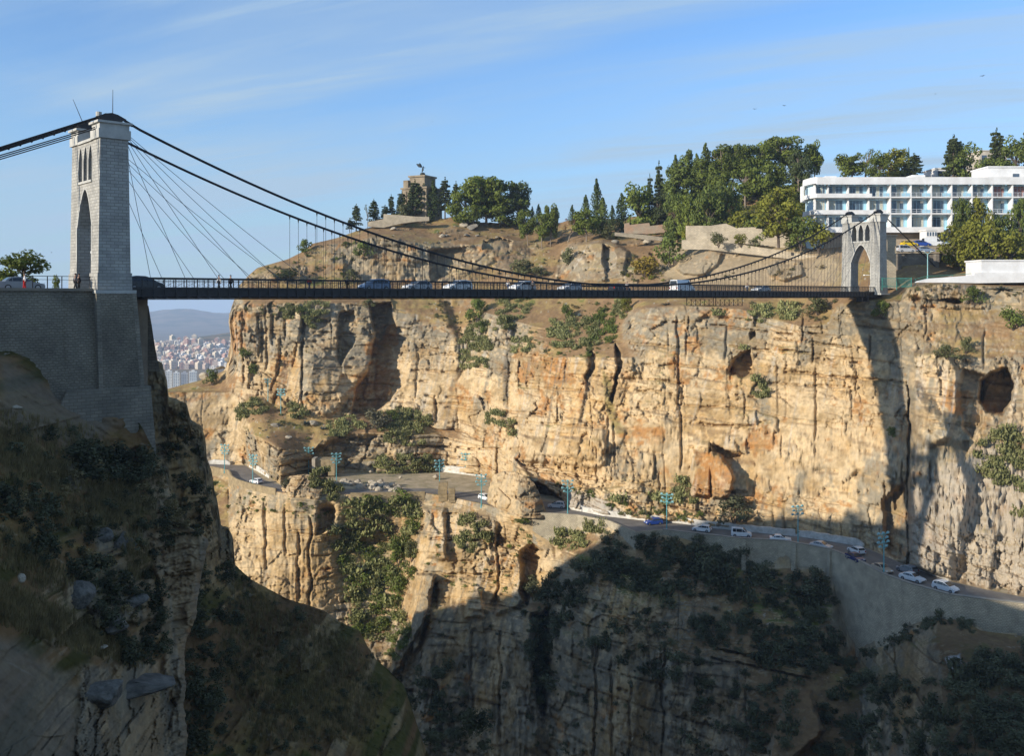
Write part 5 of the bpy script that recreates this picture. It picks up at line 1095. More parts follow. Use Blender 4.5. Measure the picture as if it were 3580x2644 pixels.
m_ = MB(); m_.box((hx(2890), HD+1.0, hzz(880)), (hx(3290), HD+DEP-.01, hzz(816))); hb(m_, 'ground_floor', mat('beige render', (.40, .33, .24), .9, scale=.6))
m_ = MB(); m_.box((hx(3475), HD+3, zr1+.004), (XR, HD+12, hzz(580))); m_.box((hx(3475)-.25, HD+2.75, hzz(580)+.002), (XR, HD+12.2, hzz(580)+.35)); ph = hb(m_, 'penthouse', hw_m)
m_ = MB(); m_.box((hx(3562), HD+2.9, hzz(624)), (hx(3584), HD+2.998, hzz(602))); hb(m_, 'penthouse_window', pane_m, None).parent = ph
m_ = MB(); m_.box((hx(2895), HD+2, zr1+.004), (hx(2934), HD+9, hzz(612))); m_.box((hx(3207), HD+3, zr1+.004), (hx(3252), HD+10, hzz(606))); hb(m_, 'roof_hut', hw_m)
def block_house(name, px0, px1, py0, py1, d, dep, m, label, cat, rows=0, ncol=0, winm=None, roofm=None, rz=0, sill=.2):
    """plain building: wall, roof slab, windows"""
    x0, x1 = (px0-CX)/F*d, (px1-CX)/F*d; z0, z1 = (HY-py1)/F*d, (HY-py0)/F*d; w_, h_ = x1-x0, z1-z0
    r = empty(name, ((x0+x1)/2, d+dep/2, z0), rz, label, cat)
    b_ = MB(); b_.box((-w_/2, -dep/2, -1.5), (w_/2, dep/2, h_)); b_.build('wall', m, r)
    b_ = MB(); b_.box((-w_/2-.2, -dep/2-.2, h_+.002), (w_/2+.2, dep/2+.2, h_+.3)); b_.build('roof', roofm or m, r)
    for i in range(rows):
        for j in range(ncol):
            cx_ = -w_/2 + w_*(j+.5)/ncol; cz_ = h_*(i+.55)/rows; b_ = MB(); b_.box((cx_-w_/ncol*.28, -dep/2-.05, cz_-h_/rows*.28), (cx_+w_/ncol*.28, -dep/2-.003, cz_+h_/rows*.25)); b_.build('window', winm or pane_m, r)
    return r
block_house('annexe', 3239, 3276, 806, 858, 239, 4, hw_m, "small white annexe with little windows in front of the hotel", "building", 2, 4)
block_house('villa', 3425, 3520, 528, 600, 300, 9, mat('cream render', (.55, .48, .38), .9, scale=.5), "cream villa among the trees above the hotel roof", "house", 1, 3)
block_house('garden_house', 3270, 3310, 590, 625, 285, 8, hw_m, "low white house peeping over the hotel roof between the trees", "house", 1, 1)
block_house('forest_house', 2688, 2706, 640, 672, 300, 6, hw_m, "white house wall showing through the dark pine wood", "house", 1, 1)
# anchor block, dark retaining wall, terrace
d_ = 216.0
block_house('anchor_block', 3099, 3133, 826, 985, 214.5, 7, mat('cream anchor stone', (.50, .42, .30), .9, kind='masonry', scale=.5), "tall cream stone anchor block just right of the far bridge tower", "anchor block")
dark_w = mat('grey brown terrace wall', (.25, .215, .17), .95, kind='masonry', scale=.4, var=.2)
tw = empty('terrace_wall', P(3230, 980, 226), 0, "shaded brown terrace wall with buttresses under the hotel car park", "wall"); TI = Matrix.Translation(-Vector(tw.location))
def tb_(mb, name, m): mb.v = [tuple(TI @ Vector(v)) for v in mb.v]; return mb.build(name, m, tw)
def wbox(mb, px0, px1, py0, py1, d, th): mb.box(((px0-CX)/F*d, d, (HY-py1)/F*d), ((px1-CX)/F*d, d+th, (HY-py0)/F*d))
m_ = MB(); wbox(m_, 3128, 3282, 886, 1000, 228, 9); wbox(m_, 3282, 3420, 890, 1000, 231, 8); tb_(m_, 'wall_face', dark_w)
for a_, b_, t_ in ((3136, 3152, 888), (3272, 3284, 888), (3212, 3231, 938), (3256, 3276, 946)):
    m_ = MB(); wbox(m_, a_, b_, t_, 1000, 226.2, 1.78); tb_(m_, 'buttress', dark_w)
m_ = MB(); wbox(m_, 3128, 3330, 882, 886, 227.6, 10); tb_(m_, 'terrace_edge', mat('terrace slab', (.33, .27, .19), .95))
for px, kind, col, hd_, lab in ((3166, 'bigvan', 'silver', .1, "silver estate van parked at the terrace edge above the wall"), (3236, 'hatch', 'steel', 0, "blue grey hatchback at the terrace edge behind the two-armed lamp")):
    put_car(kind if kind != 'bigvan' else 'van', col, Vector(((px-CX)/F*230, 230, (HY-882)/F*227.6+.02)), hd_, lab, 'cars on the hotel terrace')
up = P(3190, 862, 236).z
m_ = MB(); m_.box(((3140-CX)/F*234, 234, up-3), ((3330-CX)/F*234, HD+1, up)); tag(m_.build('terrace', mat('terrace slab', (.33, .27, .19))), kind='structure')
put_car('hatch', 'yellow', Vector(((3178-CX)/F*236, 236, up+.02)), .1, "bright yellow car on the upper hotel terrace", 'cars on the hotel terrace'); put_car('mpv', 'blue', Vector(((3221-CX)/F*236.5, 236.5, up+.02)), 0, "bright blue car on the upper terrace beside the yellow one", 'cars on the hotel terrace')
put_car('bigvan', 'white', Vector(((3262-CX)/F*237, 237, up+.02)), 0, "white delivery van on the hotel terrace beside the big tree", 'cars on the hotel terrace', 'van')
# white building and sloping wall on the right rim
wl = block_house('white_building', 3431, 3700, 913, 953, 203, 7, hw_m, "low white building on the cliff rim at the right edge", "building"); 
m_ = MB(); pts = [(3205,988),(3212,983),(3250,974),(3330,968),(3406,962),(3407,955),(3432,953),(3700,953),(3700,986),(3420,990),(3300,988)]
v1 = [P(a, b, 202) for a, b in pts]; v2 = [p + Vector((0, 1.2, 0)) for p in v1]; n = len(pts)
m_.add(v1 + v2, [tuple(range(n)), tuple(range(2*n-1, n-1, -1))] + [(i, n+i, n+(i+1) % n, (i+1) % n) for i in range(n)]); tag(m_.build('white_wall', hw_m), "white sloping wall along the cliff rim below the white building", "wall")
grn = mat('green fence paint', (.06, .26, .21), .6)
fe = empty('green_fence', P(3135, 1005, 206), 0, "green metal bar fence beside the far bridge tower", "fence"); FI = Matrix.Translation(-Vector(fe.location))
def fb(mb, name): mb.v = [tuple(FI @ Vector(v)) for v in mb.v]; return mb.build(name, grn, fe)
x0, x1 = (3084-CX)/F*206, (3186-CX)/F*206; zt_, zb_ = (HY-972)/F*206, (HY-1006)/F*206
m_ = MB(); m_.box((x0, 206, zt_-.1), (x1, 206.06, zt_)); m_.box((x0, 206, zb_+.2), (x1, 206.06, zb_+.3)); fb(m_, 'rail')
m_ = MB()
for q in np.linspace(x0, x1, 34): m_.box((q-.02, 206.01, zb_), (q+.02, 206.05, zt_))
fb(m_, 'bars')
for q in (x0, (x0+x1)/2, x1): m_ = MB(); m_.box((q-.07, 205.95, zb_-.5), (q+.07, 206.1, zt_+.1)); fb(m_, 'post')
m_ = MB(); rp = [P(3200, 976, 207), P(3240, 966, 207), P(3330, 962, 207), P(3402, 956, 207)]; m_.tube(rp, .05, 5); m_.tube([p - Vector((0, 0, .5)) for p in rp], .04, 5)
for p in rp: m_.tube([p - Vector((0, 0, 1.1)), p], .05, 5)
tag(m_.build('hand_railing', grn), "low green hand railing climbing beside the white sloping wall", "railing")
# two-armed street lamp
sl = empty('street_lamp', P(3243, 972, 208), 0, "pale teal street lamp with two arms before the terrace wall", "street lamp")
m_ = MB(); m_.tube([(0, 0, -.8), (0, 0, 5.3)], [.12, .09], 8); m_.build('pole', teal_l, sl)
for sg in (-1, 1):
    m_ = MB(); m_.tube([(0, 0, 5.2), (sg*.5, 0, 5.55), (sg*.85, 0, 5.85)], .06, 6); m_.build('arm', teal_l, sl)
    m_ = MB(); m_.box((sg*.95-.30, -.12, 5.82), (sg*.95+.30, .12, 5.97)); m_.build('lamp_head', lampw, sl)
# cream retaining walls of the hillside garden
crm = mat('cream stone wall', (.52, .44, .32), .92, kind='masonry', scale=.35, var=.16)
def poly_wall(top, bot, dfun, th, m, name, label, cat='wall'):
    n = len(top); v1 = [P(x_, y_, dfun(x_)) for x_, y_ in top + bot[::-1]]; v2 = [p + Vector((0, th, 0)) for p in v1]; k = len(v1); mb = MB(); nb = len(bot)
    # built column by column so that long outlines stay clean
    xs = sorted(set([x_ for x_, _ in top] + [x_ for x_, _ in bot])); f1 = lambda x_, a: float(np.interp(x_, [q[0] for q in a], [q[1] for q in a])); vs = []
    for x_ in xs:
        d = dfun(x_); a = P(x_, f1(x_, top), d); b = P(x_, f1(x_, bot), d); vs += [b, a, a + Vector((0, th, 0)), b + Vector((0, th, 0))]
    fs = [(0, 1, 2, 3)] + [(4*i+j, 4*i+(j+1) % 4, 4*i+4+(j+1) % 4, 4*i+4+j) for i in range(len(xs)-1) for j in range(4)] + [tuple(4*(len(xs)-1)+j for j in (3, 2, 1, 0))]
    mb.add(vs, fs); return tag(mb.build(name, m), label, cat)
poly_wall([(2386,839),(2470,837),(2492,846),(2582,853),(2655,865),(2720,873),(2800,888),(2935,905)], [(2386,872),(2470,872),(2560,882),(2680,896),(2800,910),(2935,925)], lambda q: float(np.interp(q, [2386,2600,2935], [264,256,242])), 1.2, crm, 'garden_wall', "long curving cream garden wall above the rocks, running to the tower")
poly_wall([(2483,789),(2540,781),(2541,783),(2582,800),(2583,796),(2642,794),(2643,799),(2664,800),(2668,822),(2688,818),(2689,812),(2706,805),(2722,802),(2726,810),(2755,812),(2790,818),(2800,820),(2935,845)], [(2400,848),(2480,848),(2600,852),(2700,862),(2800,880),(2935,890)], lambda q: float(np.interp(q, [2400,2935], [270,252])), 1.2, crm, 'terrace_wall', "stepped cream terrace wall with paler posts on the hillside garden")
poly_wall([(2184,781),(2200,778),(2201,786),(2270,779),(2272,790),(2330,783),(2332,800)], [(2184,815),(2260,818),(2332,812)], lambda q: 296.0, 1.0, mat('ruin brick', (.40, .24, .15), .95, kind='masonry', scale=.4, var=.25, color2=(.45, .38, .28)), 'ruined_house', "ruined brick and plaster house wall among the pines", 'ruin')
poly_wall([(2150,812),(2200,816),(2260,822),(2320,830)], [(2150,824),(2200,830),(2260,838),(2320,842)], lambda q: 290.0, .8, crm, 'garden_wall', "low broken cream wall in front of the ruined brick house")
poly_wall([(1286,776),(1340,766),(1341,748),(1400,752),(1450,757),(1500,758)], [(1286,792),(1340,796),(1400,782),(1450,775),(1500,772)], lambda q: 326.0, 2.0, crm, 'parapet', "cream parapet of the monument terrace on the hilltop")

# ------------------------------------------------------------------ hilltop monument with a winged figure
ms = mat('weathered monument stone', (.36, .29, .20), .92, kind='masonry', scale=.3, var=.18)
MD = 338.0; mx0 = (1472-CX)/F*MD; mk = F/MD; zg = (HY-775)/F*MD
mon = empty('war_memorial', (mx0, MD+4, zg), R(-28), "square stone memorial tower on the hilltop, half hidden by conifers", "monument")
H = lambda py: (HY-py)/F*MD - zg
m_ = MB(); m_.box((-5.2, -5.2, -2), (5.2, 5.2, H(660))); m_.build('tower_body', ms, mon)
m_ = MB(); m_.box((-3.0, -3.6, H(660)+.002), (3.4, 3.6, H(618))); m_.build('attic', ms, mon)
m_ = MB(); m_.box((-3.4, -4.0, H(618)+.002), (3.8, 4.0, H(612))); m_.build('attic_cornice', ms, mon)
m_ = MB(); m_.box((-5.6, -5.6, H(661)), (5.6, 5.6, H(655))); m_.build('cornice', ms, mon)
m_ = MB(); m_.box((-5.0, -4.6, H(655)+.002), (-3.02, 4.6, H(628))); m_.build('side_block', ms, mon)
for y_ in (-3.9, 3.3):
    for x_ in (-4.0, -1.6, 1.2, 3.4):
        m_ = MB(); m_.box((x_, -5.5, .5), (x_+.9, -5.2-.002, H(668))); m_.build('pilaster', ms, mon)
    break
m_ = MB(); m_.box((-1.5, -5.26, .2), (1.2, -5.204, H(700))); m_.build('archway_panel', mat('painted shade', (.03, .028, .025), .95), mon)  # thin dark panel on the solid face, standing for an archway's shade
bz = mat('dark bronze', (.045, .05, .042), .45, metal=.3, scale=3, var=.3)
import bmesh
def skin_fig(name, joints, edges, radii, m, parent=None, sub=1):
    me = bpy.data.meshes.new(name); me.from_pydata(joints, edges, []); me.update(); o = link(name, me, parent, m)
    o.modifiers.new('skin', 'SKIN'); 
    for i, r_ in enumerate(radii): me.skin_vertices[0].data[i].radius = (r_, r_) if not isinstance(r_, tuple) else r_
    me.skin_vertices[0].data[0].use_root = True
    sb = o.modifiers.new('sub', 'SUBSURF'); sb.levels = sub; sb.render_levels = sub; return o
st = empty('statue', (mx0 + .2, MD+4, zg + H(612) + .02), R(-60), "dark winged figure standing on a globe on top of the memorial tower", "statue"); st.scale = (1.55, 1.55, 1.08)
me = bpy.data.meshes.new('globe'); b_ = bmesh.new(); bmesh.ops.create_uvsphere(b_, u_segments=20, v_segments=12, radius=.62); b_.to_mesh(me); b_.free(); me.shade_smooth(); go = link('globe', me, st, bz); go.location = (0, 0, .75)
m_ = MB(); m_.tube([(0, 0, -.05), (0, 0, .3)], [.75, .5], 12); m_.build('pedestal', bz, st)
skin_fig('figure', [(0,0,2.45),(0,.03,2.75),(0,.08,3.1),(0,.10,3.25),(0,.14,3.45),(-.12,0,2.05),(-.12,-.1,1.45),(.14,0,2.05),(.10,-.25,1.55),(-.24,.12,3.1),(-.42,.3,3.3),(-.5,.5,3.6),(.24,.12,3.1),(.40,.3,2.85),(.42,.55,2.9)],
         [(0,1),(1,2),(2,3),(3,4),(0,5),(5,6),(0,7),(7,8),(2,9),(9,10),(10,11),(2,12),(12,13),(13,14)], [.22,.17,.2,.09,.15,.16,.12,.16,.1,.09,.07,.06,.09,.07,.06], bz, st)
for sg in (-1, 1):
    m_ = MB(); out_ = [(.10,3.2),(.35,3.75),(.9,4.2),(1.35,4.25),(1.45,4.0),(1.2,3.75),(1.25,3.5),(.95,3.4),(.9,3.15),(.55,3.0),(.25,2.95)]
    m_.prism(out_, 0, .08, lambda a, b, w_, sg=sg: Vector((sg*a*.55, -.10 - a*.75 - w_, b))); m_.build('wing', bz, st)

# ------------------------------------------------------------------ the distance: plain, town on its slope, mountain
def far_sheet(name, guides, cols, nseg, m, amp=0.0, sc=30.0, kind='structure'):
    PX, PY, D = loft(cols, guides, nseg); PY = PY - amp*fbm2(PX/sc, PY/sc*2, 5, 700)*1.0; V = world(PX, PY, D)
    top = V[-1]; ext = [top + np.stack([0*top[:, 0], 0*top[:, 0]+a, 0*top[:, 0]-b], -1) for a, b in ((60, 4), (400, 60), (900, 160))]
    V = np.concatenate([V] + [e[None] for e in ext]); a = fbm2(V[..., 0]/120, V[..., 1]/160, 5, 705); c = mix(np.broadcast_to(np.array([.20, .15, .085]), a.shape+(3,)).copy(), np.array([.075, .085, .045]), sst(a, -.1, .25))
    grid_mesh(name, V, c, m, kind)
FM = terrain_mat('far earth', .1, .02)
TOWN = [T("380,1560,1500;1000,1560,1500"), T("380,1400,1950;1000,1400,1950"), T("380,1332,2250;1000,1330,2250"), T("380,1262,2550;700,1262,2550;1000,1255,2550"), T("380,1204,2900;560,1200,2900;640,1198,2900;700,1186,2900;760,1178,2950;1000,1168,3000"), T("380,1196,3300;620,1193,3300;700,1178,3300;800,1163,3300;1000,1140,3300")]
far_sheet('town_slope', TOWN, np.arange(380, 1000, 8.0), [6, 8, 12, 14, 6], FM, 1.2)
far_sheet('mountain', [T("-400,1180,6200;1500,1180,6200"), T("-400,1140,7600;1500,1140,7600"), T("-400,1100,9000;300,1110,9000;470,1098,9000;530,1090,9000;570,1083,9000;615,1080,9000;670,1081,9000;700,1087,9000;740,1093,9000;780,1096,9000;820,1092,9000;1000,1080,9000;1500,1090,9000")], np.arange(-400, 1500, 10.0), [14, 22], FM, 2.5, 60.0)
me = bpy.data.meshes.new('plain'); me.from_pydata([(-8500,-950,-246),(8500,-950,-246),(8500,11500,-246),(-8500,11500,-246)], [], [(0,1,2,3)]); me.update()
tag(link('plain', me, None, mat('plain earth', (.17, .14, .085), .95, scale=.004, var=.2)), kind='structure')
def town_pt(px, py):
    py_ = [float(np.interp(px, g[0], g[1])) for g in TOWN]; d_ = [float(np.interp(px, g[0], g[2])) for g in TOWN]
    return P(px, py, float(np.interp(-py, [-v for v in py_], d_)))
hcol = [(.72,.64,.54),(.60,.46,.36),(.70,.56,.44),(.64,.38,.28),(.80,.75,.68),(.50,.38,.29),(.68,.57,.42),(.78,.70,.58)]
HP = []
for k, c in enumerate(hcol):
    w_, d_, h_ = rng.uniform(9, 15), rng.uniform(8, 12), (7, 10, 7, 13, 10, 7, 16, 10)[k]
    mb = MB(); mb.box((-w_/2, -d_/2, -6), (w_/2, d_/2, h_)); mb.box((-w_*.2, -d_/2+.5, h_+.01), (w_*.3, d_*.2, h_+2.2)) 
    for fl in range(int(h_//3.2)):
        for j in range(3):
            x_ = -w_/2 + w_*(j+.5)/3; mb.box((x_-.9, -d_/2-.12, fl*3.2+1.0), (x_+.9, -d_/2-.02, fl*3.2+2.5), m=1)
            if j < 2: y_ = -d_/2 + d_*(j+.5)/2; mb.box((w_/2+.02, y_-.8, fl*3.2+1.0), (w_/2+.12, y_+.8, fl*3.2+2.5), m=1); mb.box((-w_/2-.12, y_-.8, fl*3.2+1.0), (-w_/2-.02, y_+.8, fl*3.2+2.5), m=1)
    me = mb.mesh('town_house'); me.materials.append(mat('town wall %d' % k, c, .9, scale=.1, var=.08)); me.materials.append(pane_m); HP.append(me)
n_h = 0
for row in range(15):
    py = 1196 + row*6.6
    px = 470 + rng.uniform(0, 14)
    while px < 838:
        lim = 1196 + max(0, 640-px)*.05
        if py + rng.uniform(-3, 3) > lim and n_h < 290 and rng.random() < .86 and px > 470 + (py-1150)*.62 and (px < 840 - max(0, py-1230)*1.0):
            k = rng.randrange(8) if row else rng.choice((3, 6, 4)); o = bpy.data.objects.new('town_house', HP[k]); COL.objects.link(o); o.location = town_pt(px + rng.uniform(-4, 4), py + rng.uniform(-2.5, 2.5)); o.rotation_euler = (0, 0, rng.uniform(-.7, .7) + .5)
            s_ = rng.uniform(.85, 1.4); o.scale = (s_, s_, s_); tag(o, "small pale flat roofed house packed on the far town slope", 'house', 'houses of the distant town'); n_h += 1
        px += rng.uniform(11, 19)
tw_m = mat('white tower block', (.82, .78, .70), .9, scale=.05, var=.06); tw_g = mat('grey tower block', (.42, .41, .41), .9, scale=.05, var=.06)
for px0, px1, py0, py1, mm, lab in ((578, 603, 1297, 1372, tw_m, "white tower block at the left of the distant high rise group"), (604, 629, 1303, 1352, tw_m, "second white tower block of the distant group, beside a white strip"), (631, 659, 1304, 1366, tw_g, "grey tower block in the middle of the distant high rises"), (660, 690, 1299, 1332, tw_m, "far cream tower block behind the front right one"), (667, 681, 1328, 1364, tw_m, "narrow white tower block in front at the right of the group"), (585, 592, 1318, 1430, tw_m, "tall pale tower block edge beside the dark near rock")):
    d = 1960.0; r = empty('tower_block', P((px0+px1)/2, py1, d), .35, lab, 'tower block', 'high rise blocks of the distant town'); w_ = (px1-px0)/F*d*.85; h_ = (py1-py0)/F*d
    b_ = MB(); b_.box((-w_/2, -6, -20), (w_/2, 6, h_)); b_.build('wall', mm, r)
    b_ = MB(); b_.box((-w_*.2, -3, h_+.01), (w_*.2, 3, h_+3)); b_.build('roof_hut', mm, r)
    n = max(3, int(w_/3.4)); fl_n = int(h_/3.1)
    for f_ in range(fl_n):
        b_ = MB()
        for j in range(n): x_ = -w_/2 + w_*(j+.5)/n; b_.box((x_-.85, -6.15, f_*3.1+.9), (x_+.85, -6.02, f_*3.1+2.3))
        b_.build('window_row', pane_m, r)
# the air itself: one closed box of thin haze round everything
m = bpy.data.materials.new('haze'); m.use_nodes = True; t = m.node_tree; t.nodes.clear(); o_ = t.nodes.new('ShaderNodeOutputMaterial'); pv = t.nodes.new('ShaderNodeVolumePrincipled')
pv.inputs['Color'].default_value = (.62, .76, .98, 1); pv.inputs['Density'].default_value = 1.05e-4; pv.inputs['Anisotropy'].default_value = .0
t.links.new(pv.outputs[0], o_.inputs['Volume'])
mb = MB(); mb.box((-9000, -1000, -248), (9000, 12000, 92)); hzo = mb.build('haze', m); tag(hzo, kind='stuff')
# ------------------------------------------------------------------ plants
NR = np.random.RandomState(11)
def leaf_mat(name, c, var=.35, sc=.45, c2=None):
    m = bpy.data.materials.new(name); m.use_nodes = True; t = m.node_tree; b = t.nodes['Principled BSDF']
    b.inputs['Roughness'].default_value = .75; b.inputs['Specular IOR Level'].default_value = .15
    geo = nd(t, 'ShaderNodeNewGeometry'); n = nd(t, 'ShaderNodeTexNoise'); n.inputs['Scale'].default_value = sc; n.inputs['Detail'].default_value = 4
    t.links.new(geo.outputs['Position'], n.inputs['Vector'])
    rp = nd(t, 'ShaderNodeValToRGB'); c = Vector(c); lo = Vector(c2) if c2 else c*(1-var)
    rp.color_ramp.elements[0].position = .32; rp.color_ramp.elements[1].position = .68; rp.color_ramp.elements[0].color = (*lo, 1); rp.color_ramp.elements[1].color = (*(c*(1+var)), 1)
    t.links.new(n.outputs[0], rp.inputs[0])
    oi = nd(t, 'ShaderNodeObjectInfo'); mr = nd(t, 'ShaderNodeMapRange'); mr.inputs[3].default_value = .78; mr.inputs[4].default_value = 1.22; t.links.new(oi.outputs['Random'], mr.inputs[0])
    sc_ = nd(t, 'ShaderNodeVectorMath', operation='SCALE'); t.links.new(rp.outputs[0], sc_.inputs[0]); t.links.new(mr.outputs[0], sc_.inputs['Scale']); t.links.new(sc_.outputs[0], b.inputs['Base Color'])
    tr = nd(t, 'ShaderNodeBsdfTranslucent'); t.links.new(sc_.outputs[0], tr.inputs['Color']); ms_ = nd(t, 'ShaderNodeMixShader'); ms_.inputs[0].default_value = .18
    t.links.new(b.outputs[0], ms_.inputs[1]); t.links.new(tr.outputs[0], ms_.inputs[2]); t.links.new(ms_.outputs[0], t.nodes['Material Output'].inputs['Surface'])
    return m
LM = dict(pine=leaf_mat('pine needles', (.125, .152, .028), .4), dark=leaf_mat('dark needles', (.070, .088, .032), .3), cyp=leaf_mat('cypress green', (.070, .098, .034), .3), broad=leaf_mat('yellow green leaves', (.19, .19, .030), .35),
          olive=leaf_mat('olive leaves', (.14, .145, .060), .3), green=leaf_mat('bush leaves', (.125, .155, .036), .35), red=leaf_mat('dry reddish leaves', (.17, .080, .035), .3), yellow=leaf_mat('yellow broom', (.24, .175, .03), .3),
          cactus=leaf_mat('cactus pads', (.25, .24, .10), .4, .9, (.10, .115, .04)), agave=leaf_mat('agave blades', (.15, .185, .165), .3), grass=leaf_mat('dry grass', (.21, .165, .075), .35, .8), shade=leaf_mat('shaded scrub leaves', (.095, .098, .052), .45, .3), grey=leaf_mat('grey shrub', (.15, .14, .085), .3))  # the shade entry is a darkened leaf colour for scrub in shadow
bark = mat('bark', (.13, .10, .075), .95, scale=4, var=.25); bark_p = mat('pale bark', (.28, .22, .16), .95, scale=4, var=.25)
def quads(cen, nrm, size, asp=1.0, twist=True):
    """one quad per centre, facing nrm"""
    n = len(cen); a = np.cross(nrm, NR.normal(size=(n, 3))); a /= np.linalg.norm(a, axis=1)[:, None] + 1e-9; b = np.cross(nrm, a)
    s = (size * NR.uniform(.6, 1.35, n))[:, None]; k = (1 if asp == 1 else 1)
    return np.stack([cen - a*s - b*s*asp, cen + a*s*.8 - b*s*asp*.9, cen + a*s*.7 + b*s*asp, cen - a*s*.85 + b*s*asp*.85], 1)
def blob(c, r, n, size, flat=1.0, solid=.55, up=.25):
    d = NR.normal(size=(n, 3)); d /= np.linalg.norm(d, axis=1)[:, None]; rad = solid + (1-solid) * NR.uniform(0, 1, n)**.5
    p = d * rad[:, None] * np.array([r, r, r*flat]) + np.array(c); nn = d + .55*NR.normal(size=(n, 3)) + np.array([0, 0, up]); nn /= np.linalg.norm(nn, axis=1)[:, None]
    return quads(p, nn, size)
def qmesh(name, Q, m):
    Q = np.asarray(Q, np.float32); n = len(Q); me = bpy.data.meshes.new(name); me.vertices.add(n*4); me.vertices.foreach_set('co', Q.reshape(-1)); me.loops.add(n*4); me.loops.foreach_set('vertex_index', np.arange(n*4, dtype=np.int32))
    me.polygons.add(n); me.polygons.foreach_set('loop_start', np.arange(0, n*4, 4, dtype=np.int32)); me.polygons.foreach_set('loop_total', np.full(n, 4, np.int32)); me.update(calc_edges=True); me.materials.append(m); return me
def tree_proto(kind, seed):
    """unit tree: height 1, crown about .5 half width; returns crown mesh and trunk mesh"""
    global NR; NR = np.random.RandomState(seed); rr = random.Random(seed); Q = []; tb = MB(); tb.tube([(0, 0, -.08), (.01*rr.uniform(-1, 1), .01, .25), (.02*rr.uniform(-2, 2), .01, .6), (.02, 0, .85)], [.030, .024, .016, .006], 7)
    if kind == 'pine':
        for i in range(30):
            h = rr.uniform(.30, .92); w = .42*math.sqrt(max(.05, 1 - ((h-.62)/.42)**2)); a = rr.uniform(0, 6.3); q = rr.uniform(.25, 1)*w; c = (q*math.cos(a), q*math.sin(a), h); Q.append(blob(c, rr.uniform(.11, .19), 95, .021, .70)); tb.tube([(0, 0, h*.72), (c[0]*.6, c[1]*.6, h*.9), c], [.011, .007, .003], 5)
    elif kind == 'round':
        for i in range(38):
            h = rr.uniform(.14, .90); w = .44*math.sqrt(max(.05, 1 - ((h-.52)/.46)**2)); a = rr.uniform(0, 6.3); q = rr.uniform(.3, 1)*w; c = (q*math.cos(a), q*math.sin(a), h); Q.append(blob(c, rr.uniform(.11, .17), 85, .020, .85)); tb.tube([(0, 0, h*.6), c], [.012, .003], 5)
    elif kind == 'cypress':
        for i in range(26):
            h = .08 + .90*i/26; w = .27*math.sin(math.pi*min(1, (h+.08)*.93))**.7 * (1.12 - .75*h); a = rr.uniform(0, 6.3); c = (w*.45*math.cos(a), w*.45*math.sin(a), h); Q.append(blob(c, max(.03, w*.72), 70, .016, 1.25, .6, .5))
    elif kind == 'conifer':
        for i in range(13):
            h = .26 + .70*i/13; L = .34*(1 - (h-.2)*1.05)+.05; n = 5
            for k in range(n):
                if rr.random() < .18: continue
                a = 6.283*k/n + i*.9 + rr.uniform(-.3, .3); l = L*rr.uniform(.65, 1.1)
                for t in (.35, .65, .95): c = (l*t*math.cos(a), l*t*math.sin(a), h - .05*t + .03*t*t); Q.append(blob(c, .052*(1.2-.4*t), 20, .018, .38, .3, .4))
                tb.tube([(0, 0, h), (l*math.cos(a), l*math.sin(a), h-.03)], [.007, .002], 4)
        Q.append(blob((0, 0, .96), .03, 24, .012, 1.6))
    elif kind == 'bare':
        for i in range(16):
            a = rr.uniform(0, 6.3); h = rr.uniform(.45, .95); q = rr.uniform(.1, .36); c = (q*math.cos(a), q*math.sin(a), h); tb.tube([(0, 0, h*.55), c], [.012, .003], 4); Q.append(blob(c, rr.uniform(.06, .12), 24, .016, .8, .2))
    elif kind == 'bush':
        for i in range(17):
            a = rr.uniform(0, 6.3); h = rr.uniform(.12, .78); w = .42*math.sqrt(max(.05, 1 - (h*1.05)**2)); q = rr.uniform(.15, 1)*w; c = (q*math.cos(a), q*math.sin(a), h); Q.append(blob(c, rr.uniform(.13, .22), 62, .026, .85))
        tb = MB()
        for k in range(5): a = k*1.3; tb.tube([(0, 0, -.1), (.2*math.cos(a), .2*math.sin(a), .5)], [.02, .006], 4)
    elif kind == 'cactus':
        for i in range(60):
            a = rr.uniform(0, 6.3); q = .46*rr.random()**.6; x, y_ = q*math.cos(a), q*math.sin(a); z = 0; 
            for k in range(rr.randint(2, 5)):
                s = rr.uniform(.055, .085); n = np.array([[rr.gauss(0, 1), rr.gauss(0, 1), rr.gauss(0, .35)]]); n /= np.linalg.norm(n); th = rr.uniform(-.6, .6); u = np.array([n[0, 1], -n[0, 0], 0]); u /= np.linalg.norm(u)+1e-9; up = np.cross(n[0], u); up *= np.sign(up[2]+1e-9)
                base = np.array([x, y_, z]); ax = up*math.cos(th) + u*math.sin(th); sd = np.cross(ax, n[0]); c = base + ax*s
                ring = [c + ax*s*math.cos(t)*1.15 + sd*s*.72*math.sin(t) for t in (0, .9, 1.9, 2.7, 3.6, 4.4, 5.4)]; Q.append(np.array([[ring[0], ring[1], ring[2], ring[3]], [ring[0], ring[3], ring[4], ring[5]]])); x, y_, z = c + ax*s*.9
                if z > .8: break
        tb = None
    elif kind == 'agave':
        for i in range(26):
            a = 6.283*i/26 + rr.uniform(-.1, .1); e = rr.uniform(.25, 1.25); l = rr.uniform(.35, .6); d = np.array([math.cos(a)*math.cos(e), math.sin(a)*math.cos(e), math.sin(e)]); s = np.array([-math.sin(a), math.cos(a), 0])*.035; p1 = d*l*.5; p2 = d*l + np.array([0, 0, -.06]); Q.append(np.array([[-s*.8, s*.8, p1+s, p1-s], [p1-s, p1+s, p2+s*.1, p2-s*.1]]))
        tb = None
    return np.concatenate(Q), tb
PROTO = {}
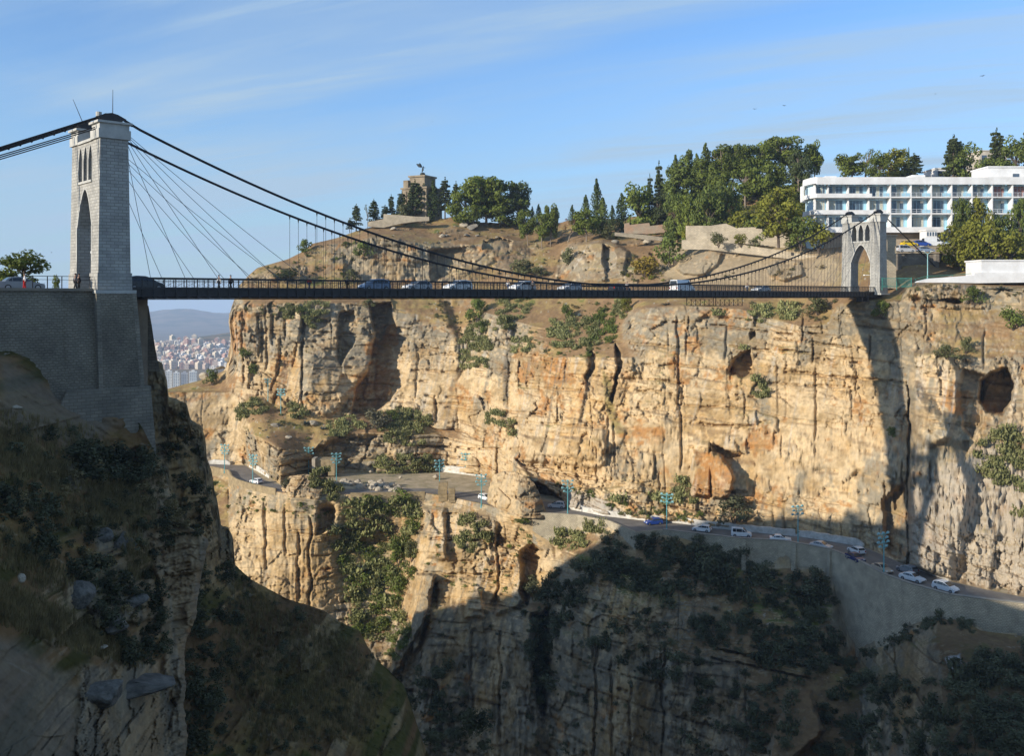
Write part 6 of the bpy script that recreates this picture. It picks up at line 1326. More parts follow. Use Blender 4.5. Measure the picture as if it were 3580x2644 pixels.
def proto(kind, v):
    if (kind, v) not in PROTO: PROTO[(kind, v)] = tree_proto(kind, hash((len(kind), ord(kind[0]), v)) % 10000 + v)
    return PROTO[(kind, v)]
TREES = {}
def put_plant(kind, leaf, p, h, wdt, label, cat, group, name=None, v=None, lean=0.0):
    """h metres tall, wdt metres across"""
    global NR
    v = rng.randrange(3) if v is None else v; key = (kind, leaf, v); nm = name or {'pine': 'pine_tree', 'round': 'broadleaf_tree', 'cypress': 'cypress_tree', 'conifer': 'conifer_tree', 'bare': 'bare_tree', 'bush': 'bush', 'cactus': 'cactus', 'agave': 'agave'}[kind]
    half = {'pine': .5, 'round': .54, 'cypress': .26, 'conifer': .38, 'bare': .42, 'bush': .55, 'cactus': .5, 'agave': .5}[kind]
    if key not in TREES:
        Q, tb = proto(kind, v); cm = qmesh(nm, Q, LM[leaf]); tm = None
        if tb is not None: tm = tb.mesh('trunk'); tm.materials.append(bark_p if kind in ('pine', 'bare') else bark)
        TREES[key] = (cm, tm)
    cm, tm = TREES[key]; s = (wdt/(2*half), wdt/(2*half), h)
    if tm is None:
        o = bpy.data.objects.new(nm, cm); COL.objects.link(o)
    else:
        o = empty(nm); c = bpy.data.objects.new('crown' if kind != 'bush' else 'foliage', cm); COL.objects.link(c); c.parent = o; t = bpy.data.objects.new('trunk' if kind != 'bush' else 'stem', tm); COL.objects.link(t); t.parent = o
    o.location = p; o.scale = s; o.rotation_euler = (0, lean, rng.uniform(0, 6.28) if abs(lean) < .01 else 0); return tag(o, label, cat, group)
# trees: px, py of the foot, top py, width px, kind, leaf, label
def tree(px, base, top, wpx, kind, leaf, label, dd=0.0, group=None, cat='tree', lean=0.0, d=None):
    p = on_far(px, base)
    if d: p = P(px, base, d)
    if dd: p = P(px, base, p.y + dd)
    D = p.y; put_plant(kind, leaf, p - Vector((0, 0, .3)), (base-top)/F*D + .3, wpx/F*D, label, cat, group or ('trees of the hilltop and garden slopes'), lean=lean)
TL = """1245,806,712,46,conifer,dark,lone dark conifer standing left of the monument terrace, next to the cable
1223,808,765,28,conifer,dark,small dark conifer low on the crest, leftmost of the hilltop trees
1307,796,694,46,conifer,dark,thin see-through conifer in front of the left end of the monument terrace
1285,790,715,24,bare,olive,spindly half bare tree close left of the thin conifer at the terrace
1368,784,678,34,conifer,dark,slim conifer with a bare lower trunk midway along the terrace
1346,788,715,40,conifer,dark,short ragged conifer leaning against the slim one by the terrace
1412,785,704,92,bush,olive,wide grey green shrubby tree at the left foot of the monument
1405,776,668,50,conifer,dark,conifer with jutting branches at the left edge of the monument
1450,778,626,66,conifer,dark,tallest dark conifer directly in front of the monument
1483,776,641,60,conifer,dark,dark conifer before the middle right of the monument
1514,774,626,52,cypress,cyp,dense dark cypress covering the monument's shaded right side
1556,766,618,56,conifer,dark,open branched conifer just right of the monument against the sky
1594,762,632,40,conifer,dark,narrow conifer between the open one and the round pines
1626,784,646,120,round,pine,yellow green round pine, leftmost of the big hilltop clump
1700,790,610,150,pine,pine,biggest pine of the hilltop clump, standing highest
1748,790,624,130,pine,pine,broad pine just right of the biggest hilltop pine
1812,782,632,104,pine,dark,dark umbrella pine at the right end of the hilltop clump
1765,792,680,170,round,pine,low dense pine filling the gap under the hilltop clump
1656,800,716,62,pine,pine,small pine with a pale bare trunk in front of the hilltop clump
1846,858,733,66,pine,pine,leaning pine with a long pale trunk, left of the slope group
1894,868,740,74,pine,pine,middle pine of the slope group with twin pale trunks
1925,862,715,66,pine,pine,dark pine at the right of the slope group
1861,790,720,24,cypress,cyp,small cypress on the crest behind the leaning pine
1883,790,711,28,cypress,cyp,crest cypress right of the small one behind the slope group
2001,786,714,32,cypress,cyp,low clipped cypress alone on the crest left of the tall one
1986,848,755,66,bare,red,bare reddish tree leaning on the brown slope
2086,800,621,54,cypress,cyp,tallest dark cypress on the centre ridge against the sky
2047,800,678,44,cypress,cyp,pointed cypress left of the tallest centre cypress
2050,846,728,98,pine,pine,bright round pine below the tallest centre cypress
2106,826,688,62,cypress,green,stout olive green cypress right of the bright round pine
2140,806,715,36,cypress,cyp,small dark cypress right of the stout olive one
2126,838,780,80,bush,olive,grey green olive shrub at the foot of the stout cypress
2174,812,672,56,cypress,cyp,dark cypress close left of the big round pine
2232,826,638,136,round,pine,big perfectly round pine standing before the dark wood
2298,815,676,90,pine,dark,dark pine in the shade right of the big round pine
2272,800,606,34,conifer,dark,left of two thin conifers rising over the dark wood
2304,800,560,46,conifer,dark,taller of two thin conifers at the wood's left edge
2362,790,538,52,cypress,green,pale topped tree at the left shoulder of the wood's skyline
2402,780,523,70,round,green,rounded grey green tree on the wood's rising skyline
2436,780,533,50,cypress,green,narrow tree between two rounded ones on the wood's skyline
2466,775,496,52,cypress,green,slender tall tree sticking out of the wood's skyline
2518,765,503,98,pine,pine,broad pine crown on the skyline right of the slender tree
2564,760,499,66,pine,green,darker pine crown on the skyline, second right of the slender tree
2606,750,510,76,pine,pine,bright pine crown midway along the wood's skyline
2656,735,497,80,pine,pine,tall pine with a visible reddish trunk above the garden slope
2738,722,471,146,pine,pine,largest pine of the wood, highest on the skyline
2790,712,520,80,pine,dark,dark pine right of the largest one
2848,690,492,70,pine,pine,pine at the right end of the wood above the hotel's left end
2374,800,562,126,round,green,broad grey green tree in the wood's left front
2458,796,553,136,round,pine,wide yellow green tree in the middle of the wood
2520,786,588,120,round,pine,rounded tree low in the middle of the wood, right of the wide one
2362,838,668,96,round,green,dense tree at the wood's lower left corner
2408,842,678,96,round,pine,bright tree along the lower edge of the wood
2480,838,652,120,round,green,deep green tree at the wood's lower edge above the garden wall
2538,820,630,108,round,green,dark tree at the wood's lower edge near the shady gap
2606,775,582,118,pine,pine,heavy pine in the right half of the wood
2690,760,575,110,pine,pine,heavy pine under the largest one of the wood
2436,852,763,100,round,broad,yellow green round tree in the garden before the wood
2494,846,790,60,bare,olive,thin grey tree casting shadow on the cream garden wall
2583,838,724,118,bush,broad,feathery yellow green shrub tree above the stepped wall
2512,858,806,70,bush,olive,olive shrub before the left end of the stepped cream wall
2588,856,812,60,bush,broad,low yellow green shrub before the middle of the stepped wall
2636,866,826,50,bush,olive,small grey shrub at the foot of the stepped wall's posts
2770,880,832,70,bush,green,green shrub between the stepped wall and the curving garden wall
2652,850,735,130,bush,green,dense green shrub tree on the bank above the stepped wall
2722,848,655,175,round,broad,huge olive yellow tree left of the hotel
2800,860,742,120,bush,green,dark green thicket under the hotel's left corner
2862,872,755,110,bush,broad,yellow green thicket hiding the hotel's lower left end
2348,934,792,130,bush,green,big dark green shrub on the slope between the rock bluffs
2256,968,886,128,bush,yellow,yellow broom bush on the slope below the dark shrub
1824,962,900,110,bush,olive,grey green shrub left of two behind the bridge middle
1884,966,928,74,bush,olive,smaller grey shrub right of two behind the bridge middle
1984,928,858,66,bush,olive,grey shrub perched on the left of the central rock bluff
1272,900,832,84,bush,green,green shrub in the cleft left of the pale rock face
1230,985,935,70,bush,olive,grey green shrub just above the railing below the cleft
1000,985,932,110,bush,dark,dark shrub above the railing at the cliff's left end
1068,888,828,62,bush,green,round shrub on the left skyline where hangers begin
1215,862,842,50,bush,green,small low green shrub on the grassy strip left of the cleft
2980,640,538,116,pine,pine,pine directly behind the hotel roof, leftmost of three
3028,640,519,106,bare,green,thin crowned pine behind the hotel roof between two fuller ones
3074,640,530,80,round,pine,rounded pine behind the roof right of the thin crowned one
3128,645,520,122,round,broad,olive yellow pine behind the middle of the hotel roof
3196,645,534,78,conifer,dark,dark pine right of the olive yellow one behind the roof
3177,640,511,16,cypress,cyp,very thin cypress poking above the roofline trees
3334,650,468,80,conifer,dark,tall cedar with drooping branches above the hotel's right half
3372,650,490,120,round,green,broad grey green tree right of the tall cedar
3484,640,446,72,conifer,dark,pointed tiered conifer beside the cream villa
3478,640,548,110,round,green,bushy tree in front of the cream villa
3552,640,478,110,round,green,grey green tree at the right edge above the hotel
3590,640,444,50,conifer,dark,dark conifer cut off by the right edge of the picture"""
for ln in TL.split('\n'):
    a = ln.split(',', 6); px, base, top, w_ = map(float, a[:4]); kind, leaf, lab = a[4], a[5], a[6].strip()
    behind = px > 2900 and base < 700
    base = min(base, top + 150) if 2340 < px < 2880 and top < 620 else base
    tree(px, base, top, w_*(1.15 if kind in ('pine', 'round') else 1.25 if kind == 'conifer' else 1.1), kind, leaf, lab, d=241 if px in (2800, 2862) else 256 if px in (2512, 2588, 2636, 2770) else 246 if px == 2722 else (272 + (px % 37)*.5) if behind else None, cat='shrub' if kind == 'bush' else 'tree', lean={1846: -.10, 1986: .25}.get(int(px), 0.0), group='shrubs on the hill slopes' if kind == 'bush' else None)
TR = """3358,880,692,78,pine,green,dark pine in front of the hotel, left of the yellow green pair,236
3424,880,688,92,round,broad,yellowish tree reaching the hotel's first floor,235
3497,880,744,96,round,green,blue green tree in front of the hotel's right part,235
3566,880,690,90,round,green,dark tree against the hotel at the right picture edge,235
3360,945,785,170,round,broad,big yellow green tree right of the car park,224
3432,960,768,176,round,broad,broadest yellow green tree before the hotel,221
3530,960,800,170,round,broad,yellow green tree behind the white building,219"""
for ln in TR.split('\n'):
    a = ln.rsplit(',', 1); d = float(a[1]); a = a[0].split(',', 6); px, base, top, w_ = map(float, a[:4]); tree(px, base, top, w_, a[4], a[5], a[6].strip(), d=d, group='trees before the hotel')
p = B(-13.5, -11, .55)
for px, base, top, w_, lab, D_ in ((80, 1018, 868, 215, "broad dark tree on the plateau at the left picture edge", 112.0), (196, 1018, 945, 36, "small dark bush at the right foot of the broad plateau tree", 110.0)):
    q = P(px, base, D_); put_plant('round' if w_ > 100 else 'bush', 'pine', Vector((q.x, q.y, .3)), (base-top)/F*D_, w_/F*D_, lab, 'tree' if w_ > 100 else 'shrub', None)
# shrubs, cactus and agave on the cliffs: px, py of the foot, height px, width px, kind, leaf, sheet, label
CL = """1050,1100,40,50,bush,green,far,small green bush at the rim under the deck, left of the first alcove
930,1100,50,40,bush,olive,far,grey bush in the cleft of the cliff's left end
1005,1130,60,60,cactus,cactus,far,cactus patch high on the left buttress
1105,1145,90,90,cactus,cactus,far,cactus cascade left of the teardrop alcove
1290,1075,36,60,bush,olive,far,olive bush on the lip above the great alcove
860,1250,40,70,bush,green,far,green bush on the left cliff corner above the ledge
888,1310,46,56,bush,green,far,round bush at the foot of the left cliff corner
744,1345,64,70,bush,green,far,dark bush alone on the brown knoll at far left
885,1470,70,110,cactus,cactus,far,cactus clump on the left end of the ledge
1046,1460,56,60,cactus,cactus,far,cactus clump against the cliff foot in the middle of the ledge
1070,1482,34,90,agave,agave,far,blue agave rosettes on the ledge in front of the cliff
1130,1500,30,60,agave,agave,far,agave rosette on the ledge beside a grey boulder
1180,1525,50,60,cactus,cactus,far,cactus clump near the ledge's outer lip
1225,1510,50,90,cactus,cactus,far,low cactus spread right of the lip clump
1320,1500,80,120,bush,grey,far,grey leafless shrub above the big cactus mass
1372,1470,46,60,bush,green,far,small green bush right of the grey leafless shrub
1375,1545,120,130,cactus,cactus,far,big cactus mass hanging below the grey shrub, left half
1440,1555,120,140,cactus,cactus,far,big cactus mass hanging below the grey shrub, right half
1370,1660,70,110,cactus,cactus,far,cactus thicket at the cliff foot beside the lay-by, left half
1450,1662,70,130,cactus,cactus,far,cactus thicket at the cliff foot beside the lay-by, right half
1670,1130,110,100,bush,green,far,tall green bush in the gully under the deck
1680,1170,60,50,bush,green,far,darker bush low in the gully
1690,1220,90,110,cactus,cactus,far,cactus growth beside the gully, upper part
1660,1290,110,110,cactus,cactus,far,cactus growth beside the gully, lower part
1800,1120,100,110,cactus,cactus,far,light cactus mass on the rim right of the gully
1770,1150,60,60,cactus,cactus,far,small cactus tuft at the rim's pale blocks
1980,1115,62,58,bush,green,far,round dark bush on the rim soil near the middle
2025,1105,34,46,agave,agave,far,agave below the rim beside the round dark bush
1645,1090,40,56,agave,agave,far,agave on the brown slope left of the gully
1960,1190,70,90,cactus,cactus,far,cactus at the left end of the rim hedge
2040,1225,110,120,cactus,cactus,far,thick cactus hanging over the rim, centre of the hedge
2110,1195,110,100,cactus,green,far,dark green creeper cactus at the right end of the hedge
1950,1225,60,70,cactus,cactus,far,cactus tuft below the left end of the hedge
1825,1235,50,60,cactus,cactus,far,cactus tuft on the pale face under the rim
2190,1095,70,60,bush,broad,far,bright green bush on the mossy strip
2180,1110,60,60,cactus,cactus,far,cactus just under the bright green bush
2330,1065,24,80,agave,agave,far,agave row on the rim under the deck
2510,1100,36,50,cactus,cactus,far,cactus left of the inspection cradle
2650,1140,70,70,cactus,cactus,far,cactus on the brown slope right of the cradle, left one
2760,1120,56,70,cactus,cactus,far,cactus on the brown slope right of the cradle, right one
2860,1100,80,110,bush,olive,far,olive shrub under the deck near the far tower
3085,1115,80,90,bush,green,far,green shrub right under the far tower
3060,1000,60,44,bush,olive,far,pale shrub growing at the far tower's right foot
3400,1065,78,96,bush,green,far,round green shrub on the slab below the white wall
3500,1010,26,170,agave,agave,far,agave row along the top under the white building
3310,1255,60,110,bush,olive,far,olive shrub on top of the rock pillar
3375,1235,70,60,bush,olive,far,olive shrub standing above the cave at right
3540,1150,90,110,bush,green,far,green shrub hanging at the right picture edge
3470,1690,180,110,cactus,cactus,far,tall green cactus curtain on the right cliff, left part
3545,1720,220,110,cactus,cactus,far,tall green cactus curtain on the right cliff, right part
3560,1800,60,60,cactus,cactus,far,cactus tuft below the green curtain
3120,1525,40,60,bush,green,far,bright tuft in the tower's shadow on the cliff
1745,1500,60,100,cactus,cactus,far,cactus crest on the leaning rib above the tunnel rock
1800,1520,40,60,cactus,cactus,far,cactus tuft right of the leaning rib
2160,1750,50,70,cactus,cactus,far,cactus by the white kerb right of the tunnel
2300,1760,60,60,cactus,cactus,far,cactus at the cliff foot near the blue car
2390,1760,90,80,cactus,cactus,far,cactus left of the rust red fallen slab
2565,1825,110,150,bush,shade,far,dark bush in shade at the foot of the rust red slab
2655,1385,60,50,cactus,cactus,far,cactus below the cave in the middle face
2600,1220,34,40,cactus,cactus,far,small cactus above the cave in the middle face
1000,1716,56,40,bush,shade,low,dark bush at the road edge right of the lone car
1120,1702,60,60,cactus,cactus,low,cactus on top of the outcrop beside the road
1165,1745,56,70,cactus,cactus,low,cactus under the outcrop on the gully's edge
1420,1740,30,60,agave,agave,low,agave below the yellow wall
2080,1855,70,60,cactus,cactus,low,dark cactus tree at the shadow edge under the road
1990,1930,80,110,cactus,cactus,low,sunlit cactus clump under the plastered bank
1640,1930,130,90,cactus,cactus,low,cactus column on the sunlit lower buttress
1690,1890,70,60,cactus,cactus,low,cactus tuft right of the column on the lower buttress
1395,1975,120,90,bush,green,low,dark green bush in the cactus gully
1440,1960,80,70,bush,olive,low,grey bush at the gully's right wall
1830,1830,30,80,bush,green,low,low bush beside the plastered bank"""
for ln in CL.split('\n'):
    a = ln.split(',', 7); px, py, h_, w_ = map(float, a[:4]); fn = on_far if a[6] == 'far' else on_low; q = fn(px, py); D_ = q.y
    if a[4] == 'cactus' and h_/F*D_ > 3.6:     # a big clump: many stems up the slope, one mesh
        Qs = []
        for i in range(int(w_*h_*(D_/F)**2/2.6)+3):
            u_, t_ = rng.uniform(-.5, .5), rng.random(); u_ *= 1 - .5*abs(t_-.45); z_ = fn(px + u_*w_, py - t_*h_); Qc, _ = proto('cactus', rng.randrange(3)); s_ = rng.uniform(2.0, 3.4); c_, sn = math.cos(u_*40), math.sin(u_*40)
            Qs.append(Qc @ (np.array([[c_, -sn, 0], [sn, c_, 0], [0, 0, .85]])*s_).T + np.array(z_ - q) + np.array([0, -.3, -.4]))
        o = link('cactus', qmesh('cactus', np.concatenate(Qs), LM[a[5]])); o.location = q; tag(o, a[7].strip(), 'cactus', 'cactus clumps on the gorge cliffs'); continue
    put_plant(a[4], a[5], q + Vector((0, -.25, -.15)), h_/F*D_, w_/F*D_, a[7].strip(), {'bush': 'shrub', 'cactus': 'cactus', 'agave': 'agave'}[a[4]], {'bush': 'shrubs on the gorge cliffs', 'cactus': 'cactus clumps on the gorge cliffs', 'agave': 'agaves on the gorge cliffs'}[a[4]])
# ground cover nobody could count: merged leaf clumps
def scatter(name, leafs, regions, fn, label=None):
    """regions: (polygon in picture directions, number, (min,max) size in metres, kinds)"""
    acc = {l: [] for l in leafs}
    for poly, n, (s0, s1), kinds in regions:
        pa = np.array(poly, float); lo = pa.min(0); hi = pa.max(0); k = 0; tries = 0
        n = int(n*(1.15 if kinds is SH else 1.8))
        while k < n and tries < n*8:
            tries += 1; x_, y_ = rng.uniform(lo[0], hi[0]), rng.uniform(lo[1], hi[1]); ins = False
            for i in range(len(pa)):
                a, b = pa[i], pa[i-1]
                if (a[1] > y_) != (b[1] > y_) and x_ < (b[0]-a[0])*(y_-a[1])/(b[1]-a[1]+1e-9)+a[0]: ins = not ins
            if not ins: continue
            k += 1; kind, leaf = rng.choice(kinds); Q, _ = proto(kind, rng.randrange(3)); s = s0*.6*((s1*1.35)/(s0*.6))**(rng.random()**1.25); q = fn(x_, y_)
            step = max(1, int(len(Q) / (220 if s < 3 else 420))) if kind == 'bush' else 1
            Q = Q[rng.randrange(step)::step]; big = math.sqrt(step)*.8 if step > 1 else 1
            if big != 1: c_ = Q.mean(1, keepdims=True); Q = c_ + (Q-c_)*big
            t = rng.uniform(0, 6.28); M = np.array([[math.cos(t), -math.sin(t), 0], [math.sin(t), math.cos(t), 0], [0, 0, 1]]) * s; M[2] *= rng.uniform(.55, 1.0); M[:, 0] *= rng.uniform(.8, 1.5)
            acc[leaf].append(Q @ M.T + np.array([q.x, q.y - .1, q.z - .1*s]))
    for l in leafs:
        if acc[l]: tag(link(name, qmesh(name, np.concatenate(acc[l]), LM[l])), kind='stuff')
GUL = [(1200,1765),(1290,1745),(1450,1750),(1478,1800),(1462,1900),(1455,2000),(1400,2110),(1350,2220),(1300,2240),(1250,2230),(1215,2080),(1180,1950),(1165,1850)]
CB = (('cactus', 'cactus'), ('cactus', 'cactus'), ('bush', 'green'), ('agave', 'agave'))
SH = (('bush', 'shade'), ('bush', 'shade'), ('bush', 'shade'), ('cactus', 'shade'))
scatter('undergrowth', ['cactus', 'green', 'agave', 'shade'], [(GUL, 210, (2.2, 4.2), CB), ([(1200,1750),(1300,1760),(1310,1850),(1230,1880)], 24, (2, 3.5), (('agave', 'agave'), ('cactus', 'cactus'))), ([(1330,2180),(1420,2130),(1450,2200),(1390,2340),(1330,2280)], 22, (2, 3), (('bush', 'green'), ('cactus', 'cactus'))),
    ([(2060,1880),(2130,1860),(2230,1890),(2310,1880),(2600,1950),(2680,2000),(2900,2040),(2940,2200),(2700,2150),(2500,2090),(2250,2080),(2060,2010),(1990,1990)], 250, (2, 4.2), SH), ([(1830,2150),(1880,2030),(2030,1960),(2100,2050),(2000,2150),(1900,2330),(1840,2300)], 90, (2, 4), SH), ([(1830,2250),(1930,2200),(1940,2450),(1860,2480)], 36, (2, 3.6), SH),
    ([(2500,2120),(2940,2230),(2960,2320),(2860,2380),(2560,2300),(2400,2200)], 110, (1.5, 3.4), SH), ([(2000,2120),(2500,2120),(2480,2420),(2040,2300)], 100, (1.2, 3), SH), ([(2350,2380),(2800,2350),(2750,2660),(2380,2660)], 70, (1.2, 3), SH), ([(3380,2280),(3600,2280),(3600,2660),(3300,2660),(3240,2400)], 130, (1.5, 3.2), SH), ([(2960,2360),(3250,2400),(3300,2660),(2820,2660),(2880,2480)], 90, (1.5, 3.4), SH), ([(2940,2320),(3060,2262),(3180,2196),(3280,2158),(3360,2160),(3430,2200),(3440,2225),(3290,2185),(3080,2290),(2960,2350)], 90, (.8, 1.7), SH),
    ([(1400,2380),(1560,2330),(1640,2440),(1600,2640),(1420,2640)], 80, (1.5, 3.2), SH), ([(1480,2160),(1900,2180),(1880,2640),(1520,2640)], 46, (.8, 2.2), SH), ([(1900,2300),(2300,2320),(2280,2640),(1900,2640)], 40, (.8, 2), SH),
    ([(1480,1760),(1900,1850),(1880,2100),(1500,2100)], 40, (.6, 1.5), (('bush', 'green'), ('cactus', 'cactus'))), ([(660,1670),(760,1680),(760,1740),(690,1740)], 8, (1.5, 3), (('bush', 'green'),)), ([(770,1720),(1160,1760),(1160,1830),(780,1790)], 26, (.6, 1.4), (('bush', 'green'),))], on_low)
scatter('undergrowth', ['olive', 'green', 'cactus', 'grass', 'agave', 'broad', 'pine'], [([(840,1400),(960,1420),(1240,1470),(1230,1520),(1100,1530),(1040,1560),(960,1550),(880,1490)], 70, (.5, 1.5), (('bush', 'olive'), ('cactus', 'cactus'), ('agave', 'agave'))), ([(1480,1060),(1690,1060),(1640,1190),(1560,1150)], 40, (.6, 1.6), (('bush', 'olive'), ('bush', 'grass'))), ([(1940,1060),(2200,1060),(2160,1180),(1960,1160)], 40, (.6, 1.5), (('bush', 'olive'), ('bush', 'green'), ('bush', 'grass'))), ([(2560,1060),(2920,1060),(2880,1130),(2650,1110)], 44, (.5, 1.3), (('bush', 'olive'), ('bush', 'grass'))),
    ([(850,985),(900,945),(1090,870),(1280,820),(1260,960),(1100,985)], 70, (.6, 1.6), (('bush', 'olive'), ('bush', 'green'), ('agave', 'agave'))), ([(1500,985),(1800,870),(2000,800),(2300,850),(2280,985)], 60, (.4, 1.3), (('bush', 'olive'), ('bush', 'grass'))), ([(1300,800),(1800,790),(1800,840),(1300,830)], 40, (.3, .8), (('bush', 'grass'), ('bush', 'olive'))), ([(2150,985),(2200,900),(2330,900),(2330,985)], 40, (.6, 1.6), (('bush', 'grass'), ('bush', 'broad'), ('bush', 'olive'))), ([(2350,985),(2800,985),(2900,930),(2500,960)], 30, (.4, 1.2), (('bush', 'grass'), ('bush', 'olive'))), ([(2480,820),(2900,850),(2900,760),(2600,720),(2480,760)], 130, (1.6, 3.6), (('bush', 'broad'), ('bush', 'green'), ('bush', 'olive'))), ([(2340,640),(2480,560),(2700,520),(2860,560),(2850,760),(2600,720),(2480,800),(2340,830)], 90, (3.5, 6.5), (('bush', 'pine'), ('bush', 'green'), ('bush', 'green'))), ([(2180,800),(2480,770),(2480,840),(2200,840)], 60, (1.2, 2.8), (('bush', 'green'), ('bush', 'olive'))),
    ([(830,1060),(1060,1070),(1060,1130),(830,1130)], 20, (.5, 1.3), (('bush', 'olive'), ('cactus', 'cactus'))), ([(1780,1130),(2130,1190),(2130,1260),(1830,1230)], 40, (.6, 1.5), (('cactus', 'cactus'), ('bush', 'green'))), ([(3180,990),(3580,1010),(3580,1040),(3180,1050)], 26, (.5, 1.2), (('bush', 'olive'), ('bush', 'grass'))), ([(2110,1745),(2240,1770),(2470,1800),(2430,1830),(2250,1810),(2120,1790)], 40, (.5, 1.4), (('bush', 'green'), ('cactus', 'cactus'))), ([(1900,1685),(2090,1725),(2080,1745),(1990,1720)], 24, (.5, 1.2), (('bush', 'grass'), ('bush', 'green'))), ([(1740,1660),(1860,1680),(1850,1730),(1760,1720)], 26, (.8, 2), (('cactus', 'cactus'), ('bush', 'green')))], on_far)
scatter('undergrowth', ['shade'], [([(560,1420),(640,1440),(720,1640),(740,1900),(600,1900)], 60, (.6, 1.8), (('bush', 'shade'),)), ([(700,1980),(820,2000),(1000,2110),(1250,2230),(1380,2400),(1400,2640),(700,2640)], 150, (.3, 1.2), (('bush', 'shade'),)), ([(650,1990),(820,1985),(850,2250),(700,2640),(640,2640)], 60, (1.0, 2.4), (('bush', 'shade'),)), ([(1480,2540),(1700,2520),(1700,2644),(1500,2644)], 10, (1.5, 2.5), (('bush', 'shade'),))], on_spur)
scatter('undergrowth', ['shade', 'grass', 'green'], [([(0,1480),(180,1500),(340,1560),(520,1640),(560,1850),(640,1880),(560,2000),(560,2250),(400,2330),(240,2060),(130,1900),(0,1780)], 150, (.4, 1.5), (('bush', 'shade'), ('bush', 'shade'), ('bush', 'shade'), ('bush', 'grass'))), ([(200,1560),(520,1600),(520,1700),(240,1660)], 50, (.8, 2.2), (('bush', 'shade'),)), ([(0,1700),(160,1760),(330,1990),(250,2040),(0,1900)], 30, (.6, 1.8), (('bush', 'shade'),)), ([(300,2040),(560,2050),(620,2330),(420,2330)], 60, (.6, 1.8), (('bush', 'shade'),)), ([(520,1590),(575,1660),(640,1840),(720,1890),(560,1870),(490,1700)], 40, (.5, 1.5), (('bush', 'shade'), ('bush', 'grass')))], on_near)
# dry grass tufts on the near slope
def tufts(n, regions, fn, leaf='grass', hgt=(.35, .8)):
    Q = []
    for poly, n in regions:
        pa = np.array(poly, float); lo = pa.min(0); hi = pa.max(0); m_ = pmask(NR.uniform(lo[0], hi[0], (1, n*3)), NR.uniform(lo[1], hi[1], (1, n*3)), poly, 1)
        xs = NR.uniform(lo[0], hi[0], n*3); ys = NR.uniform(lo[1], hi[1], n*3); ok = pmask(xs[None], ys[None], poly, 30)[0] > NR.uniform(0, 1, n*3)
        for x_, y_ in list(zip(xs[ok], ys[ok]))[:n]:
            q = np.array(fn(x_, y_)); 
            for k in range(7):
                a = NR.uniform(0, 6.28); h = NR.uniform(*hgt); l = NR.uniform(.1, .5)*h; d = np.array([math.cos(a), math.sin(a), 0]); s = np.array([-d[1], d[0], 0])*NR.uniform(.012, .03); b = q + d*.08 + np.array([0, 0, -.05]); t1 = b + d*l*.4 + np.array([0, 0, h*.7]); t2 = b + d*l + np.array([0, 0, h])
                Q += [[b-s, b+s, t1+s*.8, t1-s*.8], [t1-s*.8, t1+s*.8, t2+s*.2, t2-s*.2]]
    tag(link('grass', qmesh('grass', np.array(Q), LM[leaf])), kind='stuff')
tufts(0, [([(300,1700),(480,1690),(490,1790),(380,1840),(300,1790)], 700), ([(-60,2040),(100,2080),(330,2190),(490,2260),(500,2340),(330,2300),(160,2240),(-60,2160)], 1500), ([(-40,1500),(60,1520),(240,1640),(220,1730),(80,1650),(-40,1600)], 700), ([(0,1850),(140,1900),(260,2040),(160,2080),(0,1980)], 400), ([(420,1880),(520,1900),(540,2020),(440,2030)], 250), ([(0,1440),(300,1500),(520,1640),(560,1850),(400,1900),(100,1800),(0,1740)], 1500)], on_near)
tufts(0, [([(820,2010),(1000,2130),(1250,2260),(1340,2420),(1300,2600),(900,2600),(760,2300)], 2600)], on_spur, hgt=(.4, .9))
# loose stones on the near slope and at its foot
for px, py, s_, k, sc, lab in ((340, 2420, 2.6, 0, (1.0, .9, .8), "big pale slab boulder at the bottom left, the left one of two"), (470, 2400, 3.0, 2, (1.4, 1, .62), "big flat topped grey boulder at the bottom left, the right one of two"), (265, 2080, 1.7, 4, (1, .9, 1), "square grey boulder in the dry grass of the near slope"), (350, 1880, 1.2, 1, (1, 1, 1.1), "grey rock under the dry grass bank halfway down the near slope"), (420, 1905, 1.5, 3, (1.1, 1, .9), "grey rock right of another at the near cliff's upper edge"), (600, 1800, 1.3, 0, (.8, .8, 1.3), "upright grey rock on the near cliff top"), (450, 2100, 1.4, 2, (1.3, 1, .9), "grey rock in the scrub in the middle of the near cliff"), (390, 2190, 1.5, 5, (1.2, 1, 1), "grey rock above the two bottom boulders"), (45, 1425, .6, 1, (1.4, 1, .6), "small pale stone on the bare slope below the wall"), (60, 2028, .45, 3, (1, 1, 1), "small white stone in the grass at the left edge"), (345, 2270, .5, 1, (1.3, 1, .6), "pale broken stone above the big slab boulder")):
    boulder(on_near(px, py) + Vector((0, .5, -.1*s_)), s_*.8, k, lab, sc=sc, dull=s_ > .7)
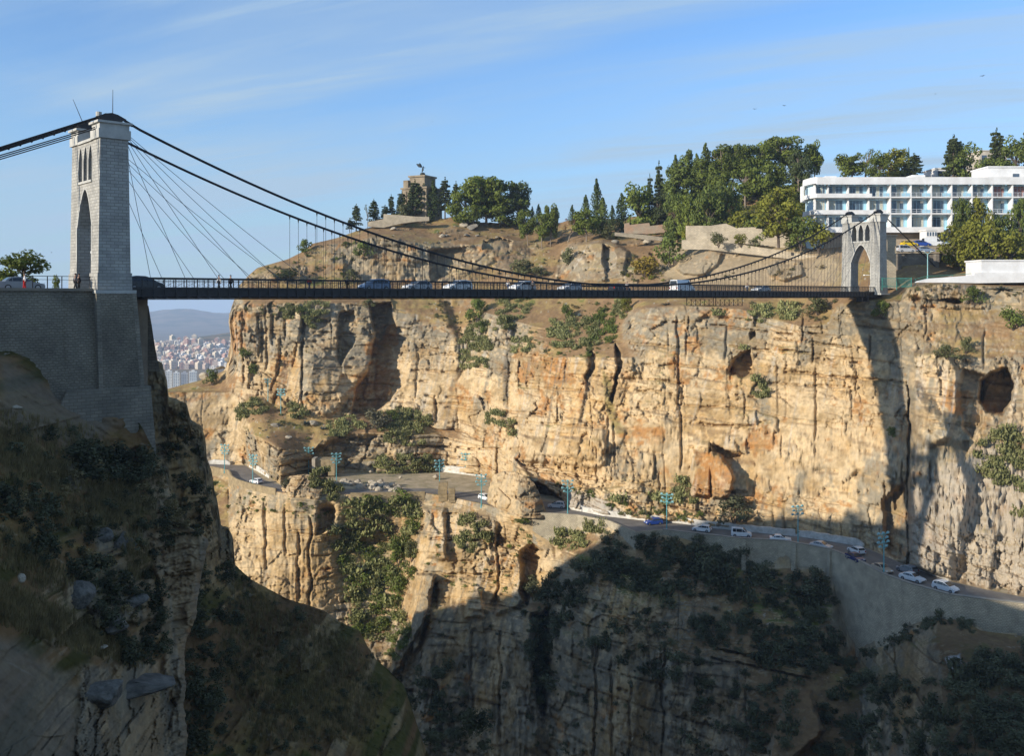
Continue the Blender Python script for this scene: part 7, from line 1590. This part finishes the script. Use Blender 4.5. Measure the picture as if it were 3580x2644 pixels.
for i, (px, py, s_, lab) in enumerate(((1650, 800, 2.3, "largest grey boulder lying on the brown hilltop"), (1622, 792, 1.5, "flat boulder leaning behind the largest hilltop one"), (1632, 826, 1.1, "white block below the largest hilltop boulder"), (1545, 828, .9, "pale stone left of two on the hilltop slope"), (1562, 826, .7, "pale stone right of two on the hilltop slope"), (1376, 805, 1.3, "white outcrop stone under the monument terrace"), (1668, 826, .8, "pale stone right of the white block on the hilltop"), (1738, 732+100, .6, "small upright white stone above the shaded ledge"), (2178, 822, 1.6, "round beige boulder beside the ruined house wall"), (2262, 850, 1.4, "tilted pale slab on the slope below the ruined wall"), (2150, 850, 1.2, "pale flat slab on top of the central bluff"), (1098, 1485, 1.6, "square grey boulder on the ledge under the cliff"), (965, 1490, 1.3, "broken grey boulder on the left of the ledge"), (1010, 1532, .9, "small boulder pile on the ledge's outer slope"), (770, 1290, 1.5, "grey crag stone on the far left knoll"), (715, 1318, 1.6, "slanting crag stone at the knoll's left end"), (800, 1262, 1.4, "crag stone under the cliff's left corner"))):
    boulder(on_far(px, py) + Vector((0, -.2, .25*s_)), s_, i, lab, sc=(1.2, 1, .8))

# ------------------------------------------------------------------ people
skin_m = mat('skin', (.35, .20, .13), .6); hair_m = mat('black hair', (.012, .010, .009), .6)
CLO = dict(white=mat('white cloth', (.72, .72, .72), .9), red=mat('red cloth', (.45, .02, .02), .9), black=mat('black cloth', (.015, .015, .017), .9), jean=mat('blue jeans', (.05, .08, .16), .9), brown=mat('brown cloth', (.10, .06, .04), .9), grey=mat('grey cloth', (.18, .18, .19), .9))
def person(p, head, top, leg, label, stride=.22, robe=False):
    r = empty('person', p, head, label, 'person', None); k = stride
    J = [(0,0,.95),(0,0,1.15),(0,0,1.38),(.02,0,1.50),(.03,0,1.60),(.03,0,1.70), (0,.10,.90),(k*.6,.10,.50),(k*.9,.10,.07),(k+.14,.10,.03), (0,-.10,.90),(-k*.3,-.10,.50),(-k,-.10,.09),(-k+.13,-.10,.03), (0,.20,1.38),(-k*.5,.25,1.12),(-k*.3,.25,.88),(-k*.2,.25,.80), (0,-.20,1.38),(k*.5,-.25,1.12),(k*.8,-.25,.90),(k*.95,-.25,.82)]
    E = [(0,1),(1,2),(2,3),(3,4),(4,5),(0,6),(6,7),(7,8),(8,9),(0,10),(10,11),(11,12),(12,13),(2,14),(14,15),(15,16),(16,17),(2,18),(18,19),(19,20),(20,21)]
    Rr = [.13,.12,.14,.055,.085,.08,.085,.06,.042,.035,.085,.06,.042,.035,.055,.042,.034,.028,.055,.042,.034,.028]
    skin_fig('body', J, E, Rr, skin_m, r)
    sel = [0,1,2,14,15,16,18,19,20]; mp = {a: i for i, a in enumerate(sel)}
    skin_fig('shirt', [J[a] for a in sel], [(mp[a], mp[b]) for a, b in E if a in mp and b in mp], [.155,.145,.165,.075,.06,.05,.075,.06,.05], CLO[top], r)
    sel = [0,6,7,8,10,11,12]; mp = {a: i for i, a in enumerate(sel)}
    if robe: m_ = MB(); m_.tube([(0, 0, .10), (0, 0, .6), (0, 0, 1.0), (0, 0, 1.42)], [.27, .22, .19, .17], 12); m_.build('robe', CLO[top], r, smooth=True)
    skin_fig('trousers', [J[a] for a in sel], [(mp[a], mp[b]) for a, b in E if a in mp and b in mp], [.15,.11,.08,.06,.11,.08,.06], CLO[leg], r)
    me = bpy.data.meshes.new('hair'); b_ = bmesh.new(); bmesh.ops.create_uvsphere(b_, u_segments=10, v_segments=7, radius=.108)
    for v in b_.verts: v.co.z = v.co.z*1.05 if v.co.z > -.02 else -.02
    b_.to_mesh(me); b_.free(); h = link('hair' if not robe else 'head_cloth', me, r, hair_m if not robe else CLO['white']); h.location = (.02, 0, 1.675)
    return r
person(B(u_at(86, 3.0), 3.0, .55), hd0+2.9, 'white', 'red', "person in a white top and dark red trousers on the plateau edge", .12, False)['group'] = 'people on the plateau'
person(B(u_at(263, 2.6), 2.6, .55), hd0, 'grey', 'black', "person in dark clothes walking below the near tower arch, left of two", .2)
person(B(u_at(275, 2.2), 2.2, .55), hd0, 'black', 'black', "person all in black below the near tower arch, right of two", .15)
for px, v, tp, lg, lab, fl_ in ((1081, 2.5, 'red', 'jean', "person in a red top walking across the bridge", 0), (1214, 2.6, 'black', 'brown', "person in dark clothes on the bridge left of the blue car", 1), (766, 2.5, 'white', 'black', "person in a white top on the bridge near its left end", 1), (806, 2.6, 'black', 'black', "person in black on the bridge where the cliff begins", 0), (1776, 2.5, 'white', 'jean', "person in white left of the white car at mid bridge", 0), (1862, 2.5, 'grey', 'black', "person in grey right of the white car at mid bridge", 1), (2192, 2.5, 'white', 'brown', "person in white right of the dark car on the bridge", 0), (2612, 2.5, 'white', 'jean', "person in white on the bridge close to the far tower", 1)):
    person(B(u_at(px, v), v, .62), hd0 + (math.pi if fl_ else 0), tp, lg, lab)
# birds
bird_m = mat('dark feathers', (.04, .04, .045), .8)
for px, py, D_, sp, lab in ((3435, 265, 150, 1.0, "dark bird high in the sky at the upper right"), (2742, 369, 170, .9, "dark bird in the sky, right one of a low pair"), (2639, 381, 180, .9, "dark bird in the sky, left one of a low pair"), (180, 883, 105, .35, "small bird flying beside the plateau tree"), (1512, 425, 170, .45, "tiny bird in the middle of the sky"), (3270, 328, 190, .6, "small bird between the low pair and the upper right bird")):
    r = empty('bird', P(px, py, D_), rng.uniform(0, 3), lab, 'bird', 'birds in the sky')
    b_ = skin_fig('body', [(-.22*sp,0,0),(0,0,0),(.16*sp,0,.02*sp),(.24*sp,0,.03*sp)], [(0,1),(1,2),(2,3)], [.03*sp,.06*sp,.05*sp,.015*sp], bird_m, r)
    for sg in (-1, 1):
        m_ = MB(); m_.add([(.10*sp, sg*.03*sp, .02*sp), (.12*sp, sg*.25*sp, .12*sp), (.02*sp, sg*.52*sp, .05*sp), (-.06*sp, sg*.26*sp, .10*sp), (-.10*sp, sg*.03*sp, .02*sp)], [(0, 1, 2, 3, 4)]); wo = m_.build('wing', bird_m, r, fix=False)
        so = wo.modifiers.new('thick', 'SOLIDIFY'); so.thickness = .012
